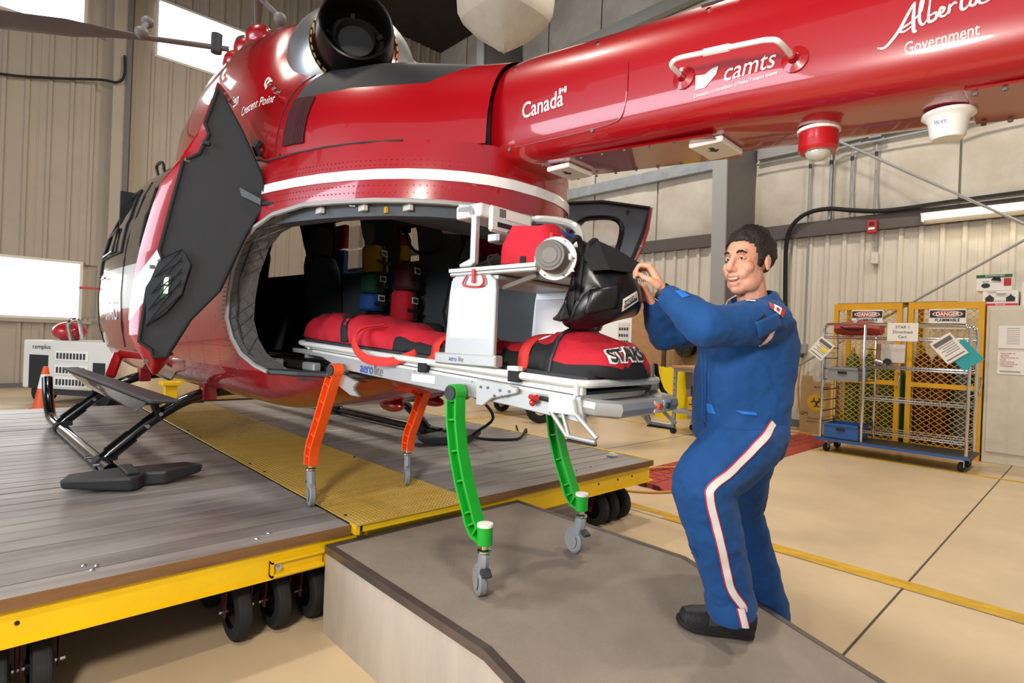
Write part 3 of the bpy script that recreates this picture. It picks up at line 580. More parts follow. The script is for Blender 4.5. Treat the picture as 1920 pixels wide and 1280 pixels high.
# Alberta signature drawn as a brush script
AO = Vector((1.85, .345, 2.44)); sc = MB()
def stroke(pts, w):
    P = [AO+XB*(u-.14)*1.0+UP*v for u, v in pts]; P = smoothpath(P, 5)
    L, Rr = [], []
    for i, p in enumerate(P):
        t = (P[min(i+1, len(P)-1)]-P[max(i-1, 0)]).normalized(); n_ = t.cross(HS).normalized(); ww = w*(.45+.55*sin(PI*min(max(i/(len(P)-1), .05), .95)))
        L.append(p+n_*ww); Rr.append(p-n_*ww)
    sc.grid([L, Rr])
for pts, w in (([(.0, -.03), (.02, -.033), (.05, .0), (.078, .055), (.088, .072)], .0042), ([(.088, .072), (.086, .03), (.088, -.01), (.095, -.012)], .0045), ([(.088, .008), (.065, -.004), (.055, .004), (.085, .02), (.105, .04)], .003),
               ([(.105, .04), (.108, .066), (.103, .066), (.1, .02), (.108, .0), (.118, .01)], .0036), ([(.124, .066), (.121, .02), (.124, .003), (.138, .008), (.138, .024), (.124, .02)], .0038), ([(.138, .02), (.152, .018), (.156, .03), (.148, .032), (.147, .012), (.158, .008), (.168, .02)], .0034),
               ([(.168, .036), (.167, .01)], .0036), ([(.167, .024), (.178, .036), (.184, .032)], .003), ([(.197, .066), (.193, .02), (.2, .01), (.21, .018)], .0038), ([(.18, .046), (.2, .05), (.215, .054)], .003), ([(.228, .036), (.216, .034), (.212, .018), (.222, .014), (.23, .034), (.232, .016), (.243, .012), (.262, .02)], .0034)): stroke(pts, w)
obj('lettering', drape(sc, BV_BOOM, HS), 'decal', tail)['label'] = 'white Alberta script signature'
sq = MB(); P = [AO+XB*(u-.14)+UP*v for u, v in ((.258, .026), (.292, .030), (.292, .066), (.258, .062))]; sq.add(P, [(0, 1, 2, 3)]); obj('square_mark', drape(sq, BV_BOOM, HS), 'decal', tail)
P = [AO+XB*(u-.14)+UP*v for u, v in ((.268, .033), (.278, .04), (.279, .058), (.273, .058), (.274, .044))]; sq = MB(); sq.add(P, [(0, 1, 2, 3, 4)]); obj('square_mark', drape(sq, BV_BOOM, HS, .006), 'red', tail)
obj('lettering', boom_text('Government', (1.85, .335, 2.385), .048, sx=.68), 'decal', tail)['label'] = 'white Government lettering'
obj('lettering', text_mb('SKYTRAC', .016, basis(under(-4.25, -.052, -.047), (XB*.9-HS*-.35), UP), sx=.9), 'ink_blue', an)['label'] = 'blue SKYTRAC lettering'
for yl, a in ((-2.75, 0), (-3.5, 0)):
    P = [under(yl, u, -.0285)+HN*v for u, v in ((-.05, -.01), (-.02, -.01), (-.02, -.025), (.01, .0), (-.02, .025), (-.02, .01), (-.05, .01))]; mb = MB(); mb.add(P, [tuple(range(7))]); obj('arrow_mark', mb, 'ink', tail)
# cowling lettering
def cowl_text(txt, yl, z, h, **k):
    c = H(-1.1, yl, z); return drape(text_mb(txt, h, basis(c, XB, UP), cut=.03, **k), BV_COWL, HS)
obj('lettering', cowl_text('Crescent Point', -1.0, 2.86, .085, sx=.75), 'decal', cowling)['label'] = 'white Crescent Point lettering'
obj('lettering', cowl_text('Nutrien', -.55, 2.98, .13, sx=.8, shear=.1), 'decal', cowling)['label'] = 'white Nutrien lettering'
gp = [(u*.7, v*.6) for u, v in ((.0, .05), (-.025, .07), (-.035, .03), (-.02, -.02), (.0, -.03), (.02, -.01), (.02, .03), (.0, .03), (-.003, -.06))]
obj('swirl_mark', drape(MB().tube(smoothpath([H(-1.1, -1.08, 2.98)+XB*u+UP*v for u, v in gp], 5), .006, 4), BV_COWL, HS, .004), 'decal', cowling)
# white stripe, nose lettering
for side in (-1, 1):
    rows_ = [[p+(p-H(0, min(max(0, 0), 0)-.6, z)).normalized()*.005 for p in row(z, side)[:16]] for z in (2.262, 2.287, 2.312)]
    mb = MB(); mb.grid(rows_); obj('white_stripe', mb, 'white_paint', fuselage, smooth=True)
obj('lettering', drape(text_mb('STARS', .26, basis(H(-1.3, 2.2, 1.63), XB, UP), cut=.05, sx=.8), BV_POD, HS, .006), 'decal', fuselage)['label'] = 'white STARS lettering'
# rivets
rv = MB()
def rivet(p, n_): 
    n_ = Vector(n_).normalized(); x_ = n_.orthogonal().normalized(); y_ = n_.cross(x_); r_ = .0042
    rv.add([p+x_*r_, p+y_*r_, p-x_*r_, p-y_*r_, p+n_*.003], [(0, 1, 4), (1, 2, 4), (2, 3, 4), (3, 0, 4)])
for z in (2.20, 2.235, 2.335, 2.36):
    for i in range(60):
        yl = -1.0-1.45*i/60; rivet(pod(yl, z, -1, .001), -HS)
for i in range(30):
    z = 1.3+.8*i/30; rivet(pod(yopen(z)+.075, z, -1, .001), -HS); rivet(pod(yopen(z)+.10, z, -1, .001), -HS)
for yl0 in (-.75, -.45, -.15):
    for i in range(26): rivet(pod(yl0, 1.08+.02*i, -1, .001), -HS)
for z in (1.22, 1.4):
    for i in range(30): rivet(pod(-.95+.04*i, z, -1, .001), -HS)
o = obj('rivets', rv, 'red_belly', fuselage); o['kind'] = 'stuff'

# ---- clamshell doors
def plate(outer, hole, off):
    bm = bmesh.new(); E_ = []
    for loop in ([outer] + ([hole] if hole else [])):
        vs = [bm.verts.new(Vector(p)) for p in loop]
        for i in range(len(vs)): E_.append(bm.edges.new((vs[i], vs[(i+1) % len(vs)])))
    bmesh.ops.triangle_fill(bm, use_beauty=True, use_dissolve=False, edges=E_)
    bm.verts.index_update(); n = len(bm.verts); vs = [v.co.copy() for v in bm.verts]; fs = [tuple(v.index for v in f.verts) for f in bm.faces]
    ed = [(e.verts[0].index, e.verts[1].index) for e in E_]; bm.free(); off = Vector(off); mb = MB()
    mb.add(vs+[v+off for v in vs], fs+[tuple(i+n for i in f) for f in fs]+[(a, b, b+n, a+n) for a, b in ed]); return mb
DB = [(0.915, 3.414, 2.836), (0.892, 3.433, 2.731), (0.866, 3.453, 2.634), (0.885, 3.438, 2.576), (0.848, 3.467, 2.467), (0.783, 3.519, 2.420), (0.740, 3.554, 2.172), (0.698, 3.587, 1.919), (0.718, 3.572, 1.856), (0.656, 3.621, 1.711), (0.639, 3.635, 1.534), (0.629, 3.642, 1.416), (0.681, 3.601, 1.371), (0.688, 3.595, 1.336), (0.741, 3.553, 1.339), (0.830, 3.482, 1.544), (0.947, 3.388, 1.713), (1.050, 3.306, 2.032), (1.134, 3.239, 2.231), (1.108, 3.260, 2.364), (1.023, 3.328, 2.594)]
DR = [(0.903, 3.423, 2.880), (0.837, 3.476, 2.622), (0.750, 3.546, 2.423), (0.680, 3.602, 2.285), (0.614, 3.655, 1.972), (0.584, 3.679, 1.736), (0.571, 3.690, 1.501), (0.589, 3.675, 1.297), (0.659, 3.619, 1.129), (0.684, 3.599, 1.272), (0.688, 3.595, 1.336)]
dn = Vector((.4, .5, 0)).normalized()   # away from camera, out of the door's outer skin
door = obj('clamshell_door', plate(DB, None, dn*.03), 'door_lining', heli)
door['label'] = 'open rear door with black lining'
obj('door_seal', MB().tube([Vector(p)-dn*.004 for p in DB]+[DB[0], DB[1]], .011, 7), 'black_rubber', door, smooth=True)
# red outer skin: flange from lining edge out to the rim, then curving away behind
DBl = [Vector(p) for p in DB[:14]]
def edge_near(p): return min(DBl, key=lambda q: (q-p).length)
rim = [Vector(p) for p in smoothpath(DR, 4)]
def along(poly, t):
    L = [0]; 
    for a, b in zip(poly, poly[1:]): L.append(L[-1]+(b-a).length)
    t *= L[-1]
    for i in range(len(poly)-1):
        if t <= L[i+1]+1e-9: return poly[i].lerp(poly[i+1], (t-L[i])/max(L[i+1]-L[i], 1e-9))
    return poly[-1]
NS = 40; inner = [along(DBl, i/NS) for i in range(NS+1)]; outer = [along(rim, i/NS) for i in range(NS+1)]
outer = [min(rim, key=lambda q: abs(q.z-a.z)+.001) if .03 < i/NS < .93 else outer[i] for i, a in enumerate(inner)]
rows_ = [[a-dn*.002 for a in inner], [a.lerp(b, .7)+dn*.004 for a, b in zip(inner, outer)], [b+dn*.02 for b in outer], [b+dn*.06 for b in outer], [b.lerp(a, .25)+dn*.15 for a, b in zip(inner, outer)], [b.lerp(a, .8)+dn*.22 for a, b in zip(inner, outer)]]
mb = MB(); mb.grid(rows_)
m_, nt, b, sp, mth = paint_mat('door_paint', '9C0612')
q1 = mth('MULTIPLY', mth('GREATER_THAN', mth('SUBTRACT', sp.outputs[2], mth('MULTIPLY', mth('SUBTRACT', sp.outputs[0], .6), 1.9)), 1.56), mth('LESS_THAN', mth('SUBTRACT', sp.outputs[2], mth('MULTIPLY', mth('SUBTRACT', sp.outputs[0], .6), 1.9)), 1.76))
q2 = mth('MULTIPLY', mth('GREATER_THAN', sp.outputs[2], 2.72), mth('LESS_THAN', mth('FRACT', mth('MULTIPLY', sp.outputs[2], 9)), .45))
mx = nt.nodes.new('ShaderNodeMix'); mx.data_type = 'RGBA'; mx.inputs[6].default_value = lin('9C0612'); mx.inputs[7].default_value = lin('F2F2F0'); nt.links.new(mth('MAXIMUM', q1, q2), mx.inputs[0]); nt.links.new(mx.outputs[2], b.inputs['Base Color'])
obj('door_skin', mb, 'door_paint', door, smooth=True, angle=55)
for i in (4, 8, 12): obj('hinge_bracket', MB().cbox(Vector(DB[i]).lerp(along(rim, i/14), .35)-dn*.004, (.03, .012, .02)), 'steel_grey', door, bevel=.004)
# net pocket, strut bracket and gas strut
NP = [Vector(p)-dn*.014 for p in ((.70, 3.582, 1.86), (.80, 3.502, 1.93), (.835, 3.475, 1.85), (.80, 3.502, 1.68), (.74, 3.55, 1.58), (.66, 3.612, 1.50), (.655, 3.616, 1.70))]
pk = obj('net_pocket', MB().prism(NP, -dn*.008), 'cabin_dark', door, bevel=.003)
cn = sum(NP, Vector())/7
obj('first_aid_card', MB().prism([cn-dn*.010+Vector(v) for v in ((-.03, .024, -.07), (.005, -.004, -.07), (.02, -.016, .05), (-.012, .01, .06))], -dn*.003), 'dark_green', pk)
for j in range(2):
    obj('white_mark', MB().prism([cn-dn*.014+Vector((u-.004, -.8*u+.003, v)) for u, v in ((-.009, -.045+j*.05), (.01, -.045+j*.05), (.012, -.005+j*.05), (-.006, -.005+j*.05))], -dn*.001), 'decal', pk)
for j in range(5):
    a = NP[5].lerp(NP[0], j/4); c_ = NP[3].lerp(NP[1], j/4)
    obj('net_cord', MB().tube([a-dn*.015, c_-dn*.015], .0025, 4), 'bag_black', pk); obj('net_cord', MB().tube([a-dn*.015, NP[3].lerp(NP[1], min(1, (j+1.3)/4))-dn*.015], .0025, 4), 'bag_black', pk)
br = obj('strut_bracket', MB().prism([Vector(p) for p in ((1.03, 3.305, 2.28), (1.12, 3.235, 2.225), (1.12, 3.235, 2.19), (1.04, 3.30, 2.235))], (-.03, -.03, 0)), 'lining_grey', door)
g0, g1 = Vector((1.10, 3.22, 2.205)), pod(-1.95, 2.15, -1, -.06)
obj('gas_strut', MB().tube([g0, g0.lerp(g1, .55)], .012, 8), 'black_matte', heli); obj('strut_rod', MB().tube([g0.lerp(g1, .55), g1], .006, 8), 'chrome', heli)
obj('latch_pin', MB().cbox(Vector((.875, 3.44, 2.52))-dn*.02, (.03, .03, .02)), 'dark_plastic', door)
# starboard door
SB = [(2.919, 3.654, 2.400), (3.022, 3.475, 2.502), (3.141, 3.268, 2.551), (3.319, 2.958, 2.600), (3.466, 2.703, 2.602), (3.643, 2.394, 2.542), (3.627, 2.423, 2.381), (3.595, 2.479, 2.199), (3.540, 2.574, 1.933), (3.465, 2.705, 1.601), (3.386, 2.841, 1.344), (3.281, 3.024, 1.249), (3.126, 3.294, 1.276), (2.938, 3.622, 1.478), (2.835, 3.800, 1.596), (2.818, 3.830, 1.717), (2.854, 3.766, 2.054)]
SW = [(3.330, 2.940, 2.287), (3.355, 2.895, 2.383), (3.396, 2.825, 2.465), (3.468, 2.699, 2.478), (3.520, 2.609, 2.459), (3.543, 2.569, 2.392), (3.533, 2.585, 2.261), (3.511, 2.624, 2.139), (3.477, 2.683, 2.015), (3.373, 2.864, 2.014), (3.328, 2.942, 2.140)]
sn = Vector((.87, .5, 0)).normalized()
sd = obj('clamshell_door', plate(SB, SW, sn*.05), 'lining_grey', heli); sd['label'] = 'open rear door with slate lining and rounded window'
obj('door_seal', MB().tube([Vector(p)-sn*.004 for p in SB]+[SB[0], SB[1]], .014, 7), 'black_rubber', sd, smooth=True)
obj('window_seal', MB().tube(smoothpath([Vector(p)-sn*.006 for p in SW]+[SW[0]], 3), .02, 7), 'black_gloss', sd, smooth=True)
obj('window_pane', MB().prism([Vector(p)+sn*.03 for p in SW], sn*.004), 'perspex', sd)
obj('door_skin', plate([Vector(p)+sn*.052 for p in SB], [Vector(p)+sn*.052 for p in SW], sn*.02), 'red', sd)
obj('door_edge', MB().prism([Vector(p) for p in ((3.646, 2.392, 2.545), (3.632, 2.42, 2.381), (3.61, 2.46, 2.27), (3.63, 2.43, 2.25), (3.60, 2.48, 2.199), (3.545, 2.575, 1.933), (3.47, 2.706, 1.601), (3.49, 2.70, 1.601), (3.565, 2.57, 1.933), (3.63, 2.46, 2.2), (3.66, 2.40, 2.4), (3.67, 2.385, 2.55))], sn*.05), 'red', sd)
for (p) in ((3.05, 3.42, 2.42), (3.56, 2.53, 2.52), (3.3, 2.99, 2.53)): obj('stud', MB().cyl(Vector(p)-sn*.004, sn, .014, .012, 10), 'black_matte', sd)
# ---- cabin interior
li = MB()
for side in (-1, 1): band(li, [1.27, 1.33, 1.42, 1.57, 1.72, 1.8, 2.0, 2.05, 2.08, 2.13, 2.16], side, True, off=-.05); 
lu = MB()
for side in (-1, 1): band(lu, zup[:10], side, False, WIN, off=-.05, zone=lambda kk, zc: kk >= -1)
obj('cabin_lining', li, 'lining_grey', heli, smooth=True); obj('cabin_lining', lu, 'lining_grey', heli, smooth=True)
fl = [H(x, y, 1.262) for x, y in ((-.5, -1.72), (.5, -1.72), (.75, -1.5), (.86, -1.0), (.88, 2.4), (-.88, 2.4), (-.86, -1.0), (-.75, -1.5))]
cf = obj('cabin_floor', MB().prism(fl, (0, 0, -.03)), 'cabin_dark', heli)
for x in (-.62, -.2, .25, .6): obj('floor_rail', MB().cbox(H(x, 0, 1.268), (.03, 3.2, .014)), 'steel_grey', cf)
obj('door_sill', MB().tube([pod(yl, 1.272, -1, -.01) for yl in (-1.3, -1.5, -1.65, -1.78, -1.84)]+[H(0, -1.885, 1.272)]+[pod(yl, 1.272, 1, -.01) for yl in (-1.84, -1.78, -1.65, -1.5, -1.3)], .018, 6), 'dark_plastic', heli)
obj('bulkhead', MB().box(-.86, .1, 2.5, 2.54, 1.26, 2.9, Matrix.Translation(HO) @ Matrix.Rotation(HA, 4, 'Z')), 'cabin_dark', heli)
# ceiling liner rising forward, edge channel and lamp
rows_ = [[H(x, yl, z) for x in (-.86*s_, -.4*s_, 0, .4*s_, .86*s_)] for yl, z, s_ in ((-2.38, 2.15, .3), (-2.2, 2.16, .62), (-1.9, 2.18, .82), (-1.5, 2.24, .92), (-.8, 2.42, .96), (0, 2.62, .96), (1.0, 2.85, .9), (2.3, 2.88, .85))]
mb = MB(); mb.grid(rows_); ce = obj('ceiling_liner', mb, 'lining_grey', heli, smooth=True, solid=.01)
def lip(off, z): return [pod(yl, z, -1, off) for yl in (-1.3, -1.5, -1.7, -1.9, -2.1, -2.25, -2.36, -2.44)]+[H(0, -2.49-off, z)]+[pod(yl, z, 1, off) for yl in (-2.44, -2.36, -2.25, -2.1, -1.9)]
obj('opening_trim', MB().tube([pod(yopen(z), z, -1, .006) for z in (1.27, 1.3, 1.36, 1.45, 1.57, 1.7, 1.85, 2.0, 2.08, 2.13)]+lip(.006, 2.158)[2:], .013, 6), 'steel_light', heli, smooth=True)
mb = MB(); mb.grid([lip(-.05, 2.165), lip(-.07, 2.10), lip(-.16, 2.10)]); obj('ceiling_channel', mb, 'lining_grey', heli, smooth=True)
for yl in (-1.75, -2.0, -2.2): obj('channel_clip', MB().cbox(pod(yl, 2.135, -1, -.045), (.02, .06, .03)), 'alu_white', heli)
obj('orange_tag', MB().cbox(pod(-2.1, 2.125, -1, -.055), (.012, .022, .03)), 'bag_yellow', heli)
lp = H(.42, -1.25, 2.30); obj('ceiling_lamp', MB().tube([lp, lp+HN*-.45+Vector((0, 0, -.06))], .03, 8), 'lens', heli, smooth=True)
# quilted jamb around the opening
for side in (-1, 1):
    zs_ = [1.27, 1.36, 1.45, 1.57, 1.7, 1.85, 2.0, 2.08, 2.14]; rows_ = []
    for i in range(6):
        t = i/5; rows_.append([pod(yopen(z)+.015+.05*t, z, side, -.012-.16*t-(.004 if i % 2 else 0)) for z in zs_])
    mb = MB(); mb.grid(rows_); q = obj('quilted_jamb', mb, 'quilt', heli, smooth=True)
    for k in range(1, 12):
        z = 1.27+.87*k/12; z2 = min(z+.12, 2.14)
        obj('quilt_seam', MB().tube([pod(yopen(z)+.012, z, side, -.012), pod(yopen(z2)+.062, z2, side, -.17)], .003, 4), 'steel_grey', q); obj('quilt_seam', MB().tube([pod(yopen(z2)+.012, z2, side, -.012), pod(yopen(z)+.062, z, side, -.17)], .003, 4), 'steel_grey', q)
# seats
def seat(loc, rz, lab):
    s = thing('cabin_seat', None, None, (0, 0, 0), parent=heli); M = Matrix.Translation(loc) @ Matrix.Rotation(rz, 4, 'Z')
    def P(nm, mb, mt, **k): return obj(nm, mb.xf(M), mt, s, **k)
    P('seat_pan', MB().box(-.23, .23, -.05, .42, .28, .42), 'seat_grey', bevel=.04, seg=3)
    bk = MB().loft([[(x*w, y0+y, z) for x, y in ((-1, 0), (-.8, .07), (.8, .07), (1, 0), (.8, -.05), (-.8, -.05))] for w, y0, z in ((.22, -.06, .36), (.23, -.09, .6), (.22, -.13, .88), (.17, -.16, 1.0))])
    P('backrest', bk, 'seat_grey', bevel=.025, seg=2)
    P('headrest', MB().loft([[(x*w, -.17+y, z) for x, y in ((-1, 0), (-.8, .06), (.8, .06), (1, 0), (.8, -.05), (-.8, -.05))] for w, z in ((.13, 1.0), (.15, 1.08), (.13, 1.26), (.10, 1.29))]), 'seat_grey', bevel=.02, seg=2)
    P('pedestal', MB().box(-.2, .2, 0, .36, 0, .28), 'cabin_dark', bevel=.02)
    for x in (-.07, .07): P('harness', MB().box(x-.022, x+.022, -.02, .0, .45, .98, Matrix.Rotation(.13, 4, 'X')), 'bag_black')
    return s
seat(H(.52, .62, 1.262), PI+HA+.25, ''); seat(H(-.45, 1.7, 1.262), HA+PI, '')
# stretcher track and deck equipment on the floor
tr = obj('stretcher_track', MB().box(-.1, .1, -1.6, 1.1, 1.268, 1.30, Matrix.Translation(HO) @ Matrix.Rotation(HA, 4, 'Z') @ Matrix.Translation((-.45, 0, 0))), 'dark_plastic', heli, bevel=.008)
for i in range(3): obj('track_latch', MB().cbox(H(-.62, -1.35+i*.5, 1.30), (.05, .16, .05)), 'alu', tr, bevel=.008)
# drawer unit, side equipment rack
dw = thing('drawer_unit', None, None, (0, 0, 0), parent=heli)
M = Matrix.Translation(H(.74, .55, 0)) @ Matrix.Rotation(HA, 4, 'Z')
obj('frame', MB().box(-.02, .1, -.36, .3, 1.3, 2.1, M), 'lining_grey', dw)
for i, (y0, z0, z1, mt_) in enumerate(((.18, 2.12, 2.36, 'bag_blue'), (.18, 2.38, 2.62, 'fire_red'), (-.08, 2.12, 2.34, 'perspex'), (-.08, 2.36, 2.58, 'perspex'), (-.3, 2.12, 2.34, 'perspex'), (-.3, 2.36, 2.58, 'perspex'))): obj('drawer', MB().box(-.03, .03, y0, y0+.2, z0, z1, M), mt_, dw, bevel=.008)
# ---- landing skids
SKZ = ZD+.055
for side in (-1, 1):
    sk = obj('skid_tube', MB().tube(smoothpath([H(side*1.36, -.15, SKZ), H(side*1.36, .5, SKZ), H(side*1.36, 1.5, SKZ), H(side*1.36, 2.3, SKZ), H(side*1.36, 2.55, SKZ+.05), H(side*1.36, 2.75, SKZ+.2), H(side*1.36, 2.85, SKZ+.38)], 5), .045, 12), 'black_gloss', heli, smooth=True)
    for yl in (.12, 1.9): obj('clamp', MB().tube([H(side*1.36, yl-.06, SKZ), H(side*1.36, yl+.06, SKZ)], .054, 12).cbox(H(side*1.36-.05*side, yl, SKZ+.04), (.06, .1, .04)), 'black_matte', sk)
    for yl in (-.02, .26): obj('bolt', MB().cyl(H(side*1.42, yl, SKZ+.02), HS, .012, .03, 8), 'chrome', sk)
    # bear paw at the heel
    bp = MB()
    O_ = H(side*1.30, -.36, ZD+.06)
    P = [(-.36, -.06), (-.30, .10), (-.06, .13), (.34, .07), (.40, -.08), (.16, -.16), (.06, -.12), (.0, -.20), (-.04, -.22)]
    top = [O_+HS*u*side*-1+HN*v+Vector((0, 0, .03)) for u, v in P]; bot = [O_+HS*u*side*-1*.97+HN*v*.95+Vector((0, 0, -.055+(.03 if abs(u) > .25 else 0))) for u, v in P]
    bp.loft([bot, top]); paw = obj('bear_paw', bp, 'dark_plastic', heli, bevel=.015, seg=2)
    obj('bear_paw_ridge', MB().prism([O_+HS*u*side*-1+HN*v+Vector((0, 0, .03)) for u, v in ((-.05, -.16), (.02, -.15), (.03, .1), (-.04, .11))], (0, 0, .02)), 'dark_plastic', paw, bevel=.006)
for yl in (0.1, 1.95):
    pts = [H(-1.36, yl, SKZ+.03), H(-1.22, yl, SKZ+.16), H(-1.05, yl, .86), H(-.85, yl, .975), H(-.6, yl, 1.03), H(0, yl, 1.04), H(.6, yl, 1.03), H(.85, yl, .975), H(1.05, yl, .86), H(1.22, yl, SKZ+.16), H(1.36, yl, SKZ+.03)]
    ct_ = obj('cross_tube', MB().tube(smoothpath(pts, 4), .043, 12), 'black_gloss', heli, smooth=True)
    for s_ in (-1, 1): obj('tube_sleeve', MB().tube([H(s_*1.33, yl, SKZ+.06), H(s_*1.20, yl, SKZ+.175)], .052, 12), 'black_gloss', ct_, smooth=True)
    obj('skid_bracket', MB().cbox(H(-.72, yl, 1.04), (.10, .12, .16)), 'red', heli, bevel=.01); obj('skid_bracket', MB().cbox(H(.72, yl, 1.04), (.10, .12, .16)), 'red', heli, bevel=.01)
    for dx in (-1.04, -1.12): obj('bolt', MB().cyl(H(dx, yl-.05, .80 if dx < -1.1 else .88), HN, .014, .02, 8), 'chrome', ct_)
for side in (-1, 1):
    st = obj('boarding_step', MB().prism([H(side*1.04, -.38, 1.0), H(side*1.20, -.32, 1.0), H(side*1.20, 3.1, 1.0), H(side*1.06, 3.2, 1.0)], (0, 0, .028)), 'dark_plastic', heli, bevel=.008)
    obj('step_web', MB().prism([H(side*1.20, -.25, 1.0), H(side*1.20, 2.8, 1.0), H(side*1.18, 1.9, .92), H(side*1.18, .1, .90)], HS*.008), 'black_gloss', st)
    for yl in (.1, 1.95): obj('step_bracket', MB().prism([H(side*1.10, yl-.08, 1.0), H(side*1.10, yl+.08, 1.0), H(side*1.06, yl+.05, .86), H(side*1.06, yl-.05, .84)], HS*.03*-side), 'black_matte', st)
obj('front_strut', MB().tube([H(-.98, 2.05, 1.0), pod(2.2, 1.22, -1, .0)], .05, 8, flat=.5), 'red', heli, smooth=True)
obj('landing_lamp', MB().box(-.07, .07, -.09, .09, -.06, .05, Matrix.Translation(pod(.55, 1.16, -1, .05)) @ Matrix.Rotation(.5, 4, 'Y')), 'chrome', heli, bevel=.015)
obj('belly_blister', MB().ball(pod(-1.25, 1.03, -1, -.02), (.06, .14, .05)), 'red', heli, smooth=True); obj('belly_blister', MB().ball(H(.45, -1.15, 1.02), (.05, .14, .04)), 'red', heli, smooth=True)
# ---------------------------------------------------------------- stretcher on its wheeled undercarriage
SD = Vector((-sin(R(5)), cos(R(5)), 0)); SE = Vector((SD.y, -SD.x, 0)); SR = Vector((1.553, 1.93, 0))
def T(s, t, z): return SR + SD*s + SE*t + Vector((0, 0, z))
MT = Matrix((SE, SD, Vector((0, 0, 1)))).transposed().to_4x4(); MT.translation = SR      # local x=t, y=s, z
RT = MT.to_3x3().to_4x4()
st_ = thing('stretcher', 'aluminium ambulance stretcher with two orange and two green caster legs', 'stretcher', tuple(SR+SD*.4+SE*.29+Vector((0, 0, .44))), 0)
def SP(nm, mb, mt, parent=None, **k): return obj(nm, mb.xf(MT), mt, parent or st_, **k)
TW = .58
def zb(s): return 1.25+.055*s
def zt(s): return 1.335+.05*s
for t0, nm in ((-.012, 'n'), (TW-.012, 'f')):
    bm_ = SP('side_beam', MB().prism([(t0, 1.55, zt(1.55)-.01), (t0, 1.32, zt(1.3)), (t0, -.62, zt(-.62)), (t0, -.64, zb(-.6)-.01), (t0, -.25, zb(-.25)), (t0, 1.0, zb(1.0)), (t0, 1.2, zb(1.2)+.045), (t0, 1.55, zt(1.55)-.035)], (.026, 0, 0)), 'alu', bevel=.003)
    SP('beam_ledge', MB().prism([(t0-.004 if t0 < 0 else t0+.02, s, z) for s, z in ((1.3, zt(1.3)), (1.3, zt(1.3)-.012), (-.6, zt(-.6)-.012), (-.6, zt(-.6)))], (.012, 0, 0)), 'alu_white', bm_)
    SP('top_slide', MB().prism([(t0+.01, 1.42, zt(1.42)+.002), (t0+.01, -.62, zt(-.62)+.002), (t0+.01, -.62, zt(-.6)+.03), (t0+.01, 1.42, zt(1.42)+.03)], (.03, 0, 0)), 'alu_white', bm_, bevel=.003)
    for s in (.3, .34, .5, .7, -.05, -.2): SP('rivet', MB().cyl((t0-.002 if t0 < 0 else t0+.03, s, zt(s)-.016), (1, 0, 0), .005, .004, 8), 'steel', bm_)
SP('label_plate', MB().box(-.0145, -.012, .19, .36, 1.287, 1.322), 'white_paint', bevel=0)
def st_text(txt, s, t, z, h, mt, parent=None, **k):
    return obj('lettering', text_mb(txt, h, basis(T(s, t, z), -SD+Vector((0, 0, -.05)), Vector((0, 0, 1))), align='LEFT', **k), mt, parent or st_)
st_text('aero', .80, -.0145, 1.325, .075, 'ink_blue', sx=.86, bold=.0012); st_text('lite', .675, -.0145, 1.318, .075, 'steel_grey', sx=.86)
for s in (1.4, 1.0, .6, .2, -.2, -.55): SP('cross_member', MB().box(0, TW, s-.02, s+.02, zb(s)+.02, zb(s)+.05), 'alu')
SP('bed_plate', MB().prism([(.02, 1.4, zt(1.4)+.0), (.02, -.6, zt(-.6)), (.02, -.6, zt(-.6)+.012), (.02, 1.4, zt(1.4)+.012)], (TW-.04, 0, 0)), 'dark_plastic')
SP('mattress', MB().prism([(.03, 1.5, 1.435), (.03, -.62, 1.345), (.03, -.62, 1.375), (.03, 1.5, 1.465)], (TW-.06, 0, 0)), 'seat_grey', bevel=.012, seg=2)
SP('bed_rail', MB().tube(smoothpath([(.3, 1.50, 1.44), (.05, 1.5, 1.44), (-.015, 1.42, 1.435), (-.02, 1.2, 1.425), (-.02, .6, 1.40), (-.02, 0, 1.375), (-.02, -.5, 1.355), (-.0, -.60, 1.35), (.06, -.64, 1.35), (.3, -.64, 1.35), (.52, -.64, 1.35), (TW, -.60, 1.35), (TW+.01, -.5, 1.355), (TW+.01, .6, 1.40), (TW+.01, 1.4, 1.435), (TW-.05, 1.5, 1.44), (.3, 1.5, 1.44)], 5), .0155, 10, cap=False), 'alu_white', smooth=True)
for s in (-.6, 1.35):
    for t in (-.01, TW): SP('rail_post', MB().tube([(t, s, zt(s)), (t, s, 1.38+.045*s)], .010, 8), 'alu_white')
for s in (.26, -.31):
    b_ = SP('strap_anchor', MB().box(-.04, -.012, s-.03, s+.03, 1.335, 1.38), 'bag_black', bevel=.004); SP('anchor_pad', MB().box(-.042, -.012, s-.028, s+.028, 1.38, 1.398), 'white_plastic', b_)
# rear carrying handle frame
SP('end_handle', MB().tube([(.02, -.58, 1.27), (.02, -.67, 1.265), (.07, -.73, 1.262), (.3, -.735, 1.262), (TW-.07, -.73, 1.262), (TW-.02, -.67, 1.265), (TW-.02, -.58, 1.27)], .026, 8, flat=1.25), 'alu', smooth=True)
eh = SP('end_tray', MB().prism([(.03, -.6, 1.272), (.03, -.71, 1.268), (.03, -.71, 1.276), (.03, -.6, 1.282)], (TW-.06, 0, 0)), 'alu')
SP('release_button', MB().cyl((.33, -.762, 1.262), (0, 1, 0), .013, .014, 12), 'cone_orange', eh); SP('release_button', MB().cyl((.40, -.762, 1.262), (0, 1, 0), .013, .014, 12), 'dark_green', eh); SP('button_plate', MB().box(.30, .36, -.759, -.745, 1.24, 1.284), 'alu_white', eh); SP('button_plate', MB().box(.375, .43, -.759, -.745, 1.24, 1.284), 'alu_white', eh)
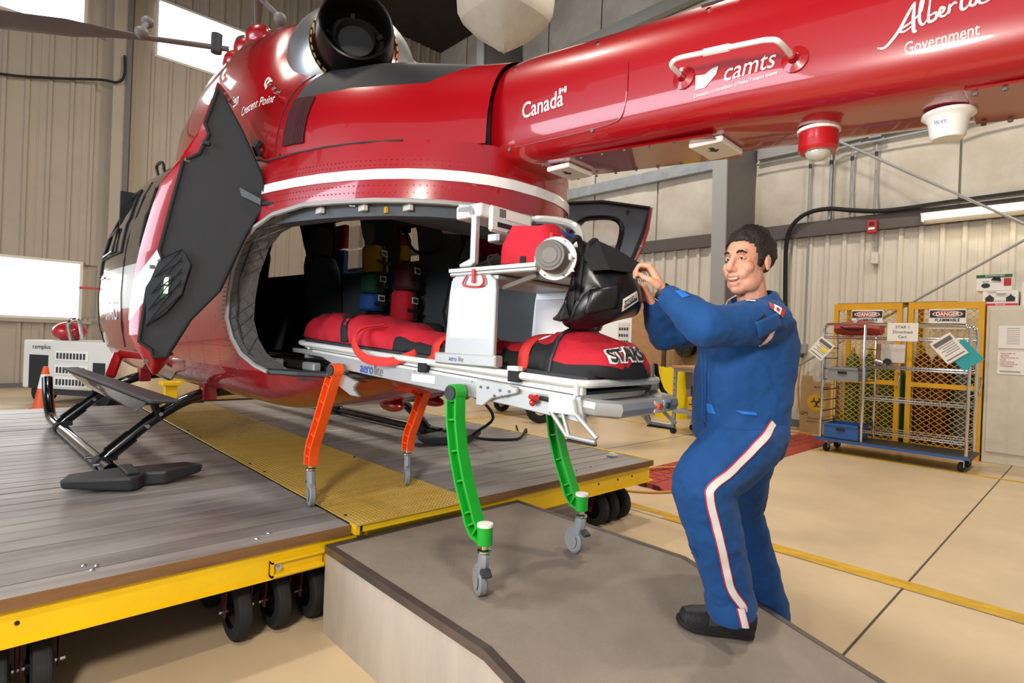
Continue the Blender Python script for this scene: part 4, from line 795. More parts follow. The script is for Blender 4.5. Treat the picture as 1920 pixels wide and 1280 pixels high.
# hinge bracket plate, red lever, triangular ground feet
SP('bracket_plate', MB().prism([(-.016, -.10, 1.335), (-.016, -.33, 1.315), (-.016, -.33, 1.29), (-.016, -.19, 1.255), (-.016, -.14, 1.22), (-.016, -.10, 1.22)], (-.018, 0, 0)), 'alu', bevel=.004)
for s, z in ((-.13, 1.30), (-.17, 1.30), (-.21, 1.27), (-.24, 1.295), (-.29, 1.295), (-.25, 1.27)): SP('screw', MB().cyl((-.036, s, z), (1, 0, 0), .006, .005, 8), 'steel_grey')
lv = SP('release_lever', MB().tube([(-.03, -.40, 1.285), (-.05, -.445, 1.285)], .012, 8).ball((-.03, -.41, 1.262), .014), 'fire_red', smooth=True); SP('lever_rod', MB().tube([(-.02, -.44, 1.283), (-.02, -.50, 1.278)], .009, 8), 'black_matte', lv)
for t0 in (-.035, TW+.01):
    A = [(-.50, 1.30), (-.61, 1.29), (-.625, 1.245), (-.72, 1.165), (-.72, 1.15), (-.58, 1.145), (-.49, 1.235)]
    ft = SP('ground_foot', MB().prism([(t0, -.49, 1.30), (t0, -.60, 1.292), (t0, -.615, 1.235), (t0, -.49, 1.235)], (.022, 0, 0)), 'alu_white', bevel=.003)
    SP('foot_loop', MB().tube([(t0+.011, -.495, 1.24), (t0+.011, -.575, 1.155), (t0+.011, -.70, 1.15), (t0+.011, -.705, 1.165), (t0+.011, -.61, 1.24)], .0095, 8), 'alu', ft); SP('foot_loop', MB().tube([(t0+.011, -.55, 1.24), (t0+.011, -.585, 1.152)], .008, 8), 'alu', ft); SP('foot_pad', MB().box(t0, t0+.022, -.70, -.575, 1.136, 1.144), 'black_rubber', ft)
SP('folded_wing', MB().prism([(-.03, 1.06, 1.30), (-.03, 1.16, 1.27), (-.03, .86, 1.17), (-.03, .78, 1.17), (-.03, .84, 1.21), (-.03, .80, 1.25)], (.02, 0, 0)), 'alu', bevel=.004)
# legs
def leg(pts, t0, mt, w=.03, th=.058, ribs=6, foot=None):
    P = [Vector((s, z)) for s, z in pts]; L, Rr = [], []
    for i, p in enumerate(P):
        d = (P[min(i+1, len(P)-1)]-P[max(i-1, 0)]).normalized(); n_ = Vector((-d.y, d.x)); L.append(p+n_*w); Rr.append(p-n_*w)
    def strip(A, B, ta, tb): 
        m_ = MB(); m_.loft([[(ta, a.x, a.y), (ta, b.x, b.y), (tb, b.x, b.y), (tb, a.x, a.y)] for a, b in zip(A, B)]); return m_
    g = SP('leg', strip(L, Rr, t0+th*.55, t0+th), mt, bevel=.002)
    SP('leg_flange', strip(L, [l.lerp(r_, .16) for l, r_ in zip(L, Rr)], t0, t0+th*.6), mt, g); SP('leg_flange', strip([l.lerp(r_, .84) for l, r_ in zip(L, Rr)], Rr, t0, t0+th*.6), mt, g)
    tot = len(P)-1
    for k in range(1, ribs+1):
        f = k/(ribs+1)*tot; i = int(f); u = f-i; a = L[i].lerp(L[i+1], u); b = Rr[i].lerp(Rr[i+1], u); c = (b-a).orthogonal().normalized()*.004
        SP('leg_rib', MB().prism([(t0+.006, a.x+c.x, a.y+c.y), (t0+.006, b.x+c.x, b.y+c.y), (t0+.006, b.x-c.x, b.y-c.y), (t0+.006, a.x-c.x, a.y-c.y)], (th*.6, 0, 0)), mt, g)
    p = P[0]
    SP('pivot_head', MB().cyl((t0+th*.5, p.x, p.y), (1, 0, 0), w*1.18, th, 20), mt, g, smooth=True)
    SP('pivot_cap', MB().cyl((t0-.003, p.x, p.y), (1, 0, 0), w*.98, .012, 20), 'dark_plastic', g); SP('pivot_boss', MB().cyl((t0+th+.016, p.x, p.y), (1, 0, 0), w*1.05, .034, 20), 'steel_grey', g, smooth=True)
    return g
def caster(s, t, zg, ang, parent):
    M = MT @ Matrix.Translation((t, s, zg)) @ Matrix.Rotation(ang, 4, 'Z')
    def Q(nm, mb, mt, pr, **k): return obj(nm, mb.xf(M), mt, pr, **k)
    c = Q('caster', MB().loft([[(x*.024, y0+y*ry, z) for x, y in ((1, 0), (.7, .7), (0, 1), (-.7, .7), (-1, 0), (-.7, -.7), (0, -1), (.7, -.7))] for y0, ry, z in ((-.045, .028, .062), (-.03, .042, .10), (-.006, .036, .15), (0, .03, .185), (0, .026, .19))]), 'grey_plastic', parent, smooth=True)
    Q('swivel', MB().lathe([(.02, .19), (.03, .195), (.03, .203), (.016, .208), (.016, .235)], (0, 0, 0), (0, 0, 1), 16), 'chrome', c, smooth=True)
    w_ = Q('caster_wheel', MB().lathe([(.03, -.016), (.055, -.018), (.064, -.012), (.064, .012), (.055, .018), (.03, .016)], (0, -.045, .064), (1, 0, 0), 24), 'grey_plastic', c, smooth=True)
    Q('wheel_cover', MB().lathe([(.04, -.022), (.038, -.019)], (0, -.045, .064), (1, 0, 0), 20), 'cylinder_grey', w_); Q('wheel_cover', MB().lathe([(.038, .019), (.04, .022)], (0, -.045, .064), (1, 0, 0), 20), 'cylinder_grey', w_)
    Q('brake_pedal', MB().prism([(-.022, .02, .118), (-.022, .055, .105), (-.022, .055, .118), (-.022, .02, .138)], (.044, 0, 0)), 'dark_plastic', c, bevel=.004)
zr = lambda t, s: rz_at(T(s, t, 0).y)
for t0 in (-.085, TW+.03):
    g = leg([(.97, 1.30), (1.02, 1.20), (1.075, 1.08), (1.13, .96), (1.18, .86), (1.195, .80), (1.195, .74)], t0, 'orange', .032)
    caster(1.195, t0+.03, .519, R(-20 if t0 < 0 else -35), g)
    SP('leg_lock', MB().box(t0+.058, t0+.09, .93, .99, 1.22, 1.29), 'dark_plastic', g, bevel=.006)
    g = leg([(0.0, 1.265), (-.005, 1.15), (-.03, 1.02), (-.07, .90), (-.125, .78), (-.145, .735), (-.165, .71), (-.20, .70)], t0, 'green', .032, ribs=6)
    SP('white_sticker', MB().prism([(t0+.012, -.065-.0335, .905), (t0+.012, -.118-.0335, .79), (t0+.046, -.118-.0335, .79), (t0+.046, -.065-.0335, .905)], (0, -.002, 0)), 'white_paint', g)
    SP('leg_socket', MB().cyl((t0+.03, -.205, .70), (0, 0, 1), .032, .075, 16), 'green', g, smooth=True); SP('socket_cap', MB().cyl((t0+.03, -.205, .742), (0, 0, 1), .033, .012, 16), 'white_plastic', g)
    caster(-.205, t0+.03, zr(t0, -.2)+.004, R(150 if t0 < 0 else 165), g)
# equipment bridge
br_ = thing('equipment_bridge', 'white aluminium equipment bridge straddling the stretcher', 'bridge', tuple(T(-.05, .29, 1.4)))
def BP(nm, mb, mt, parent=None, **k): return obj(nm, mb.xf(MT), mt, parent or br_, **k)
def panel(t0, th):
    return MB().prism([(t0, .115, 1.43), (t0, .095, 1.70), (t0, .085, 1.755), (t0, .06, 1.775), (t0, -.15, 1.775), (t0, -.185, 1.75), (t0, -.19, 1.70), (t0, -.19, 1.42)], (th, 0, 0))
for t0 in (-.03, TW-.01):
    p = BP('side_panel', panel(t0, .022), 'alu', bevel=.004); BP('panel_face', MB().box(t0-.003, t0+.025, -.16, .085, 1.50, 1.72), 'white_plastic', p, bevel=.004)
    BP('foot_bar', MB().box(t0-.02, t0+.03, -.22, .16, 1.385, 1.435), 'alu', p, bevel=.006)
BP('top_deck', MB().box(-.02, TW+.01, -.19, .09, 1.752, 1.772), 'alu', bevel=.004)
ty = BP('tray', MB().box(-.03, TW+.02, -.40, .10, 1.775, 1.793), 'alu', bevel=.005); BP('tray_edge', MB().box(-.034, -.02, -.40, .10, 1.793, 1.808), 'alu_white', ty)
for s in (.05, -.15): BP('tray_spacer', MB().box(.05, TW-.05, s-.02, s+.02, 1.772, 1.776), 'steel_grey', ty)
[BP('tray_bracket', MB().tube([(q, -.19, 1.72), (q, -.37, 1.765)], .012, 8), 'steel_grey', ty) for q in (.02, TW-.02)]
BP('red_bail', MB().tube(smoothpath([(-.038, -.02, 1.775), (-.04, .0, 1.74), (-.04, -.02, 1.728), (-.04, -.10, 1.722), (-.04, -.13, 1.74), (-.038, -.115, 1.775)], 4), .005, 6), 'fire_red'); BP('red_latch', MB().box(-.042, -.03, -.07, -.055, 1.74, 1.80), 'fire_red')
st_text('aero', .06, -.0515, 1.412, .032, 'ink_blue', br_, sx=.86); st_text('lite', -.0, -.0515, 1.411, .032, 'steel_grey', br_, sx=.86)
# upright arm with mounting head
ar = BP('upright_arm', MB().prism([(-.02, .05, 1.815), (-.02, -.02, 1.815), (-.02, -.045, 1.83), (-.02, -.045, 2.05), (-.02, -.02, 2.085), (-.02, .07, 2.10), (-.02, .075, 2.06), (-.02, .0, 2.05), (-.02, -.015, 2.02), (-.02, -.015, 1.85), (-.02, .05, 1.83)], (.03, 0, 0)), 'alu', bevel=.004)
hd = BP('mount_head', MB().box(-.02, .30, -.075, .085, 2.03, 2.09, ), 'alu_white', bevel=.01, seg=2)
BP('head_plate', MB().box(.02, .30, -.10, -.075, 1.97, 2.085), 'alu_white', hd, bevel=.01); BP('head_slot', MB().box(.06, .22, -.104, -.1, 1.995, 2.015), 'black_matte', hd); BP('head_sticker', MB().box(.10, .28, -.103, -.1, 2.035, 2.075), 'paper', hd); BP('head_sticker', MB().box(.07, .11, -.1035, -.1, 2.04, 2.075), 'steel_grey', hd)
BP('head_clamp', MB().box(.08, .16, -.09, -.02, 1.935, 1.975), 'steel', hd, bevel=.006)
# gear on the bridge
def thing_at(nm, lab, cat, loc): return thing(nm, lab, cat, tuple(loc))
rp = thing_at('red_pouch', 'small red zipped pouch standing on the stretcher bridge tray', 'pouch', T(-.25, .12, 1.793))
secs = []
for i in range(9):
    u = i/8; z = 1.794+.19*u; k = 1-.12*max(0, u-.6)/.4*2.2; hw, hd_ = .10*k*(1+.03*sin(u*7)), .135*k*(1+.05*sin(PI*u))
    secs.append([(.14+hw*math.copysign(abs(cos(a))**.55, cos(a)), -.25+hd_*math.copysign(abs(sin(a))**.55, sin(a)), z+.008*sin(3*a)*(u > .5)) for a in [2*PI*j/20 for j in range(20)]])
obj('body', MB().loft(secs).xf(MT), 'bag_red', rp, smooth=True)
obj('zip', MB().tube([(.08, -.15, 1.965), (.085, -.22, 1.982), (.09, -.32, 1.97), (.09, -.37, 1.92)], .009, 6).xf(MT), 'bag_black', rp); obj('zip', MB().tube([(.18, -.15, 1.965), (.18, -.22, 1.984), (.185, -.32, 1.972), (.19, -.37, 1.92)], .009, 6).xf(MT), 'bag_black', rp)
for t in (.09, .16): obj('pull_tab', MB().box(t-.012, t+.012, -.39, -.375, 1.92, 1.945).xf(MT), 'strap_red', rp, bevel=.003)
obj('maker_tag', MB().box(.032, .042, -.23, -.15, 1.803, 1.823).xf(MT), 'bag_black', rp); obj('loop', MB().box(.03, .04, -.29, -.26, 1.80, 1.85).xf(MT), 'bag_black', rp, bevel=.004)
obj('drawcord', MB().tube(smoothpath([T(-.13, .05, 1.81), T(-.09, .04, 1.82), T(-.08, .03, 1.86), T(-.12, .05, 1.87)], 4), .003, 5), 'bag_black', rp)
fl_ = thing_at('suction_canister', 'round grey canister on a white bracket with white retaining strap', 'canister', T(-.44, .05, 1.78))
CC = T(-.46, .0, 1.828); CX = (-SE*.85-SD*.35+Vector((0, 0, .0))).normalized()
obj('canister', MB().lathe([(0, .055), (.03, .055), (.031, .052), (.045, .056), (.047, .052), (.058, .055), (.062, .04), (.064, -.06), (0, -.06)], CC, CX, 28), 'steel_grey', fl_, smooth=True)
obj('mount_ring', MB().lathe([(.068, -.03), (.085, -.03), (.085, -.045), (.068, -.045)], CC, CX, 28), 'white_paint', fl_, smooth=True)
xd = CX.cross(Vector((0, 0, 1))).normalized()
obj('retaining_strap', MB().box(-.072, .072, -.012, .012, -.01, .066, basis(CC, xd, Vector((0, 0, 1)))), 'white_paint', fl_, bevel=.004)
obj('base_bracket', MB().prism([CC-CX*.035+xd*.08-Vector((0, 0, .053)), CC-CX*.035-xd*.08-Vector((0, 0, .053)), CC-CX*.035-xd*.05, CC-CX*.035+xd*.05], CX*.012), 'white_paint', fl_)
for a in range(6): obj('screw', MB().cyl(CC-CX*.028+(xd*cos(a*1.05)+Vector((0, 0, 1))*sin(a*1.05))*.077, CX, .004, .006, 8), 'steel_grey', fl_)
mo = thing_at('monitor', 'grey and blue portable monitor with a rounded carry handle', 'monitor', T(-.1, .44, 1.794))
obj('body', MB().box(.34, .54, -.26, .02, 1.794, 1.99).xf(MT), 'dark_plastic', mo, bevel=.02, seg=2); obj('blue_band', MB().box(.335, .545, -.22, -.05, 1.99, 2.02).xf(MT), 'ink_blue', mo, bevel=.01)
obj('carry_handle', MB().tube(smoothpath([(.36, .02, 1.97), (.36, .0, 2.06), (.37, -.08, 2.085), (.40, -.22, 2.06), (.42, -.28, 2.02), (.43, -.29, 1.95)], 5), .02, 8, flat=1.3).xf(MT), 'lens', mo, smooth=True)
tbx = thing_at('coiled_hose', 'coiled dark hoses and fittings behind the canister', 'hose', T(-.3, .32, 1.794))
for i in range(3): obj('hose', MB().tube(smoothpath([T(-.30-.03*i, .27+.03*i, 1.80), T(-.32-.03*i, .28, 1.88+.02*i), T(-.36-.02*i, .32, 1.92), T(-.39, .36+.02*i, 1.80)], 5), .010, 6), 'bag_black', tbx, smooth=True)
obj('hose_fitting', MB().tube([T(-.33, .27, 1.925), T(-.39, .27, 1.925)], .014, 10), 'white_plastic', tbx)
# ---------------------------------------------------------------- red casualty bag on the stretcher
sb = thing('casualty_bag', 'long red and black quilted casualty bag lying along the stretcher', 'sleeping bag', tuple(T(.4, .29, 1.42)))
import mathutils
def nz(p, f=1.0): return mathutils.noise.noise(Vector(p)*f)
CS = [(1.74, .10, .03, .30), (1.70, .17, .09, .30), (1.55, .22, .15, .29), (1.3, .245, .165, .28), (1.0, .255, .165, .28), (.7, .25, .13, .28), (.45, .245, .10, .28), (.2, .235, .09, .28), (0, .225, .085, .29), (-.2, .225, .10, .29), (-.30, .235, .13, .29), (-.40, .24, .15, .29)]
def bag_ring(s, hw, h, tc, z0, n=26):
    ring = []
    for k in range(n):
        a = 2*PI*k/n; c, q = cos(a), sin(a); x = hw*math.copysign(abs(c)**.75, c); z = h*abs(q)**.8 if q > 0 else -.012*abs(q)
        w_ = .018*nz((s*5, a*1.2, 1), 1.6)+.010*nz((s*13, a*3, 4))
        ring.append(T(s, tc+x*(1+w_*2), z0+z+(w_*1.4*(q > .05))))
    return ring
ss = [lerp(1.74, -.40, i/54) for i in range(55)]
rings = []
tabs = sorted([(s, a, b, c) for s, a, b, c in CS])
for s in ss:
    hw, h, tc = interp(tabs, s); rings.append(bag_ring(s, hw, h, tc, 1.405+.043*s))
mb = MB(); n = 26
vs = [v for r_ in rings for v in r_]; mb.v = [tuple(v) for v in vs]
for i in range(len(rings)-1):
    for k in range(n):
        k2 = (k+1) % n; mb.f.append((i*n+k, i*n+k2, (i+1)*n+k2, (i+1)*n+k)); s = ss[i]
        lowside = (k in (23, 24, 25, 0, 1, 12, 11, 13, 14) and s < .62) or k in range(14, 26) or (s < -.1 and k in (2, 10))
        mb.mi.append(1 if lowside else 0)
mb.f.append(tuple(range(n))); mb.mi.append(0)
body = obj('bag_body', mb, ['bag_red', 'bag_black'], sb, smooth=True, angle=70)
# foot pouch with zip band and lettering
FS = [(-.37, .22, .13), (-.40, .245, .165), (-.43, .245, .17), (-.49, .235, .165), (-.56, .22, .15), (-.62, .20, .125), (-.66, .16, .09), (-.675, .10, .05)]
fr_ = [bag_ring(s, hw, h, .29, 1.375) for s, hw, h in FS]; fp = MB(); fp.v = [tuple(v) for r_ in fr_ for v in r_]
for i in range(len(fr_)-1):
    for k in range(n):
        k2 = (k+1) % n; fp.f.append((i*n+k, i*n+k2, (i+1)*n+k2, (i+1)*n+k)); fp.mi.append(1 if i < 2 or k in range(13, 26) or k in (0, 12) else 0)
fp.f.append(tuple(range((len(fr_)-1)*n, len(fr_)*n))); fp.mi.append(1)
foot = obj('foot_pouch', fp, ['bag_red', 'bag_black'], sb, smooth=True, angle=70)
obj('zip', MB().tube([v+Vector((0, 0, .006)) for v in fr_[2][0:14]], .008, 6), 'dark_plastic', foot); obj('zip_pull', MB().box(-.008, .008, -.004, .004, -.05, 0, Matrix.Translation(T(-.68, .42, 1.42))), 'steel_grey', foot)
bvf = bvh_of([fp])
def drape_dn(mb_, off): 
    d = (SD*.95+Vector((0, 0, -.6))).normalized(); out = []
    for v in mb_.v:
        v = Vector(v); h = bvf.ray_cast(v-d*.5, d); h0 = h[0] if h[0] is not None else v; out.append(tuple(h0-d*off))
    mb_.v = out; return mb_
Mt = basis(T(-.66, .24, 1.46), SE, SD*.4+Vector((0, 0, .9)))
obj('lettering', drape_dn(text_mb('STARS',  .082, Mt, cut=.02, bold=.009, sx=.95), .004), 'decal', foot); obj('lettering', drape_dn(text_mb('STARS',  .082, Mt, cut=.02, bold=.003, sx=.95), .007), 'ink', foot)['label'] = 'black STARS lettering outlined in white'
# straps
def strap(pts, w, mt, parent, th=.003):
    P = smoothpath(pts, 5); L, Rr = [], []
    for i, p in enumerate(P):
        L.append(p+SD*w); Rr.append(p-SD*w)
    m_ = MB(); m_.grid([L, Rr]); return obj('strap', m_, mt, parent, smooth=True, solid=th)
def over(s, tab=tabs, z0=None, lift=.008, n_=9, d=0):
    hw, h, tc = interp(tab, s); out = []
    for i in range(n_):
        a = PI*(1-i/(n_-1)); c, q = cos(a), sin(a); out.append(T(s+d*(i/(n_-1)-.5), tc+(hw+lift)*math.copysign(abs(c)**.75, c), 1.405+.043*s+(h+lift+.012)*abs(q)**.8))
    return out
strap([T(.26, -.03, 1.38)]+over(.26), .028, 'strap_red', sb); strap([T(-.31, -.03, 1.37)]+over(-.28), .028, 'strap_red', sb); strap(over(1.15, d=.25), .035, 'bag_black', sb)
obj('strap', MB().tube(smoothpath([T(.72, .08, 1.56), T(.82, .0, 1.53), T(.80, -.06, 1.46), T(.68, -.075, 1.385), T(.52, -.05, 1.37), T(.42, .0, 1.40), T(.40, .06, 1.43)], 5), .022, 8, flat=.25), 'strap_red', sb, smooth=True)
for s in (-.50, -.60): obj('buckle_strap', MB().tube(smoothpath([T(s, .1+.5*(s < -.55), 1.42), T(s, .06+.56*(s < -.55), 1.37), T(s-.03, .05+.56*(s < -.55), 1.31), T(s-.06, .06+.54*(s < -.55), 1.285)], 4), .012, 6, flat=.4), 'bag_black', sb, smooth=True)
obj('toggle', MB().ball(T(1.18, .12, 1.60), (.02, .02, .012)), 'bag_black', sb, smooth=True); obj('quilt_logo', text_mb('S', .07, basis(T(.78, .22, 1.565), SE, SD), bold=.001), 'decal', sb)

# ---------------------------------------------------------------- kit bags and bottle inside the cabin
def kit_bag(nm, lab, c, size, rz, mt, tilt=0, tag_=True):
    M = Matrix.Translation(c) @ Matrix.Rotation(rz, 4, 'Z') @ Matrix.Rotation(tilt, 4, 'X'); w, d, h = size
    k = thing(nm, lab, 'bag', tuple(c)); secs = []
    for u in (0, .12, .5, .88, 1):
        e = (.84 if u in (0, 1) else 1)*(1-.08*u); secs.append([M @ Vector((w/2*e*math.copysign(abs(cos(a))**.5, cos(a)), d/2*e*math.copysign(abs(sin(a))**.5, sin(a)), h*u)) for a in [2*PI*j/16 for j in range(16)]])
    obj('body', MB().loft(secs), mt, k, smooth=True)
    if tag_:
        f = MB().box(-.055, .055, -d/2-.012, -d/2-.006, h*.60, h*.60+.055, M); o = obj('name_tag', f, 'reflective', k); obj('tag_label', MB().box(-.042, .042, -d/2-.014, -d/2-.012, h*.60+.012, h*.60+.043, M), 'ink', o)
    obj('webbing', MB().box(-.02, .02, -d/2-.01, -d/2-.004, 0, h, M), 'bag_black', k); obj('webbing', MB().box(-w*.48, w*.48, -d/2-.006, -d/2, h*.33, h*.33+.025, M), 'bag_black', k)
    obj('grab_handle', MB().tube(smoothpath([M @ Vector((-.05, 0, h*.97)), M @ Vector((-.03, 0, h*1.12)), M @ Vector((.03, 0, h*1.12)), M @ Vector((.05, 0, h*.97))], 4), .009, 6), 'bag_black', k)
    return k
RB = .55
kit_bag('kit_bag', 'blue medical kit bag at the bottom of the strapped cabin stack', (2.57, 4.60, 1.72), (.24, .18, .15), RB, 'bag_blue')
kit_bag('kit_bag', 'dark green medical kit bag in the middle of the strapped cabin stack', (2.59, 4.62, 1.88), (.24, .18, .18), RB, 'bag_green')
kit_bag('kit_bag', 'yellow medical kit bag on top of the strapped cabin stack', (2.61, 4.62, 2.07), (.26, .18, .24), RB, 'bag_yellow', -.08)
kit_bag('kit_bag', 'bright red medical kit bag strapped below the maroon one', (2.60, 4.10, 1.62), (.26, .18, .26), RB, 'bag_red')
kit_bag('kit_bag', 'maroon medical kit bag strapped above the bright red one', (2.63, 4.10, 1.89), (.24, .18, .22), RB, 'bag_maroon', -.1)
kit_bag('kit_bag', 'flat blue soft bag lying behind the red casualty bag', (2.12, 4.35, 1.50), (.3, .2, .16), .3, 'bag_blue', tag_=False)
obj('bag_rack', MB().box(.30, .86, -.75, .45, 1.27, 1.62, Matrix.Translation(HO) @ Matrix.Rotation(HA, 4, 'Z')), 'seat_grey', heli, bevel=.03, seg=2)
fe = thing('fire_extinguisher', 'red and yellow fire extinguisher clipped to the cabin side wall', 'extinguisher', (2.76, 4.3, 2.1))
obj('bottle', MB().lathe([(.0, .0), (.045, .0), (.048, .02), (.048, .24), (.03, .28), (.018, .30)], (2.72, 4.3, 2.12), (0, 0, 1), 16), 'fire_red', fe, smooth=True); obj('label_band', MB().lathe([(.0488, .05), (.0488, .18)], (2.72, 4.3, 2.12), (0, 0, 1), 16, cap=False), 'bag_yellow', fe)
obj('valve', MB().box(2.70, 2.74, 4.25, 4.35, 2.42, 2.46), 'black_matte', fe, bevel=.006); obj('hose', MB().tube(smoothpath([(2.70, 4.3, 2.44), (2.66, 4.2, 2.36), (2.68, 4.1, 2.24), (2.70, 3.9, 2.20), (2.70, 3.75, 2.22)], 5), .014, 6), 'black_matte', fe, smooth=True)
# ---------------------------------------------------------------- crew member in blue flight suit
man = thing('person', 'man in a royal blue flight suit lifting a black bag beside the stretcher', 'person', (2.45, .98, .30))
hr_ = Vector((sin(YAW), -cos(YAW), 0)); hf_ = Vector((cos(YAW), sin(YAW), 0)); ZV = Vector((0, 0, 1))
def capsule(mb, pts, n=14, flat=1):
    P = [Vector(p) for p, r_ in pts]; rs = [r_ for p, r_ in pts]
    t0 = (P[0]-P[1]).normalized(); t1 = (P[-1]-P[-2]).normalized()
    PP = [P[0]+t0*rs[0]*.85, P[0]+t0*rs[0]*.5]+P+[P[-1]+t1*rs[-1]*.5, P[-1]+t1*rs[-1]*.85]; RR = [rs[0]*.5, rs[0]*.86]+rs+[rs[-1]*.86, rs[-1]*.5]
    mb.tube(PP, RR, n)
def remesh(o, vox, smooth=6, fac=.5):
    md = o.modifiers.new('remesh', 'REMESH'); md.mode = 'VOXEL'; md.voxel_size = vox; md.use_smooth_shade = True
    md = o.modifiers.new('smooth', 'SMOOTH'); md.factor = fac; md.iterations = smooth
    return o
def clouds(o, scale, strength, name):
    tx = bpy.data.textures.new(name, 'CLOUDS'); tx.noise_scale = scale; tx.noise_depth = 2
    md = o.modifiers.new('folds', 'DISPLACE'); md.texture = tx; md.strength = strength; md.mid_level = .5; md.texture_coords = 'LOCAL'
# ---- body: one continuous surface (head, neck, trunk, arms, hands, legs)
HF = (-hr_*.86-hf_*.51).normalized(); HFt = (HF+ZV*-.02).normalized(); HLt = ZV.cross(HF).normalized(); HUp = HFt.cross(HLt)*-1
if HUp.z < 0: HUp = -HUp
HC = Vector((2.146, 0.958, 1.839))
def hp(x, y, z): return HC+HLt*x+HFt*y+HUp*z*1.08
MH = Matrix((HLt, HFt, HUp*1.12)).transposed().to_4x4(); MH.translation = HC
def blob(mb, c, r_, n=20, m_=14): b = MB(); b.ball(c, r_, n, m_); b.xf(MH); mb.add(b.v, b.f)
bd = MB()
for c, r_ in (((0, -.020, .034), (.074, .094, .080)), ((0, .020, .03), (.066, .064, .062)), ((0, .026, -.040), (.060, .060, .072)), ((0, .004, -.05), (.062, .06, .058)), ((.03, .022, -.075), (.030, .046, .032)), ((-.03, .022, -.075), (.030, .046, .032)), ((0, .052, -.095), (.030, .030, .022)), ((0, .070, -.098), (.017, .015, .015)),
              ((0, .074, .026), (.050, .016, .012)), ((.028, .073, .027), (.022, .014, .009)), ((-.028, .073, .027), (.022, .014, .009)), ((.040, .056, -.026), (.025, .026, .024)), ((-.040, .056, -.026), (.025, .026, .024)), ((.03, .066, -.045), (.02, .018, .02)), ((-.03, .066, -.045), (.02, .018, .02)),
              ((0, .104, -.030), (.0140, .0175, .0120)), ((.012, .090, -.034), (.009, .011, .0085)), ((-.012, .090, -.034), (.009, .011, .0085)), ((0, .083, -.052), (.026, .010, .009)), ((0, .080, -.080), (.022, .011, .009)),
              ((.0775, -.014, -.004), (.009, .017, .026)), ((-.0775, -.014, -.004), (.009, .017, .026)), ((.079, -.012, -.026), (.007, .010, .010)), ((-.079, -.012, -.026), (.007, .010, .010))): blob(bd, c, r_)
nb = MB(); nb.tube([(0, .072, .028), (0, .083, .008), (0, .099, -.014), (0, .105, -.028)], [.010, .0105, .0125, .014], 12); nb.xf(MH); bd.add(nb.v, nb.f)
capsule(bd, [(hp(0, -.012, -.06), .055), (hp(0, -.03, -.12), .056), (hp(0, -.055, -.19), .066)])
LS, LE, LW = Vector((2.176, 0.888, 1.603)), Vector((1.895, 0.988, 1.577)), Vector((1.871, 1.149, 1.702))
RS_, RE, RW = Vector((2.428, 1.145, 1.614)), Vector((2.179, 1.325, 1.564)), Vector((2.045, 1.315, 1.671))
capsule(bd, [(Vector((2.314, 1.005, 1.623)), .13), (Vector((2.296, 1.022, 1.445)), .14), (Vector((2.299, 1.032, 1.200)), .13)]); capsule(bd, [(LS, .055), (RS_, .055)])
capsule(bd, [(LS, .05), (LE, .042), (LE.lerp(LW, .5), .036), (LW, .027)]); capsule(bd, [(RS_, .05), (RE, .042), (RE.lerp(RW, .5), .036), (RW, .027)])
LH, LK, LA = Vector((2.235, 0.983, 1.142)), Vector((2.015, 1.039, 0.985)), Vector((2.176, 0.981, 0.478))
RH, RK, RA = Vector((2.417, 1.072, 1.098)), Vector((2.577, 1.140, 0.757)), Vector((2.80, 1.02, .10))
capsule(bd, [(LH, .08), (LK, .06), (LA, .045)]); capsule(bd, [(RH, .08), (RK, .06), (RA, .045)])
# hands: palm plus four fingers and thumb closing on the bag's rim
def hand(wr, kn, tipdir, across, s_):
    # wr wrist, kn centre of knuckles, tipdir direction fingers curl to, across unit from index to little finger
    ax = (kn-wr).normalized(); across = (across-ax*across.dot(ax)).normalized()
    pm_ = wr.lerp(kn, .55); b = MB()
    for u in (-.028, -.010, .010, .028): capsule(bd, [(wr.lerp(kn, .12)+across*u*.55, .017), (wr.lerp(kn, .6)+across*u*.9, .0155), (kn+across*u, .0125)], 10)
    for u, L_ in ((-.031, .92), (-.0105, 1.03), (.0105, .98), (.030, .78)):
        k0 = kn+across*u; d1 = (ax*.75+tipdir*.65).normalized(); d2 = (ax*.0+tipdir).normalized(); d3 = (tipdir*.7-ax*.7).normalized()
        p1 = k0+d1*.042*L_; p2 = p1+d2*.026*L_; p3 = p2+d3*.020*L_; capsule(bd, [(k0, .0115), (p1, .0098), (p2, .0088), (p3, .0078)], 10)
    th0 = wr.lerp(kn, .35)-across*.030+tipdir*.012; th1 = wr.lerp(kn, .70)-across*.044+tipdir*.030; th2 = kn-across*.034+tipdir*.048; th3 = kn+ax*.022-across*.02+tipdir*.054
    capsule(bd, [(th0, .0165), (th1, .0125), (th2, .0105), (th3, .0088)], 10)
dnv = (-hr_*.45-ZV*.9).normalized()
LKN = Vector((1.845, 1.202, 1.798)); hand(LW, LKN, dnv, (hf_*.9+ZV*.1+hr_*.1), 1)
RKN = Vector((1.995, 1.335, 1.751)); hand(RW, RKN, (-hr_*.5-ZV*.85).normalized(), (-hf_*.9+ZV*.1), -1)
body_ = remesh(obj('body', bd, 'skin', man, smooth=True), .0042, 5, .5)
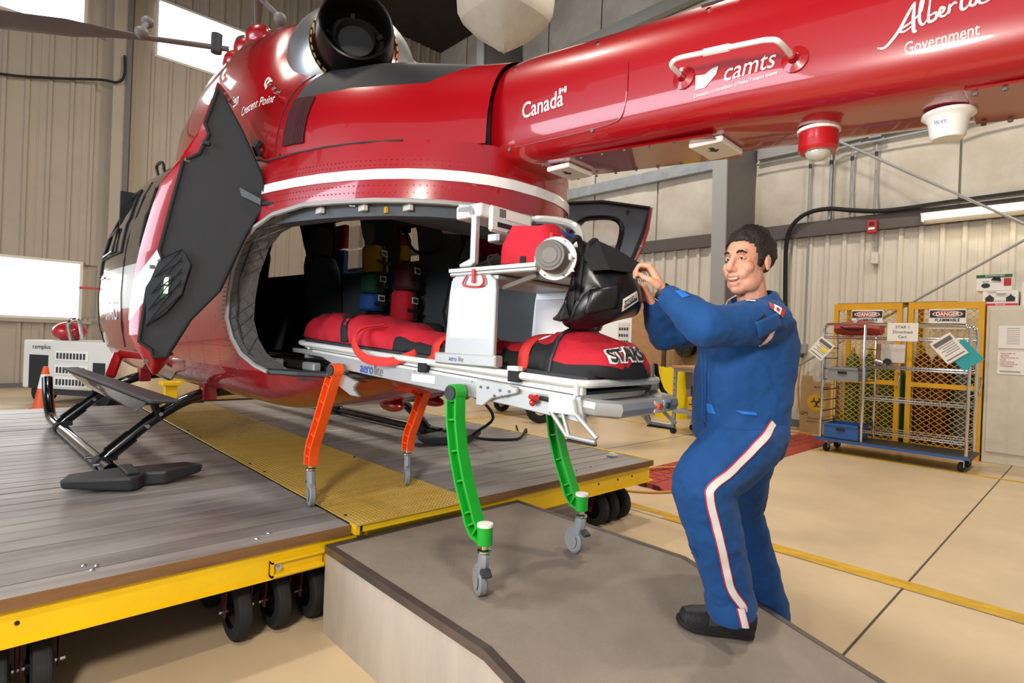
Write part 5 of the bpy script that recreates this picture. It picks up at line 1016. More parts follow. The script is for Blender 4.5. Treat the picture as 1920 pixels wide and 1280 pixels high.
# ---- face details
def hblob(nm, c, r_, mt, parent=body_): b = MB(); b.ball(c, r_, 14, 10); b.xf(MH); return obj(nm, b, mt, parent, smooth=True)
for s in (-1, 1):
    hblob('eye', (s*.030, .0735, .0045), (.0118, .0090, .0050), 'eye_white'); hblob('iris', (s*.030+.003, .0805, .0045), (.0056, .0035, .0046), 'eye_dark')
    b = MB(); b.tube([(s*.0165, .0800, .0035), (s*.023, .0835, .0098), (s*.031, .0835, .0112), (s*.040, .0785, .0085), (s*.044, .072, .004)], [.002, .0035, .004, .0034, .002], 8); b.xf(MH); obj('eyelid', b, 'skin', body_, smooth=True)
    b = MB(); b.tube([(s*.016, .087, .0235), (s*.026, .0885, .0275), (s*.038, .0835, .0275), (s*.048, .073, .022)], [.003, .0046, .0042, .002], 8); b.xf(MH); obj('eyebrow', b, 'hair', body_, smooth=True)
    b = MB(); b.tube([(s*.021, .0895, -.045), (s*.032, .082, -.056), (s*.034, .078, -.066)], [.0015, .002, .0015], 6); b.xf(MH); obj('smile_line', b, 'skin', body_, smooth=True)
b = MB(); b.grid([[(x, .0885-28*x*x*.4-abs(x)*.05, z+9*x*x) for x in (-.020, -.014, -.007, 0, .007, .014, .020)] for z in (-.0612, -.0635, -.0662)]); b.xf(MH); obj('teeth', b, 'teeth', body_, smooth=True, solid=.003)
for z, r_, k in ((-.0595, .0032, 8), (-.0690, .0040, 12)):
    b = MB(); b.tube([(x, .0888-28*x*x*.4-abs(x)*.05, z+k*x*x) for x in (-.026, -.018, -.009, 0, .009, .018, .026)], [.0012, r_*.8, r_, r_, r_, r_*.8, .0012], 8); b.xf(MH); obj('lip', b, 'lips', body_, smooth=True)
# ---- hair: cropped shell with side parting volume
hv = MB(); rows_ = []
NU, NV = 64, 40
def hairpt(th, ph, g=0):
    r_ = Vector((.0800*sin(ph)*cos(th), .1015*sin(ph)*sin(th), .0835*cos(ph))); q = Vector((0, -.020, .036))+r_
    vol = .002+.010*max(0, r_.z/.083)**2+.012*max(0, (q.y-.02)/.09)*max(0, q.z/.12); q += r_.normalized()*(vol+.009*nz(q*30)+.005*nz(q*80)); return q-r_.normalized()*g
def keep(q):
    y, z, x = q.y, q.z, abs(q.x)
    if y > .045: line = .068-.012*max(0, x-.03)/.03
    elif y > .018: line = lerp(-.012, .05, (y-.018)/.027) if x > .05 else .06
    elif y > -.004: line = -.036
    elif y > -.040: line = .016
    elif y > -.065: line = -.060
    else: line = -.080
    return z > line+.004*nz(q*60)
vs = [[hairpt(2*PI*i/NU, PI*j/NV*.9) for i in range(NU)] for j in range(NV+1)]
mb = MB(); mb.v = [tuple(MH @ p) for r_ in vs for p in r_]
for j in range(NV):
    for i in range(NU):
        i2 = (i+1) % NU; c = (vs[j][i]+vs[j][i2]+vs[j+1][i]+vs[j+1][i2])/4
        if keep(c): mb.f.append((j*NU+i, j*NU+i2, (j+1)*NU+i2, (j+1)*NU+i)); mb.mi.append(0)
obj('hair', mb, 'hair', body_, smooth=True, solid=.010, angle=80)
# ---- flight suit
su = MB()
rings = []
for base, rad, hd_ in (((2.272, 0.990, 1.694), 0.083, 0.1), ((2.291, 0.999, 1.661), 0.125, 0.155), ((2.299, 1.005, 1.613), 0.156, 0.2), ((2.303, 1.015, 1.534), 0.181, 0.205), ((2.293, 1.024, 1.400), 0.191, 0.195), ((2.290, 1.027, 1.290), 0.190, 0.19), ((2.287, 1.030, 1.212), 0.184, 0.185), ((2.298, 1.033, 1.144), 0.178, 0.19), ((2.320, 1.026, 1.065), 0.139, 0.17)):
    base = Vector(base)
    rings.append([base+hr_*rad*math.copysign(abs(cos(a))**.85, cos(a))+hf_*hd_*math.copysign(abs(sin(a))**.85, sin(a)) for a in [2*PI*j/24 for j in range(24)]])
su.loft(rings)
capsule(su, [(LS+Vector((0, 0, .01)), .088), (LS.lerp(LE, .5), .084), (LE, .080)]); capsule(su, [(LE, .080), (LE.lerp(LW, .45), .070), (LE.lerp(LW, .88), .046)])
capsule(su, [(LS, .085), (RS_, .085)]); capsule(su, [(RS_, .085), (RS_.lerp(RE, .5), .082), (RE, .080)]); capsule(su, [(RE, .080), (RE.lerp(RW, .5), .066), (RE.lerp(RW, .95), .046)])
capsule(su, [(LH, .150), (LH.lerp(LK, .5), .136), (LK, .118)]); capsule(su, [(LK, .118), (LK.lerp(LA, .3), .110), (LK.lerp(LA, .7), .098), (LK.lerp(LA, .93), .086)])
capsule(su, [(RH, .145), (RH.lerp(RK, .5), .12), (RK, .10)]); capsule(su, [(RK, .10), (RK.lerp(RA, .5), .09), (RK.lerp(RA, .9), .08)])
capsule(su, [(LH, .15), (RH, .145)])
suit = remesh(obj('flight_suit', su, 'blue_suit', man, smooth=True), .009, 8, .5)
clouds(suit, .12, .024, 'suit_folds'); clouds(suit, .05, .007, 'suit_creases')
dg = bpy.context.evaluated_depsgraph_get(); BV_SUIT = BVHTree.FromObject(suit, dg)
def drape_suit(mb_, d, off=.004):
    d = Vector(d).normalized(); out = []
    for v in mb_.v:
        v = Vector(v); h = BV_SUIT.ray_cast(v-d*.5, d); h0 = h[0] if h[0] is not None else v; out.append(tuple(h0-d*off))
    mb_.v = out; return mb_
def ribbon(pts, w, sub_=6):
    P = smoothpath(pts, sub_); rows_ = []
    for u in (-1, 0, 1):
        rr = []
        for i, p in enumerate(P):
            t = (P[min(i+1, len(P)-1)]-P[max(i-1, 0)]).normalized(); rr.append(p+t.cross(hf_).normalized()*w*u)
        rows_.append(rr)
    m_ = MB(); m_.grid(rows_); return m_
LEG = [(2.246, 0.904, 1.225), (2.191, 0.955, 1.151), (2.117, 1.025, 1.063), (2.020, 1.047, 1.003), (2.013, 1.054, 0.955), (2.040, 1.029, 0.840), (2.072, 0.998, 0.708), (2.100, 0.971, 0.597), (2.175, 0.969, 0.521), (2.179, 0.965, 0.462)]
obj('leg_stripe_piping', drape_suit(ribbon(LEG, .0165), hf_, .004), 'piping', suit, smooth=True); obj('leg_stripe', drape_suit(ribbon(LEG, .0125), hf_, .007), 'reflective', suit, smooth=True)
ARM = [(2.131, 0.875, 1.579), (2.125, 0.881, 1.548), (2.114, 0.891, 1.516)]
obj('arm_stripe_piping', drape_suit(ribbon(ARM, .0135), hf_, .004), 'piping', suit, smooth=True); obj('arm_stripe', drape_suit(ribbon(ARM, .0095), hf_, .007), 'reflective', suit, smooth=True)
CH = [(2.101, 0.972, 1.648), (2.125, 0.950, 1.643)]
def quad(a, b, c, d, n_=6):
    a, b, c, d = [Vector(q) for q in (a, b, c, d)]; m_ = MB(); m_.grid([[a.lerp(b, i/n_).lerp(d.lerp(c, i/n_), j/n_) for i in range(n_+1)] for j in range(n_+1)]); return m_
F4 = [Vector(q) for q in ((2.127, 0.879, 1.679), (2.170, 0.838, 1.649), (2.162, 0.846, 1.621), (2.119, 0.887, 1.656))]
fl4 = obj('flag_patch', drape_suit(quad(*F4), hf_, .005), 'ink_red', suit, smooth=True); fl4['label'] = 'red and white maple leaf flag patch'
def fq(u0, u1, v0=0, v1=1): return [F4[0].lerp(F4[1], u).lerp(F4[3].lerp(F4[2], u), v) for u, v in ((u0, v0), (u1, v0), (u1, v1), (u0, v1))]
obj('flag_centre', drape_suit(quad(*fq(.27, .73)), hf_, .0065), 'decal', fl4)
leaf = [F4[0].lerp(F4[1], u).lerp(F4[3].lerp(F4[2], u), v) for u, v in ((.5, .1), (.54, .35), (.66, .35), (.6, .55), (.64, .72), (.52, .68), (.5, .9), (.48, .68), (.36, .72), (.4, .55), (.34, .35), (.46, .35))]
m_ = MB(); m_.add(leaf, [tuple(range(12))]); obj('flag_leaf', drape_suit(m_, hf_, .008), 'ink_red', fl4)
pk_ = quad((2.068, 0.935, 1.598), (2.137, 0.870, 1.637), (2.153, 0.855, 1.590), (2.087, 0.916, 1.542)); obj('sleeve_pocket', drape_suit(pk_, hf_, .009), 'blue_suit', suit, smooth=True, solid=.006)
for (a, b, r_) in (((2.074, 0.929, 1.596), (2.100, 0.905, 1.627), .006),): obj('pocket_zip', drape_suit(ribbon([a, Vector(a).lerp(Vector(b), .5), b], r_), hf_, .012), 'bag_black', suit)
obj('cuff_tab', drape_suit(quad((1.871, 1.122, 1.705), (1.891, 1.103, 1.710), (1.906, 1.088, 1.687), (1.886, 1.107, 1.678)), hf_, .005), 'blue_bright', suit, smooth=True)
obj('hip_tab', drape_suit(quad((2.081, 1.059, 1.279), (2.090, 1.051, 1.279), (2.097, 1.044, 1.244), (2.085, 1.056, 1.243)), hf_, .005), 'blue_bright', suit); obj('hip_tab', drape_suit(quad((2.139, 1.004, 1.267), (2.194, 0.952, 1.262), (2.196, 0.951, 1.251), (2.158, 0.987, 1.254)), hf_, .005), 'blue_bright', suit)
for P in ([(2.054, 1.085, 1.483), (2.061, 1.079, 1.358), (2.061, 1.078, 1.232)], [(2.170, 0.976, 1.500), (2.214, 0.934, 1.429), (2.257, 0.893, 1.315)], [(1.952, 1.043, 0.731), (2.001, 0.996, 0.733), (2.081, 0.920, 0.744)], [(2.053, 1.086, 1.206), (2.159, 0.985, 1.199), (2.284, 0.868, 1.223)]): obj('seam', drape_suit(MB().tube(smoothpath(P, 8), .003, 5), hf_, .002), 'blue_suit', suit, smooth=True)
ld_ = (LA-LK).normalized(); lx_ = ld_.orthogonal().normalized(); ly_ = ld_.cross(lx_)
obj('trouser_hem', MB().loft([[LK.lerp(LA, .84)+ld_*h+(lx_*cos(a)+ly_*sin(a))*r_*(1+.05*sin(3*a+1)+.03*sin(7*a)) for a in [2*PI*j/28 for j in range(28)]] for r_, h in ((.080, .0), (.092, .03), (.094, .065), (.097, .09), (.094, .102), (.086, .10), (.082, .06))], cap=False), 'blue_suit', suit, smooth=True, angle=80)
hm = [(LK.lerp(LA, .84)+ld_*h-(hf_-ld_*hf_.dot(ld_)).normalized()*(r_*1.09)+hr_*.006) for r_, h in ((.092, .02), (.094, .05), (.096, .08), (.095, .100))]
for nm_, w_, o_, mt_ in (('leg_stripe_piping', .0165, .0, 'piping'), ('leg_stripe', .0125, .003, 'reflective')):
    m_ = MB(); m_.grid([[p-hf_*o_-hr_*w_+hf_*.003 for p in hm], [p-hf_*o_ for p in hm], [p-hf_*o_+hr_*w_+hf_*.003 for p in hm]]); obj(nm_, m_, mt_, suit, smooth=True)
# collar, undershirt, shoulder tab
cc = hp(0, -.045, -.165); cu_ = (HUp*.92+HFt*.30).normalized(); cx_ = HLt; cy_ = cu_.cross(cx_)*-1
rows_ = []
for r_, h in ((.088, -.02), (.082, .028), (.078, .052), (.092, .046), (.108, .005), (.115, -.02)):
    rows_.append([cc+cx_*r_*cos(a)*.95+cy_*r_*sin(a)*1.05+cu_*(h*(1-.75*max(0, sin(a))**6)) for a in [2*PI*j/28+PI/2 for j in range(29)]])
m_ = MB(); m_.grid(rows_); obj('collar', m_, 'blue_suit', suit, smooth=True, solid=.004, angle=80)
obj('undershirt', MB().ball(hp(0, .018, -.195), (.055, .055, .035)), 'black_matte', suit, smooth=True)
obj('shoulder_patch', drape_suit(quad((2.101, 0.972, 1.654), (2.122, 0.952, 1.647), (2.120, 0.955, 1.637), (2.099, 0.975, 1.644)), (hf_-ZV*.4), .006), 'reflective', suit)
# watch and ring
wc = LE.lerp(LW, .96); wx = (LW-LE).normalized()
wt = obj('wrist_watch', MB().lathe([(.031, -.013), (.0345, -.012), (.0345, .012), (.031, .013)], wc+wx*.012, wx, 20, cap=False), 'leather', man, smooth=True)
wu = (ZV-wx*ZV.dot(wx)).normalized(); obj('watch_face', MB().box(-.017, .017, -.017, .017, .030, .041, basis(wc+wx*.012, wx, wx.cross(wu))), 'black_gloss', wt, bevel=.004)
obj('ring', MB().lathe([(.0112, -.0025), (.0125, -.002), (.0125, .002), (.0112, .0025)], LKN+(hf_*.9+ZV*.1+hr_*.1).normalized()*.0105+((LKN-LW).normalized()*.75+dnv*.65).normalized()*.02, ((LKN-LW).normalized()*.75+dnv*.65), 14, cap=False), 'chrome', man, smooth=True)
# shoes
def shoe(heel, toe, up):
    heel, toe = Vector(heel), Vector(toe); f = (toe-heel).normalized(); up = (up-f*up.dot(f)).normalized(); l = up.cross(f); L_ = (toe-heel).length
    S_ = [(-.02, .03, .075, .0), (.0, .040, .085, 0), (.12, .043, .098, 0), (.3, .044, .105, 0), (.48, .048, .085, .0), (.68, .053, .066, 0), (.85, .050, .056, 0), (.96, .038, .044, .004), (1.0, .018, .022, .008)]
    def ring(u, w, h, z0): return [heel+f*L_*u+l*w*math.copysign(abs(cos(a))**.7, cos(a))+up*(z0+.022+(h*abs(sin(a))**.8 if sin(a) > 0 else -.004)) for a in [2*PI*j/18 for j in range(18)]]
    m1 = MB().loft([ring(*q) for q in S_]); sh = obj('shoe', m1, 'leather', man, smooth=True)
    obj('sole', MB().loft([[heel+f*L_*u+l*w*1.08*math.copysign(abs(cos(a))**.7, cos(a))+up*(z0+.012+.013*math.copysign(abs(sin(a))**.5, sin(a))) for a in [2*PI*j/18 for j in range(18)]] for u, w, h, z0 in [(-.03, .03, 0, 0)]+S_[1:-1]+[(1.015, .022, 0, .008)]]), 'black_rubber', sh, smooth=True)
    obj('side_panel', MB().loft([[heel+f*L_*u+l*(w+.003)*math.copysign(abs(cos(a))**.7, cos(a))+up*(z0+.024+(h+.003)*abs(sin(a))**.8) for a in [R(14+q*9) for q in range(5)]] for u, w, h, z0 in S_[3:6]], closed=False, cap=False), 'shoe_grey', sh, smooth=True)
    for i in range(3): u = .42+.09*i; obj('lace', MB().tube([heel+f*L_*u+l*s*.022+up*(.115-.02*i) for s in (-1, 0, 1)], .004, 6), 'black_matte', sh)
shoe((2.325, .975, .327), (2.095, 1.165, .372), Vector((0, -.25, 1))); shoe((2.86, .93, 0.0), (2.66, 1.14, 0.0), ZV)

# ---------------------------------------------------------------- black equipment bag being lifted
bb = thing('equipment_bag', 'glossy black vinyl equipment bag held open above the stretcher end', 'bag', tuple(T(-.5, .25, 1.6)))
# outline of the slumped bag in its own upright plane, then inflated
P2 = [(1.857, 1.273, 1.814), (1.878, 1.252, 1.746), (1.889, 1.242, 1.680), (1.874, 1.256, 1.624), (1.814, 1.313, 1.588), (1.738, 1.384, 1.565), (1.690, 1.430, 1.556), (1.661, 1.457, 1.588), (1.665, 1.454, 1.672), (1.681, 1.439, 1.767), (1.697, 1.424, 1.846), (1.742, 1.381, 1.873), (1.792, 1.335, 1.851)]
cb = sum((Vector(p) for p in P2), Vector())/len(P2); vb = MB()
edge = smoothpath([Vector(p) for p in P2]+[Vector(P2[0])], 4)[:-1]
layers = []
for u in range(-6, 7):
    q = u/6; sc_ = math.sqrt(max(0, 1-abs(q)**2.6))*.94+.06
    layers.append([cb+(e-cb)*sc_+hf_*(q*.13+.10)+Vector((nz(e*9+Vector((q, 0, 0)))*.014, nz(e*9+Vector((0, q+3, 0)))*.014, nz(e*11+Vector((q*2, 5, 0)))*.016)) for e in edge])
vb.loft(layers); bgb = obj('bag_body', vb, 'vinyl_black', bb, smooth=True, sub=1, angle=80)
dg = bpy.context.evaluated_depsgraph_get(); BV_BAG = BVHTree.FromObject(bgb, dg)
def drape_bag(m_, off):
    out = []
    for v in m_.v:
        v = Vector(v); h = BV_BAG.ray_cast(v-hf_*.6, hf_); out.append(tuple((h[0] if h[0] is not None else v)-hf_*off))
    m_.v = out; return m_
tg = obj('name_panel', drape_bag(quad((1.752, 1.234, 1.677), (1.795, 1.194, 1.715), (1.800, 1.188, 1.675), (1.753, 1.232, 1.629)), .006), 'reflective', bb); 
a_, b_ = Vector((1.757, 1.229, 1.645)), Vector((1.795, 1.193, 1.689))
obj('panel_black', drape_bag(quad((1.757, 1.229, 1.669), (1.794, 1.195, 1.703), (1.796, 1.193, 1.679), (1.759, 1.227, 1.641)), .008), 'ink', tg); obj('lettering', drape_bag(text_mb('STRETCHER', .017, basis(a_.lerp(b_, .5)+Vector((0, 0, .008)), (b_-a_), ZV), sx=.72, cut=.02), .011), 'decal', tg)['label'] = 'white lettering'
pz = obj('pocket', drape_bag(quad((1.658, 1.323, 1.708), (1.742, 1.244, 1.732), (1.737, 1.248, 1.642), (1.643, 1.336, 1.611)), .012), 'vinyl_black', bb, smooth=True, solid=.008)
obj('zip', drape_bag(MB().tube(smoothpath([(1.666, 1.315, 1.728), (1.638, 1.341, 1.691), (1.617, 1.362, 1.636), (1.606, 1.371, 1.585)], 6), .005, 6), .006), 'dark_plastic', bb); obj('zip_pull', drape_bag(MB().tube([(1.658, 1.323, 1.712), (1.664, 1.317, 1.698), (1.653, 1.327, 1.676)], .004, 6), .014), 'steel_grey', bb)
for P in ([(1.611, 1.368, 1.745), (1.610, 1.368, 1.665), (1.597, 1.380, 1.601)], [(1.631, 1.348, 1.847), (1.628, 1.352, 1.766), (1.622, 1.357, 1.666)]): obj('webbing_strap', drape_bag(ribbon(P, .010), .008), 'bag_black', bb, smooth=True, solid=.003)
fl5 = [(1.716, 1.434, 1.845), (1.778, 1.416, 1.905), (1.856, 1.384, 1.881), (1.946, 1.326, 1.829), (1.881, 1.319, 1.782), (1.778, 1.347, 1.787), (1.723, 1.399, 1.776)]
obj('open_flap', MB().prism([Vector(p)-hf_*.06 for p in fl5], hf_*.012), 'bag_black', bb, bevel=.004)
obj('corner_flap', MB().prism([Vector(p) for p in ((1.632, 1.430, 1.669), (1.610, 1.451, 1.610), (1.592, 1.467, 1.588), (1.619, 1.442, 1.580), (1.649, 1.414, 1.591))], hf_*.03), 'vinyl_black', bb, bevel=.008)
obj('handle_loop', MB().tube(smoothpath([(1.663, 1.456, 1.861), (1.669, 1.451, 1.892), (1.705, 1.444, 1.916), (1.738, 1.454, 1.871), (1.734, 1.458, 1.806)], 5), .012, 8), 'bag_black', bb, smooth=True); obj('handle_loop', MB().tube(smoothpath([(1.716, 1.406, 1.821), (1.721, 1.402, 1.885), (1.781, 1.414, 1.912), (1.825, 1.440, 1.860)], 5), .011, 8), 'bag_black', bb, smooth=True)
for i in range(7): obj('fringe', MB().tube([Vector((1.812, 1.246, 1.791))+hr_*(.006*i), Vector((1.797, 1.219, 1.741))+hr_*(.007*i)], .002, 4), 'shoe_grey', bb)
# ---------------------------------------------------------------- storage along the right wall
def wtext(txt, x, y, z, h, mt, parent, rot=0, **k):     # print facing -x
    xd = Vector((0, -cos(rot), sin(rot))); yd = Vector((0, sin(rot), cos(rot)))
    return obj('lettering', text_mb(txt, h, basis((x, y, z), xd, yd), **k), mt, parent)
def wplate(nm, x, y0, y1, z0, z1, mt, parent, th=.004): return obj(nm, MB().box(x-th, x, y0, y1, z0, z1), mt, parent)
# yellow gas-cylinder cages
def cage(y0, y1, lab, word):
    c = thing('gas_cage', lab, 'cabinet', (10.95, (y0+y1)/2, 0)); x0, x1, zt_ = 10.6, 11.35, 2.32
    for (x, y) in ((x0, y0), (x0, y1-.07), (x1-.07, y0), (x1-.07, y1-.07)): obj('corner_post', MB().box(x, x+.07, y, y+.07, .0, zt_), 'yellow_cab', c)
    for z in (.05, zt_-.09): obj('cross_rail', MB().box(x0, x0+.06, y0+.07, y1-.07, z, z+.09), 'yellow_cab', c)
    obj('cross_rail', MB().box(x0, x0+.05, y0+.07, y1-.07, 1.02, 1.09), 'yellow_cab', c); obj('roof_panel', MB().box(x0, x1, y0, y1, zt_, zt_+.015), 'yellow_cab', c); obj('floor_panel', MB().box(x0+.02, x1-.02, y0+.02, y1-.02, .04, .06), 'yellow_cab', c)
    mb = MB(); a, b = y0+.07, y1-.07; dz = .042; dy = .105; z = .14; r_ = 0
    while z < zt_-.1:
        y = a+(dy/2 if r_ % 2 else 0); 
        while y < b-.01:
            for s in (-1, 1):
                p, q = Vector((x0+.02, y, z)), Vector((x0+.02, min(b, max(a, y+s*dy/2)), z+dz)); w_ = Vector((0, 0, .0055)); mb.add([p-w_, q-w_, q+w_, p+w_, p-w_+Vector((.006, 0, 0)), q-w_+Vector((.006, 0, 0)), q+w_+Vector((.006, 0, 0)), p+w_+Vector((.006, 0, 0))], [(0, 1, 2, 3), (7, 6, 5, 4), (0, 4, 5, 1), (3, 2, 6, 7)])
            y += dy
        z += dz; r_ += 1
    o = obj('expanded_mesh', mb, 'yellow_cab', c); o['kind'] = 'stuff'
    mb = MB(); k = 0
    z = .14
    while z < zt_-.1:
        for s in (-1, 1): mb.add([(x0+.08, y1-.03, z-.005), (x1-.08, y1-.03, z+s*.3-.005), (x1-.08, y1-.03, z+s*.3+.005), (x0+.08, y1-.03, z+.005)], [(0, 1, 2, 3)])
        z += .09
    sg = wplate('danger_sign', x0-.002, y1-.72, y1-.27, 1.93, 2.23, 'paper', c); wplate('sign_band', x0-.007, y1-.71, y1-.28, 2.10, 2.21, 'ink', sg, .002)
    el = MB().lathe([(.0, 0), (.05, 0)], (0, 0, 0), (1, 0, 0), 24, cap=False); el.xf(Matrix.Translation((x0-.0095, y1-.495, 2.155)) @ Matrix.Diagonal((1, 3.7, .95, 1))); obj('sign_oval', el, 'decal', sg)
    el = MB().lathe([(.0, 0), (.045, 0)], (0, 0, 0), (1, 0, 0), 24, cap=False); el.xf(Matrix.Translation((x0-.0105, y1-.495, 2.155)) @ Matrix.Diagonal((1, 3.8, .95, 1))); obj('sign_oval', el, 'ink_red', sg)
    wtext('DANGER', x0-.012, y1-.495, 2.152, .085, 'decal', sg, sx=.82, bold=.002); wtext('FLAMMABLE', x0-.009, y1-.495, 2.062, .062, 'ink', sg, sx=.9, bold=.001); wtext('MATERIALS', x0-.009, y1-.495, 1.975, .062, 'ink', sg, sx=.92, bold=.001)
    obj('latch_loop', MB().tube(smoothpath([(x0-.01, y0+.02, 1.22), (x0-.03, y0+.0, 1.18), (x0-.03, y0+.02, 1.02), (x0-.01, y0+.04, .98)], 4), .012, 6), 'chrome', c)
    return c
cage(2.22, 3.2, 'yellow wire-mesh gas cage beside the cardboard biohazard box', ''); cage(1.21, 2.14, 'yellow wire-mesh gas cage beside the white metal cabinet', '')
def cylinder(x, y, h, mt, lab, grp):
    c = thing('gas_cylinder', lab, 'gas cylinder', (x, y, .06), 0, grp)
    obj('bottle', MB().lathe([(0, 0), (.105, 0), (.11, .02), (.11, h-.16), (.09, h-.07), (.05, h-.02), (.03, h)], (x, y, .06), (0, 0, 1), 20), mt, c, smooth=True); obj('valve', MB().lathe([(.03, 0), (.035, .03), (.02, .06), (.02, .1)], (x, y, .06+h), (0, 0, 1), 12), 'brass', c, smooth=True)
for i, y in enumerate((2.98, 2.72, 2.46)): cylinder(10.95, y, 1.45, 'cylinder_green', 'tall green gas cylinder inside the mesh cage by the biohazard box', 'green gas cylinders')
cylinder(11.14, 2.34, 1.2, 'cylinder_green', 'shorter green gas cylinder at the cage corner post', None)
for y in (1.99, 1.755): cylinder(10.95, y, 1.5, 'cylinder_maroon', 'dark maroon gas cylinder inside the mesh cage by the white cabinet', 'maroon gas cylinders')
for y in (1.57, 1.45): cylinder(11.13 if y > 1.5 else 10.86, y, 1.42, 'cylinder_blue', 'slate blue gas cylinder inside the mesh cage by the white cabinet', 'blue gas cylinders')
cylinder(11.12, 1.335, 1.3, 'cylinder_grey', 'pale grey gas cylinder behind the white cabinet side of the cage', None)
tag(obj('cardboard_sheet', MB().box(10.62, 11.3, 1.55, 3.15, 2.338, 2.352).xf(Matrix.Translation((0, 0, 0))), 'card'), 'flat brown cardboard sheet lying on the yellow cages', 'cardboard')
# white cabinet
wc_ = thing('metal_cabinet', 'off-white metal storage cabinet with notices taped to its door', 'cabinet', (10.95, .7, 0))
obj('carcass', MB().box(10.62, 11.4, .12, 1.19, 0, 2.27), 'cab_white', wc_, bevel=.006); dr_ = obj('door', MB().box(10.598, 10.62, .14, 1.15, .16, 2.22), 'cab_white', wc_, bevel=.005); obj('door_handle', MB().box(10.575, 10.598, .62, .66, 1.25, 1.40), 'steel', dr_, bevel=.004)
for (z0, z1, red_) in ((1.66, 1.98, False), (1.29, 1.62, True)):
    n_ = wplate('notice', 10.596, .75, 1.05, z0, z1, 'paper', dr_)
    if red_: 
        for i, t_ in enumerate(['MAKE SURE TO', 'RETURN', 'MEDICATIONS OR', 'FLUID', 'CONTAINING', 'MEDICATIONS IN', 'CONTAINERS']): wtext(t_, 10.590, 1.02, z1-.035-.03*i, .028, 'ink_red', n_, align='LEFT', sx=.85)
    for i in range(2 if red_ else 9): wplate('print_line', 10.5925, (.82 if not red_ else .80), (.96 if not red_ else 1.02), (z0+.03+.012*i if red_ else z1-.04-.027*i), (z0+.036+.012*i if red_ else z1-.035-.027*i), 'ink' if i != 3 else 'ink_red', n_, .001)
# supply boxes on the cabinet
def box_(nm, lab, x0, x1, y0, y1, z0, z1, strip_top=None, strip_bot=None):
    b = thing(nm, lab, 'box', ((x0+x1)/2, (y0+y1)/2, z0)); obj('carton', MB().box(x0, x1, y0, y1, z0, z1), 'paper', b, bevel=.004)
    if strip_top: wplate('colour_band', x0-.001, y0, y1, z1-.045, z1-.002, strip_top, b)
    if strip_bot: wplate('colour_band', x0-.001, y0, y1, z0+.004, z0+.035, strip_bot, b)
    return b
b1 = box_('supply_box', 'white carton of garbage bags on the metal cabinet with a red lower band', 10.66, 11.0, .86, 1.25, 2.272, 2.49, None, 'piping')
wtext('STAPLES', 10.654, 1.15, 2.47, .028, 'ink', b1); wtext('REGULAR', 10.651, 1.05, 2.289, .026, 'decal', b1); wtext('GARBAGE BAGS', 10.654, 1.05, 2.34, .022, 'ink', b1, sx=.8)
for y in (1.17, .94): obj('bag_picture', MB().prism([(10.654, y-.045, 2.335), (10.654, y+.045, 2.335), (10.654, y+.05, 2.39), (10.654, y+.012, 2.42), (10.654, y, 2.445), (10.654, y-.012, 2.42), (10.654, y-.05, 2.39)], (.002, 0, 0)), 'ink', b1)
obj('torn_flap', MB().prism([(10.654, .99, 2.45), (10.654, 1.1, 2.45), (10.654, 1.09, 2.485), (10.654, 1.0, 2.485)], (-.02, 0, 0)), 'paper', b1)
b2 = box_('supply_box', 'white carton with a green top band standing on another carton', 10.66, 11.0, .93, 1.33, 2.492, 2.73, 'cylinder_green', None)
wtext('BIODEGRADABLE', 10.652, 1.12, 2.71, .03, 'decal', b2, sx=.9); wplate('red_square', 10.658, .94, 1.02, 2.56, 2.67, 'ink_red', b2, .002); wtext('ELITE', 10.656, 1.22, 2.625, .03, 'ink', b2)
el = MB().lathe([(0, 0), (.05, 0)], (0, 0, 0), (1, 0, 0), 20, cap=False); el.xf(Matrix.Translation((10.657, 1.22, 2.57)) @ Matrix.Diagonal((1, 1, .7, 1))); obj('black_oval', el, 'ink', b2); obj('dispensing_slot', MB().prism([(10.656, 1.05, 2.63), (10.656, 1.16, 2.65), (10.656, 1.13, 2.69), (10.656, 1.06, 2.68)], (-.015, 0, 0)), 'bag_black', b2)
b3 = box_('supply_box', 'plain white carton beside the stacked garbage bag cartons', 10.72, 11.05, .48, .83, 2.272, 2.60, None, None); obj('bag_picture', MB().prism([(10.714, .74, 2.45), (10.714, .8, 2.45), (10.714, .79, 2.55), (10.714, .75, 2.55)], (.002, 0, 0)), 'ink', b3)
# biohazard carton on the floor
bz = thing('biohazard_box', 'tall brown cardboard box printed with a biohazard symbol', 'box', (11.3, 3.62, 0)); obj('carton', MB().box(11.15, 11.6, 3.36, 3.88, 0, .95), 'card', bz, bevel=.005); obj('flap', MB().box(11.15, 11.16, 3.68, 3.87, .95, 1.06), 'card', bz)
wtext('BIOHAZARD', 11.146, 3.52, .86, .05, 'ink', bz, sx=.9); wtext('GM', 11.146, 3.82, .36, .09, 'ink', bz, shear=.3); wtext('FOR INCINERATION', 11.146, 3.6, .28, .032, 'ink', bz); wtext('BIOMEDICAL WASTE', 11.146, 3.6, .22, .032, 'ink', bz)
yl_ = MB().cyl((11.149, 3.6, .58), (1, 0, 0), .16, .002, 24); obj('yellow_disc', yl_, 'bag_yellow', bz)
for k in range(3):
    a = PI/2+k*2*PI/3; c = Vector((11.146, 3.6+.05*cos(a), .58+.05*sin(a))); obj('trefoil_ring', MB().tube([c+Vector((0, .05*cos(t), .05*sin(t))) for t in [a+R(50)+R(260)*q/12 for q in range(13)]], .009, 4), 'ink', bz)
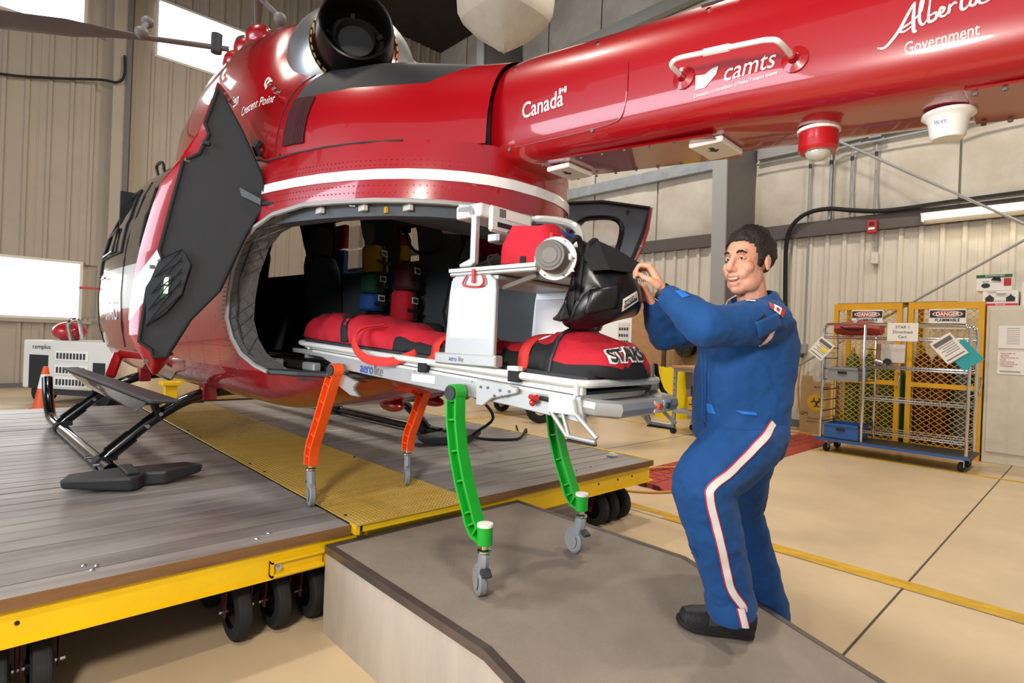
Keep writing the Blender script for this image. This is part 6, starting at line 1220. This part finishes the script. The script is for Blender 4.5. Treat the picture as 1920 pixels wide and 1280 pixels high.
# ---- download cart
CX0, CX1, CY0, CY1 = 9.35, 9.95, 1.20, 2.95
ca = thing('download_cart', 'chrome wheeled equipment cart with wire shelves and hanging tags', 'cart', (9.65, 2.08, 0))
def tubeo(nm, pts, r_, mt='chrome', parent=ca, n=8): return obj(nm, MB().tube(pts, r_, n), mt, parent, smooth=True)
bs = obj('base', MB().box(CX0-.05, CX1+.05, CY0-.06, CY1+.06, .165, .215), 'dark_plastic', ca, bevel=.02, seg=2); obj('base_bumper', MB().box(CX0-.056, CX0-.05, CY0-.05, CY1+.05, .17, .205), 'blue_bin', bs)
for x in (CX0, CX1):
    tubeo('frame_hoop', smoothpath([(x, CY1, .21), (x, CY1, 1.0), (x, CY1, 1.80), (x, CY1-.04, 1.90), (x, CY1-.12, 1.935), (x, 2.0, 1.935), (x, CY0+.12, 1.935), (x, CY0+.04, 1.90), (x, CY0, 1.80), (x, CY0, 1.0), (x, CY0, .21)], 4), .02)
    tubeo('mid_post', [(x, 2.40, .21), (x, 2.40, 1.935)], .018)
for y in (CY0, CY1): 
    for z in (.5, 1.0, 1.5, 1.8): tubeo('end_bar', [(CX0, y, z), (CX1, y, z)], .006)
def shelf(z, y0, y1):
    s = thing('wire_shelf', None, None, (9.65, (y0+y1)/2, z), parent=ca)
    for x in (CX0+.01, CX1-.01): tubeo('shelf_rim', [(x, y0, z), (x, y1, z)], .006, parent=s, n=6); tubeo('shelf_rim', [(x, y0, z+.03), (x, y1, z+.03)], .006, parent=s, n=6)
    mb = MB(); y = y0
    while y < y1: mb.box(CX0+.01, CX1-.01, y-.002, y+.002, z+.004, z+.009); mb.box(CX0+.005, CX0+.009, y-.002, y+.002, z, z+.03); y += .032
    o = obj('shelf_wires', mb, 'steel', s); o['kind'] = 'stuff'
for z, y0, y1 in ((1.72, CY0, CY1), (1.30, CY0, 2.40), (.84, CY0, 2.40), (.36, CY0, 2.40)): shelf(z, y0, y1)
for i in range(8):
    z = .45+.16*i
    for y in (2.42, 2.92): obj('tray_runner', MB().box(CX0, CX1, y-.008, y+.008, z, z+.012), 'black_matte', ca)
for x, y in ((CX0+.05, CY0+.05), (CX1-.05, CY0+.05), (CX0+.05, CY1-.08), (CX1-.05, CY1-.08)):
    cw = obj('caster', MB().lathe([(.03, -.02), (.058, -.022), (.065, -.012), (.065, .012), (.058, .022), (.03, .02)], (x, y, .066), (.3, 1, 0), 20), 'black_rubber', ca, smooth=True); obj('caster_fork', MB().box(x-.03, x+.03, y-.03, y-.024, .06, .165).box(x-.03, x+.03, y-.03, y+.03, .145, .165), 'steel', cw)
sg = wplate('cart_sign', CX0-.025, 1.76, 2.12, 1.70, 1.955, 'paper', ca); 
for i, t_ in enumerate(('STAR 1', 'Download', 'Cart')): wtext(t_, CX0-.031, 1.94, 1.895-.068*i, .055, 'ink', sg)
def hang_tag(y, z, sz, mt, rot, lab):
    M = Matrix.Translation((CX0-.03, y, z)) @ Matrix.Rotation(rot, 4, 'X'); t = tag(obj('hanging_tag', MB().box(-.004, 0, -sz/2, sz/2, -sz*.62, sz*.62, M), mt), lab, 'tag', None)
    t2 = obj('print_frame', MB().box(-.006, -.0045, -sz*.42, sz*.42, sz*.28, sz*.50, M).box(-.006, -.0045, -sz*.42, sz*.42, -.5*sz, -.45*sz, M), 'steel_grey', t); t2['kind'] = 'stuff'
    for i in range(5): obj('print_line', MB().box(-.006, -.0045, -sz*.38, sz*(.2 if i % 2 else .35), sz*(.18-.11*i), sz*(.19-.11*i)+.004, M), 'steel_grey', t)
    return t
hang_tag(2.97, 1.56, .24, 'paper', R(38), 'white laminated tag with yellow mark hanging at the blue-bin end of the cart'); obj('yellow_mark', MB().box(-.007, -.005, -.08, .02, -.03, .02, Matrix.Translation((CX0-.03, 2.95, 1.56)) @ Matrix.Rotation(R(38), 4, 'X')), 'yellow_bag', bpy.data.objects['hanging_tag'])
hang_tag(1.42, 1.62, .27, 'paper', R(-38), 'white laminated checklist tag hanging in front of the teal tag'); 
tt_ = tag(obj('hanging_tag', MB().box(.006, .012, -.13, .13, -.17, .17, Matrix.Translation((CX0-.03, 1.26, 1.54)) @ Matrix.Rotation(R(-40), 4, 'X')), 'teal'), 'teal laminated tag hanging from the cart corner', 'tag')
# things on the cart
rb = thing('red_duffel', 'rounded red duffel bag on the top shelf of the cart', 'bag', (9.62, 2.55, 1.76)); secs = []
for i in range(9):
    u = i/8; k = max(.25, sin(PI*(.1+.8*u))**.4); secs.append([(9.64+.24*k*cos(a), lerp(2.86, 2.26, u), 1.87+.12*k*sin(a)*(1+.1*nz((u*4, a, 0)))+.02*sin(u*PI)) for a in [2*PI*j/16 for j in range(16)]])
obj('body', MB().loft(secs), 'mat_red', rb, smooth=True); obj('strap', MB().tube(smoothpath([(9.41, 2.74, 1.90), (9.39, 2.66, 1.86), (9.39, 2.52, 1.85), (9.41, 2.44, 1.88)], 4), .012, 6), 'bag_black', rb); obj('reflective_band', MB().tube([(9.64+.245*cos(a), 2.57, 1.88+.135*sin(a)) for a in [R(60+12*q) for q in range(9)]], .025, 4, flat=.2), 'steel_light', rb)
def tub(nm, lab, x0, x1, y0, y1, z0, z1, mt):
    b = thing(nm, lab, 'bin', ((x0+x1)/2, (y0+y1)/2, z0)); t = .012; obj('floor_panel', MB().box(x0+.02, x1-.02, y0+.02, y1-.02, z0, z0+t), mt, b)
    for (a, c, d, e) in ((x0, x0+t, y0, y1), (x1-t, x1, y0, y1), (x0+t, x1-t, y0, y0+t), (x0+t, x1-t, y1-t, y1)): obj('side_wall', MB().box(a, c, d, e, z0, z1), mt, b, bevel=.003)
    obj('rim', MB().box(x0-.012, x0, y0-.012, y1+.012, z1-.03, z1).box(x0-.012, x1, y0-.012, y0, z1-.03, z1), mt, b); obj('grip_slot', MB().box(x0-.014, x0-.012, (y0+y1)/2-.06, (y0+y1)/2+.06, z1-.1, z1-.06), 'black_matte', b); return b
tub('storage_bin', 'grey plastic bin sliding in the cart runners', 9.34, 9.85, 2.47, 2.88, 1.09, 1.29, 'grey_plastic'); tub('storage_bin', 'blue plastic bin on the base of the cart', 9.34, 9.85, 2.44, 2.90, .222, .44, 'blue_bin')
rg = thing('regulator', 'small metal oxygen regulator lying on a cart shelf', 'regulator', (9.55, 2.2, 1.33)); obj('body', MB().cyl((9.5, 2.22, 1.38), (.2, 1, .3), .045, .16, 12), 'steel', rg, smooth=True); obj('gauge', MB().cyl((9.46, 2.14, 1.40), (1, 0, .2), .05, .04, 16), 'dark_plastic', rg); obj('stem', MB().tube([(9.5, 2.28, 1.40), (9.48, 2.33, 1.47)], .018, 8), 'brass', rg)
cl = thing('clipboard', 'brown clipboard with white sheets leaning on the cart rack', 'clipboard', (9.8, 2.2, 1.33)); obj('board', MB().box(9.80, 9.815, 2.08, 2.36, 1.335, 1.66), 'card', cl); obj('sheet', MB().box(9.795, 9.80, 2.0, 2.30, 1.39, 1.66), 'paper', cl)
# ---------------------------------------------------------------- wall services
lf = thing('fluorescent_light', 'glowing fluorescent batten light fixed along the right wall rail', 'light', (11.7, .6, 3.85))
obj('batten', MB().box(11.66, 11.74, -1.2, 2.24, 3.915, 3.96), 'panel_white', lf, bevel=.006)
for y in (2.22, .4): obj('lamp_holder', MB().box(11.63, 11.72, y-.03, y, 3.80, 3.93), 'panel_white', lf, bevel=.004)
for k, x in enumerate((11.63, 11.69)): obj('tube', MB().tube([(x, 2.2, 3.875), (x, .42, 3.875)], .034, 12), 'tube_light', lf, smooth=True); obj('tube', MB().tube([(x, .36, 3.875), (x, -1.18, 3.875)], .034, 12), 'tube_light', lf, smooth=True)
fa = thing('fire_alarm', 'red fire alarm call point on the brown wall rail', 'alarm', (11.7, 2.96, 3.7)); obj('housing', MB().box(11.66, 11.74, 2.88, 3.04, 3.70, 3.94), 'ink_red', fa, bevel=.012); obj('pull_bar', MB().box(11.65, 11.66, 2.91, 3.01, 3.76, 3.80), 'decal', fa); obj('recess', MB().box(11.655, 11.66, 2.92, 3.0, 3.83, 3.90), 'bag_maroon', fa)
sw = thing('switch_box', 'small white electrical box below the red fire alarm', 'switch', (11.8, 2.93, 3.15)); obj('housing', MB().box(11.76, 11.86, 2.87, 2.98, 3.15, 3.36), 'panel_white', sw, bevel=.01); obj('cover_screw', MB().cyl((11.758, 2.925, 3.25), (1, 0, 0), .012, .006, 10), 'steel', sw); obj('conduit', MB().tube([(11.81, 2.93, 3.36), (11.81, 2.93, 3.77)], .016, 8), 'steel_light', sw)
def conduit(y, z0, z1, bend, lab):
    c = thing('conduit', lab, 'pipe', (11.7, y, z0), 0, 'bent steel conduits above the rail' if bend else None); pts = [(11.71, y, z0), (11.71, y, z1-.12)]+([(11.71, y-.02, z1-.03), (11.71, y-.12, z1), (11.71, y-.5, z1+.03)] if bend else [(11.71, y, z1)])
    obj('pipe', MB().tube(pts, .02, 8), 'galv', c, smooth=True); obj('coupling', MB().tube([(11.71, y, z0+1.05), (11.71, y, z0+1.13)], .028, 8), 'dark_plastic', c)
for y, b, lab in ((4.06, False, 'straight steel conduit on the insulated wall next to the grey column'), (3.69, True, 'steel conduit with a bent top on the insulated wall above the rail'), (3.33, True, 'steel conduit with a bent top on the insulated wall above the rail'), (2.94, False, 'straight steel conduit rising above the red fire alarm')): conduit(y, 4.05, 5.40 if not b else 5.38, b, lab)
jb = thing('junction_box', 'grey electrical junction box where the conduits meet the steel girt', 'box', (11.7, 2.95, 5.5)); obj('housing', MB().box(11.62, 11.7, 2.86, 3.06, 5.42, 5.66), 'steel_light', jb, bevel=.008); obj('cover', MB().box(11.61, 11.62, 2.89, 3.03, 5.46, 5.62), 'galv', jb)
tag(obj('wall_conduit', MB().tube([(11.66, -3, 5.36), (11.66, 5.1, 5.36)], .022, 8), 'galv', smooth=True), 'long horizontal steel conduit under the upper girt', 'pipe')
tag(obj('heavy_cable', MB().tube(smoothpath([(11.66, -2, 4.12), (11.66, 1.5, 4.09), (11.68, 2.44, 4.075), (11.68, 2.9, 4.09), (11.66, 3.3, 4.16), (11.64, 3.7, 4.24), (11.62, 4.05, 4.2), (11.62, 4.3, 4.02), (11.68, 4.44, 3.70), (11.76, 4.47, 3.0), (11.78, 4.45, 2.2), (11.78, 4.43, 1.2), (11.78, 4.42, .6)], 5), .042, 10), 'black_rubber', smooth=True), 'thick black cable looping over the rail and down the ribbed wall', 'cable')
for a, b, lab in (((11.42, 4.3, 6.0), (11.42, -.6, 2.5), 'thin steel brace rod sloping down across the wall past the fluorescent tube'), ((11.44, 4.55, .9), (11.44, -.6, 4.3), 'thin steel brace rod sloping up behind the yellow cages')): tag(obj('brace_rod', MB().tube([a, b], .022, 8), 'steel_light', smooth=True), lab, 'brace')
ot = thing('wall_outlet', 'grey wall outlet feeding an orange cord behind the cart', 'outlet', (11.8, 4.08, 1.4)); obj('housing', MB().box(11.76, 11.85, 4.02, 4.15, 1.46, 1.66), 'steel_light', ot, bevel=.01); obj('plug', MB().box(11.72, 11.76, 4.06, 4.11, 1.38, 1.46), 'dark_plastic', ot, bevel=.006); obj('conduit', MB().tube([(11.8, 4.08, 1.66), (11.8, 4.08, 3.77)], .014, 8), 'steel_light', ot)
tag(obj('extension_cord', MB().tube(smoothpath([(11.72, 4.08, 1.38), (11.70, 4.12, .8), (11.66, 4.05, .2), (11.5, 4.02, .015), (11.1, 4.2, .015), (10.9, 3.95, .015), (11.0, 3.6, .02)], 6), .014, 6), 'cord_orange', smooth=True), 'orange extension cord dropping from the wall outlet to the floor', 'cord')
tag(obj('extension_cord', MB().tube(smoothpath([(4.75, 3.85, .02), (5.2, 3.62, .035), (5.6, 3.6, .075), (6.0, 3.45, .075), (6.25, 3.2, .075), (6.2, 2.98, .02), (5.7, 2.9, .015), (5.2, 3.0, .015), (4.9, 3.2, .015), (4.7, 3.6, .015)], 6), .013, 6), 'cord_orange', smooth=True), 'orange cord looped over the red cable ramp beside the platform', 'cord')
# red interlocking cable ramp strip across the floor
k = 0; x = 5.15
while x < 10.2:
    w = .9; cr_ = thing('cable_ramp', 'red moulded plastic cable ramp segment laid across the hangar floor', 'ramp', (x+w/2, 3.42, 0), 0, 'red cable ramp segments' if 0 < k < 5 else None)
    if k == 0: cr_['label'] = 'red cable ramp end segment with open sockets beside the yellow platform'
    if k == 5: cr_['label'] = 'red cable ramp end segment lying behind the wheeled download cart'; 
    obj('deck', MB().prism([(x, 3.06, .0), (x, 3.06, .012), (x, 3.18, .052), (x, 3.66, .052), (x, 3.78, .012), (x, 3.78, .0)], (w-.012, 0, 0)), 'mat_red', cr_)
    for i in range(5):
        for j in range(3): obj('tread_pad', MB().box(x+.06+i*.165, x+.17+i*.165, 3.22+j*.15, 3.32+j*.15, .052, .058), 'mat_red', cr_)
    if k == 0:
        for j in range(4): obj('end_socket', MB().box(x-.012, x, 3.13+.16*j, 3.21+.16*j, .004, .045), 'bag_maroon', cr_)
    x += w; k += 1
# ---------------------------------------------------------------- bench corner
wb_ = thing('workbench', 'steel-framed wheeled workbench with wooden top behind the crew member', 'workbench', (9.05, 4.5, 0))
obj('bench_top', MB().box(8.68, 9.42, 3.95, 5.14, 1.13, 1.175), 'wood_top', wb_, bevel=.006)
for x in (8.72, 9.38):
    for y in (4.0, 5.08):
        l_ = obj('leg', MB().box(x-.025, x+.025, y-.025, y+.025, .13, 1.13), 'steel_light', wb_); obj('caster', MB().lathe([(.02, -.016), (.055, -.018), (.055, .018), (.02, .016)], (x, y, .055), (1, 0, 0), 18), 'black_rubber', l_, smooth=True); obj('caster_fork', MB().box(x-.03, x+.03, y-.04, y+.04, .11, .135), 'steel', l_)
        for i in range(8): obj('slot', MB().box(x-.027, x-.025, y-.008, y+.008, .25+.1*i, .27+.1*i), 'black_matte', l_)
obj('lower_shelf', MB().box(8.70, 9.40, 3.98, 5.10, .36, .42), 'steel_light', wb_); obj('apron', MB().box(8.70, 8.72, 3.98, 5.10, 1.08, 1.13), 'steel_light', wb_)
cs = thing('tool_case', 'yellow and dark plastic tool case on the workbench lower shelf', 'case', (9.0, 4.6, .42)); obj('lower_shell', MB().box(8.74, 9.2, 4.3, 4.86, .422, .66), 'yellow_cab', cs, bevel=.03, seg=2); obj('upper_shell', MB().box(8.76, 9.18, 4.34, 4.82, .66, .86), 'dark_plastic', cs, bevel=.04, seg=2); obj('carry_handle', MB().tube(smoothpath([(8.9, 4.42, .86), (8.9, 4.44, 1.0), (8.9, 4.7, 1.02), (8.9, 4.76, .86)], 4), .025, 8), 'black_matte', cs, smooth=True); obj('groove', MB().box(8.735, 8.74, 4.34, 4.82, .53, .545), 'black_matte', cs)
tag(obj('red_tool', MB().tube([(8.85, 4.5, 1.21), (8.85, 4.68, 1.20)], .03, 8), 'fire_red', smooth=True), 'red tool handle lying on the workbench top', 'tool')
yb = thing('yellow_sack', 'bright yellow plastic sack standing on the floor by the workbench', 'bag', (10.75, 6.35, 0)); secs = []
for i in range(10):
    u = i/9; z = 1.05*u; k = 1-.12*u+.05*sin(5*u); secs.append([(10.75+.26*k*cos(a)*(1+.12*nz((cos(a)*2, sin(a)*2, u*3))), 6.35+.36*k*sin(a)*(1+.12*nz((cos(a)*2, sin(a)*2, u*3+7))), z+.02*sin(5*a)*u) for a in [2*PI*j/20 for j in range(20)]])
obj('sack_body', MB().loft(secs), 'yellow_bag', yb, smooth=True); obj('drawstring', MB().tube(smoothpath([(10.5, 6.55, .95), (10.46, 6.6, .8), (10.46, 6.62, .62), (10.44, 6.63, .5)], 4), .012, 5), 'paper', yb)
gb = thing('green_bin', 'dark green tapered bin with an orange liner by the tan partition', 'bin', (11.0, 7.1, 0)); obj('barrel', MB().lathe([(0, 0), (.20, 0), (.25, .62), (.255, .68), (.23, .68), (.2, .05)], (11.0, 7.1, 0), (0, 0, 1), 22), 'dark_green', gb, smooth=True); obj('liner', MB().lathe([(.262, .62), (.27, .69), (.25, .72), (.23, .69)], (11.0, 7.1, 0), (0, 0, 1), 22, cap=False), 'cone_orange', gb, smooth=True)
bh = tag(obj('broom_handle', MB().tube([(11.0, 6.68, .02), (11.05, 6.70, 1.65)], .018, 8), 'dark_plastic', smooth=True), 'dark broom handle standing between the green bin and yellow sack', 'broom')
ms = thing('welding_mask', 'black curved face mask hanging above the yellow sack', 'mask', (11.19, 6.3, 1.3)); obj('shell', MB().loft([[(11.19+.12*cos(a), 6.3+.27*sin(a)*w_, z) for a in [2*PI*j/16 for j in range(16)]] for w_, z in ((.3, 1.28), (.75, 1.34), (1, 1.46), (1, 1.6))]), 'black_gloss', ms, smooth=True); obj('strap', MB().tube([(11.2, 6.55, 1.6), (11.27, 6.3, 1.78), (11.2, 6.05, 1.6)], .015, 6), 'bag_black', ms)
structure('door_1', MB().box(11.62, 11.72, 7.92, 9.9, 0, 2.75), 'white_paint', bevel=.01)
nt_ = thing('safety_poster', 'small white poster with rows of pictograms on the white door', 'poster', (11.61, 8.2, 1.5)); obj('sheet', MB().box(11.612, 11.618, 8.08, 8.42, 1.42, 2.05), 'paper', nt_)
for r_ in range(3):
    for c in range(4): obj('pictogram', MB().box(11.608, 11.612, 8.11+.075*c, 8.16+.075*c, 1.86-.16*r_, 1.93-.16*r_), 'ink' if (r_, c) not in ((1, 0), (1, 1)) else 'ink_blue', nt_)
obj('footer', MB().box(11.608, 11.612, 8.1, 8.4, 1.44, 1.47), 'bag_yellow', nt_)
tag(obj('tan_partition', MB().box(11.45, 11.6, 7.05, 7.9, 0, 2.75), 'wood_top'), 'tan wooden partition panel beside the white door', 'partition'); tag(obj('brown_carton', MB().box(11.3, 11.8, 5.9, 6.85, 1.05, 2.0), 'card'), 'brown cardboard carton stacked behind the workbench', 'box'); tag(obj('shelf_unit', MB().box(11.3, 11.8, 5.85, 6.9, .98, 1.05).box(11.3, 11.34, 5.85, 5.89, 0, .98).box(11.3, 11.34, 6.86, 6.9, 0, .98).box(11.76, 11.8, 5.85, 5.89, 0, .98).box(11.76, 11.8, 6.86, 6.9, 0, .98), 'steel_light'), 'steel shelf stand carrying a brown carton by the wall', 'shelf')
# small tug trolley behind the stretcher
tg_ = thing('tow_trolley', 'low white trolley on small wheels parked beyond the platform', 'trolley', (8.2, 7.6, 0)); obj('tray', MB().box(7.6, 9.0, 7.2, 8.8, .42, .56), 'gpu_white', tg_, bevel=.03, seg=2); obj('tow_bar', MB().tube([(7.6, 7.9, .45), (7.0, 8.5, .4)], .03, 8), 'dark_plastic', tg_)
for x, y, r_ in ((8.0, 8.7, .18), (7.5, 7.1, .30), (9.1, 7.3, .30)): w_ = obj('wheel', MB().lathe([(r_*.55, -.05), (r_*.9, -.055), (r_, -.03), (r_, .03), (r_*.9, .055), (r_*.55, .05)], (x, y, r_), (.3, 1, 0), 24, cap=False), 'black_rubber', tg_, smooth=True); obj('hub', MB().lathe([(r_*.56, -.03), (.03, -.05), (.03, .05), (r_*.56, .03)], (x, y, r_), (.3, 1, 0), 18), 'chrome', w_, smooth=True)
tag(obj('power_lead', MB().tube(smoothpath([(3.0, 4.6, 1.12), (3.2, 3.9, 1.0), (3.35, 3.75, .8), (3.5, 4.2, .55), (3.9, 4.0, .52), (4.33, 4.3, .53), (4.6, 4.6, .1), (5.4, 5.4, .02), (6.8, 7.0, .02)], 6), .014, 6), 'black_rubber', smooth=True), 'thin black power lead trailing from the helicopter over the deck edge', 'cable')
# ---------------------------------------------------------------- ground equipment beyond the nose
gp_ = thing('ground_power_unit', 'white boxy ground power unit with vent grilles behind the skid', 'generator', (1.9, 13.6, 0))
obj('cabinet', MB().box(.98, 3.0, 12.7, 14.6, .28, 1.17), 'gpu_white', gp_, bevel=.03, seg=2); obj('chassis', MB().box(1.1, 2.9, 12.8, 14.5, .16, .30), 'dark_plastic', gp_)
for z in (.90, .64, .42):
    v_ = obj('vent_panel', MB().box(.965, .98, 13.2, 13.9, z-.09, z+.09), 'white_plastic', gp_, bevel=.006)
    for i in range(9): obj('louvre', MB().box(.958, .965, 13.26+.07*i, 13.30+.07*i, z-.055, z+.055), 'ink', v_)
obj('lamp_recess', MB().box(1.25, 2.0, 12.685, 12.70, .72, 1.06), 'black_matte', gp_, bevel=.005); obj('wheel_arch', MB().box(.97, .98, 12.85, 13.1, .28, .8), 'black_matte', gp_); obj('wheel_arch', MB().box(.97, .98, 14.05, 14.45, .28, .9), 'black_matte', gp_)
obj('lettering', text_mb('cemplus', .12, basis((.972, 14.2, 1.05), (0, -1, 0), ZV)), 'ink', gp_)
for y in (13.0, 14.3):
    for x in (1.15, 2.85): obj('wheel', MB().cyl((x, y, .2), (1, 0, 0), .2, .16, 20), 'black_rubber', gp_, smooth=True)
hl = thing('warning_horn', 'red domed beacon with chrome bracket on the ground power unit', 'beacon', (1.3, 14.0, 1.17)); obj('dome', MB().ball((1.25, 14.0, 1.34), (.28, .26, .19), 18, 12), 'fire_red', hl, smooth=True); obj('bracket', MB().tube(smoothpath([(1.25, 13.7, 1.18), (1.2, 13.7, 1.5), (1.35, 13.72, 1.56), (1.42, 13.75, 1.2)], 4), .04, 8), 'chrome', hl, smooth=True)
gp_.rotation_euler = (0, 0, R(38))
tag(obj('camera_box', MB().box(2.3, 2.7, 13.2, 13.5, 1.172, 1.36), 'black_matte', bevel=.03), 'small black case standing on the ground power unit', 'case')
ct2 = thing('cream_tank', 'cream rounded fuel bowser body standing beneath the helicopter', 'tank', (3.2, 11.6, 0)); secs = [[(x, 11.7+.75*math.copysign(abs(cos(a))**.4, cos(a))*k, .60+.42*math.copysign(abs(sin(a))**.4, sin(a))*k) for a in [2*PI*j/24 for j in range(24)]] for x, k in ((1.85, .78), (1.95, .93), (2.15, 1), (4.6, 1), (4.8, .9))]
obj('body', MB().loft(secs), 'cream', ct2, smooth=True, angle=70); obj('skirt', MB().box(2.0, 4.6, 11.1, 12.3, .1, .22), 'black_matte', ct2)
for x in (2.3, 4.2): obj('wheel', MB().cyl((x, 11.1, .18), (0, 1, 0), .18, .14, 18), 'black_rubber', ct2, smooth=True)
yj = thing('yellow_jack', 'yellow pump jack standing in front of the cream tank', 'jack', (2.25, 10.5, 0)); obj('base', MB().box(2.12, 2.4, 10.35, 10.65, 0, .1), 'yellow_paint', yj); obj('column', MB().box(2.17, 2.35, 10.42, 10.6, .1, .55), 'yellow_paint', yj, bevel=.01); obj('handle', MB().tube([(2.26, 10.5, .55), (2.26, 10.5, 1.0)], .05, 8), 'yellow_paint', yj); obj('collar', MB().box(2.12, 2.4, 10.37, 10.65, .55, .62), 'yellow_paint', yj, bevel=.01)
cn_ = thing('traffic_cone', 'orange traffic cone with white band beyond the deck', 'cone', (.80, 12.4, 0)); obj('base', MB().box(.6, 1.0, 12.2, 12.6, 0, .04), 'cone_orange', cn_, bevel=.01); obj('cone_body', MB().lathe([(.16, .04), (.10, .38)], (.8, 12.4, 0), (0, 0, 1), 20), 'cone_orange', cn_, smooth=True); obj('white_band', MB().lathe([(.10, .38), (.06, .62)], (.8, 12.4, 0), (0, 0, 1), 20), 'paper', cn_, smooth=True); obj('tip', MB().lathe([(.06, .62), (.035, .75), (.0, .76)], (.8, 12.4, 0), (0, 0, 1), 20), 'cone_orange', cn_, smooth=True)
# suspended quilted air unit under the roof
au = thing('air_unit', 'large cream quilted box-shaped air unit hanging under the roof', 'air unit', (5.95, 6.8, 6.1))
def oct_(r_, z, c=(5.98, 6.78)): return [(c[0]+r_*math.copysign(abs(cos(a))**.55, cos(a)), c[1]+r_*math.copysign(abs(sin(a))**.55, sin(a)), z) for a in [2*PI*j/24+PI/4*0 for j in range(24)]]
obj('casing', MB().loft([oct_(.66, 8.2), oct_(.68, 7.0), oct_(.66, 6.75), oct_(.60, 6.62)]), 'duct', au, smooth=True, angle=40); obj('hopper', MB().loft([oct_(.60, 6.62), oct_(.40, 6.40), oct_(.12, 6.2), oct_(.05, 6.15)]), 'duct', au, smooth=True, angle=40)
for a in range(4): c_, s_ = cos(R(45+90*a)), sin(R(45+90*a)); obj('rib', MB().tube([(5.98+.56*c_*1.2, 6.78+.56*s_*1.2, 6.63), (5.98+.06*c_, 6.78+.06*s_, 6.16)], .02, 6), 'duct', au)
obj('hanger', MB().tube([(5.98, 6.78, 8.2), (5.98, 6.78, ZC)], .04, 8), 'steel_grey', au)
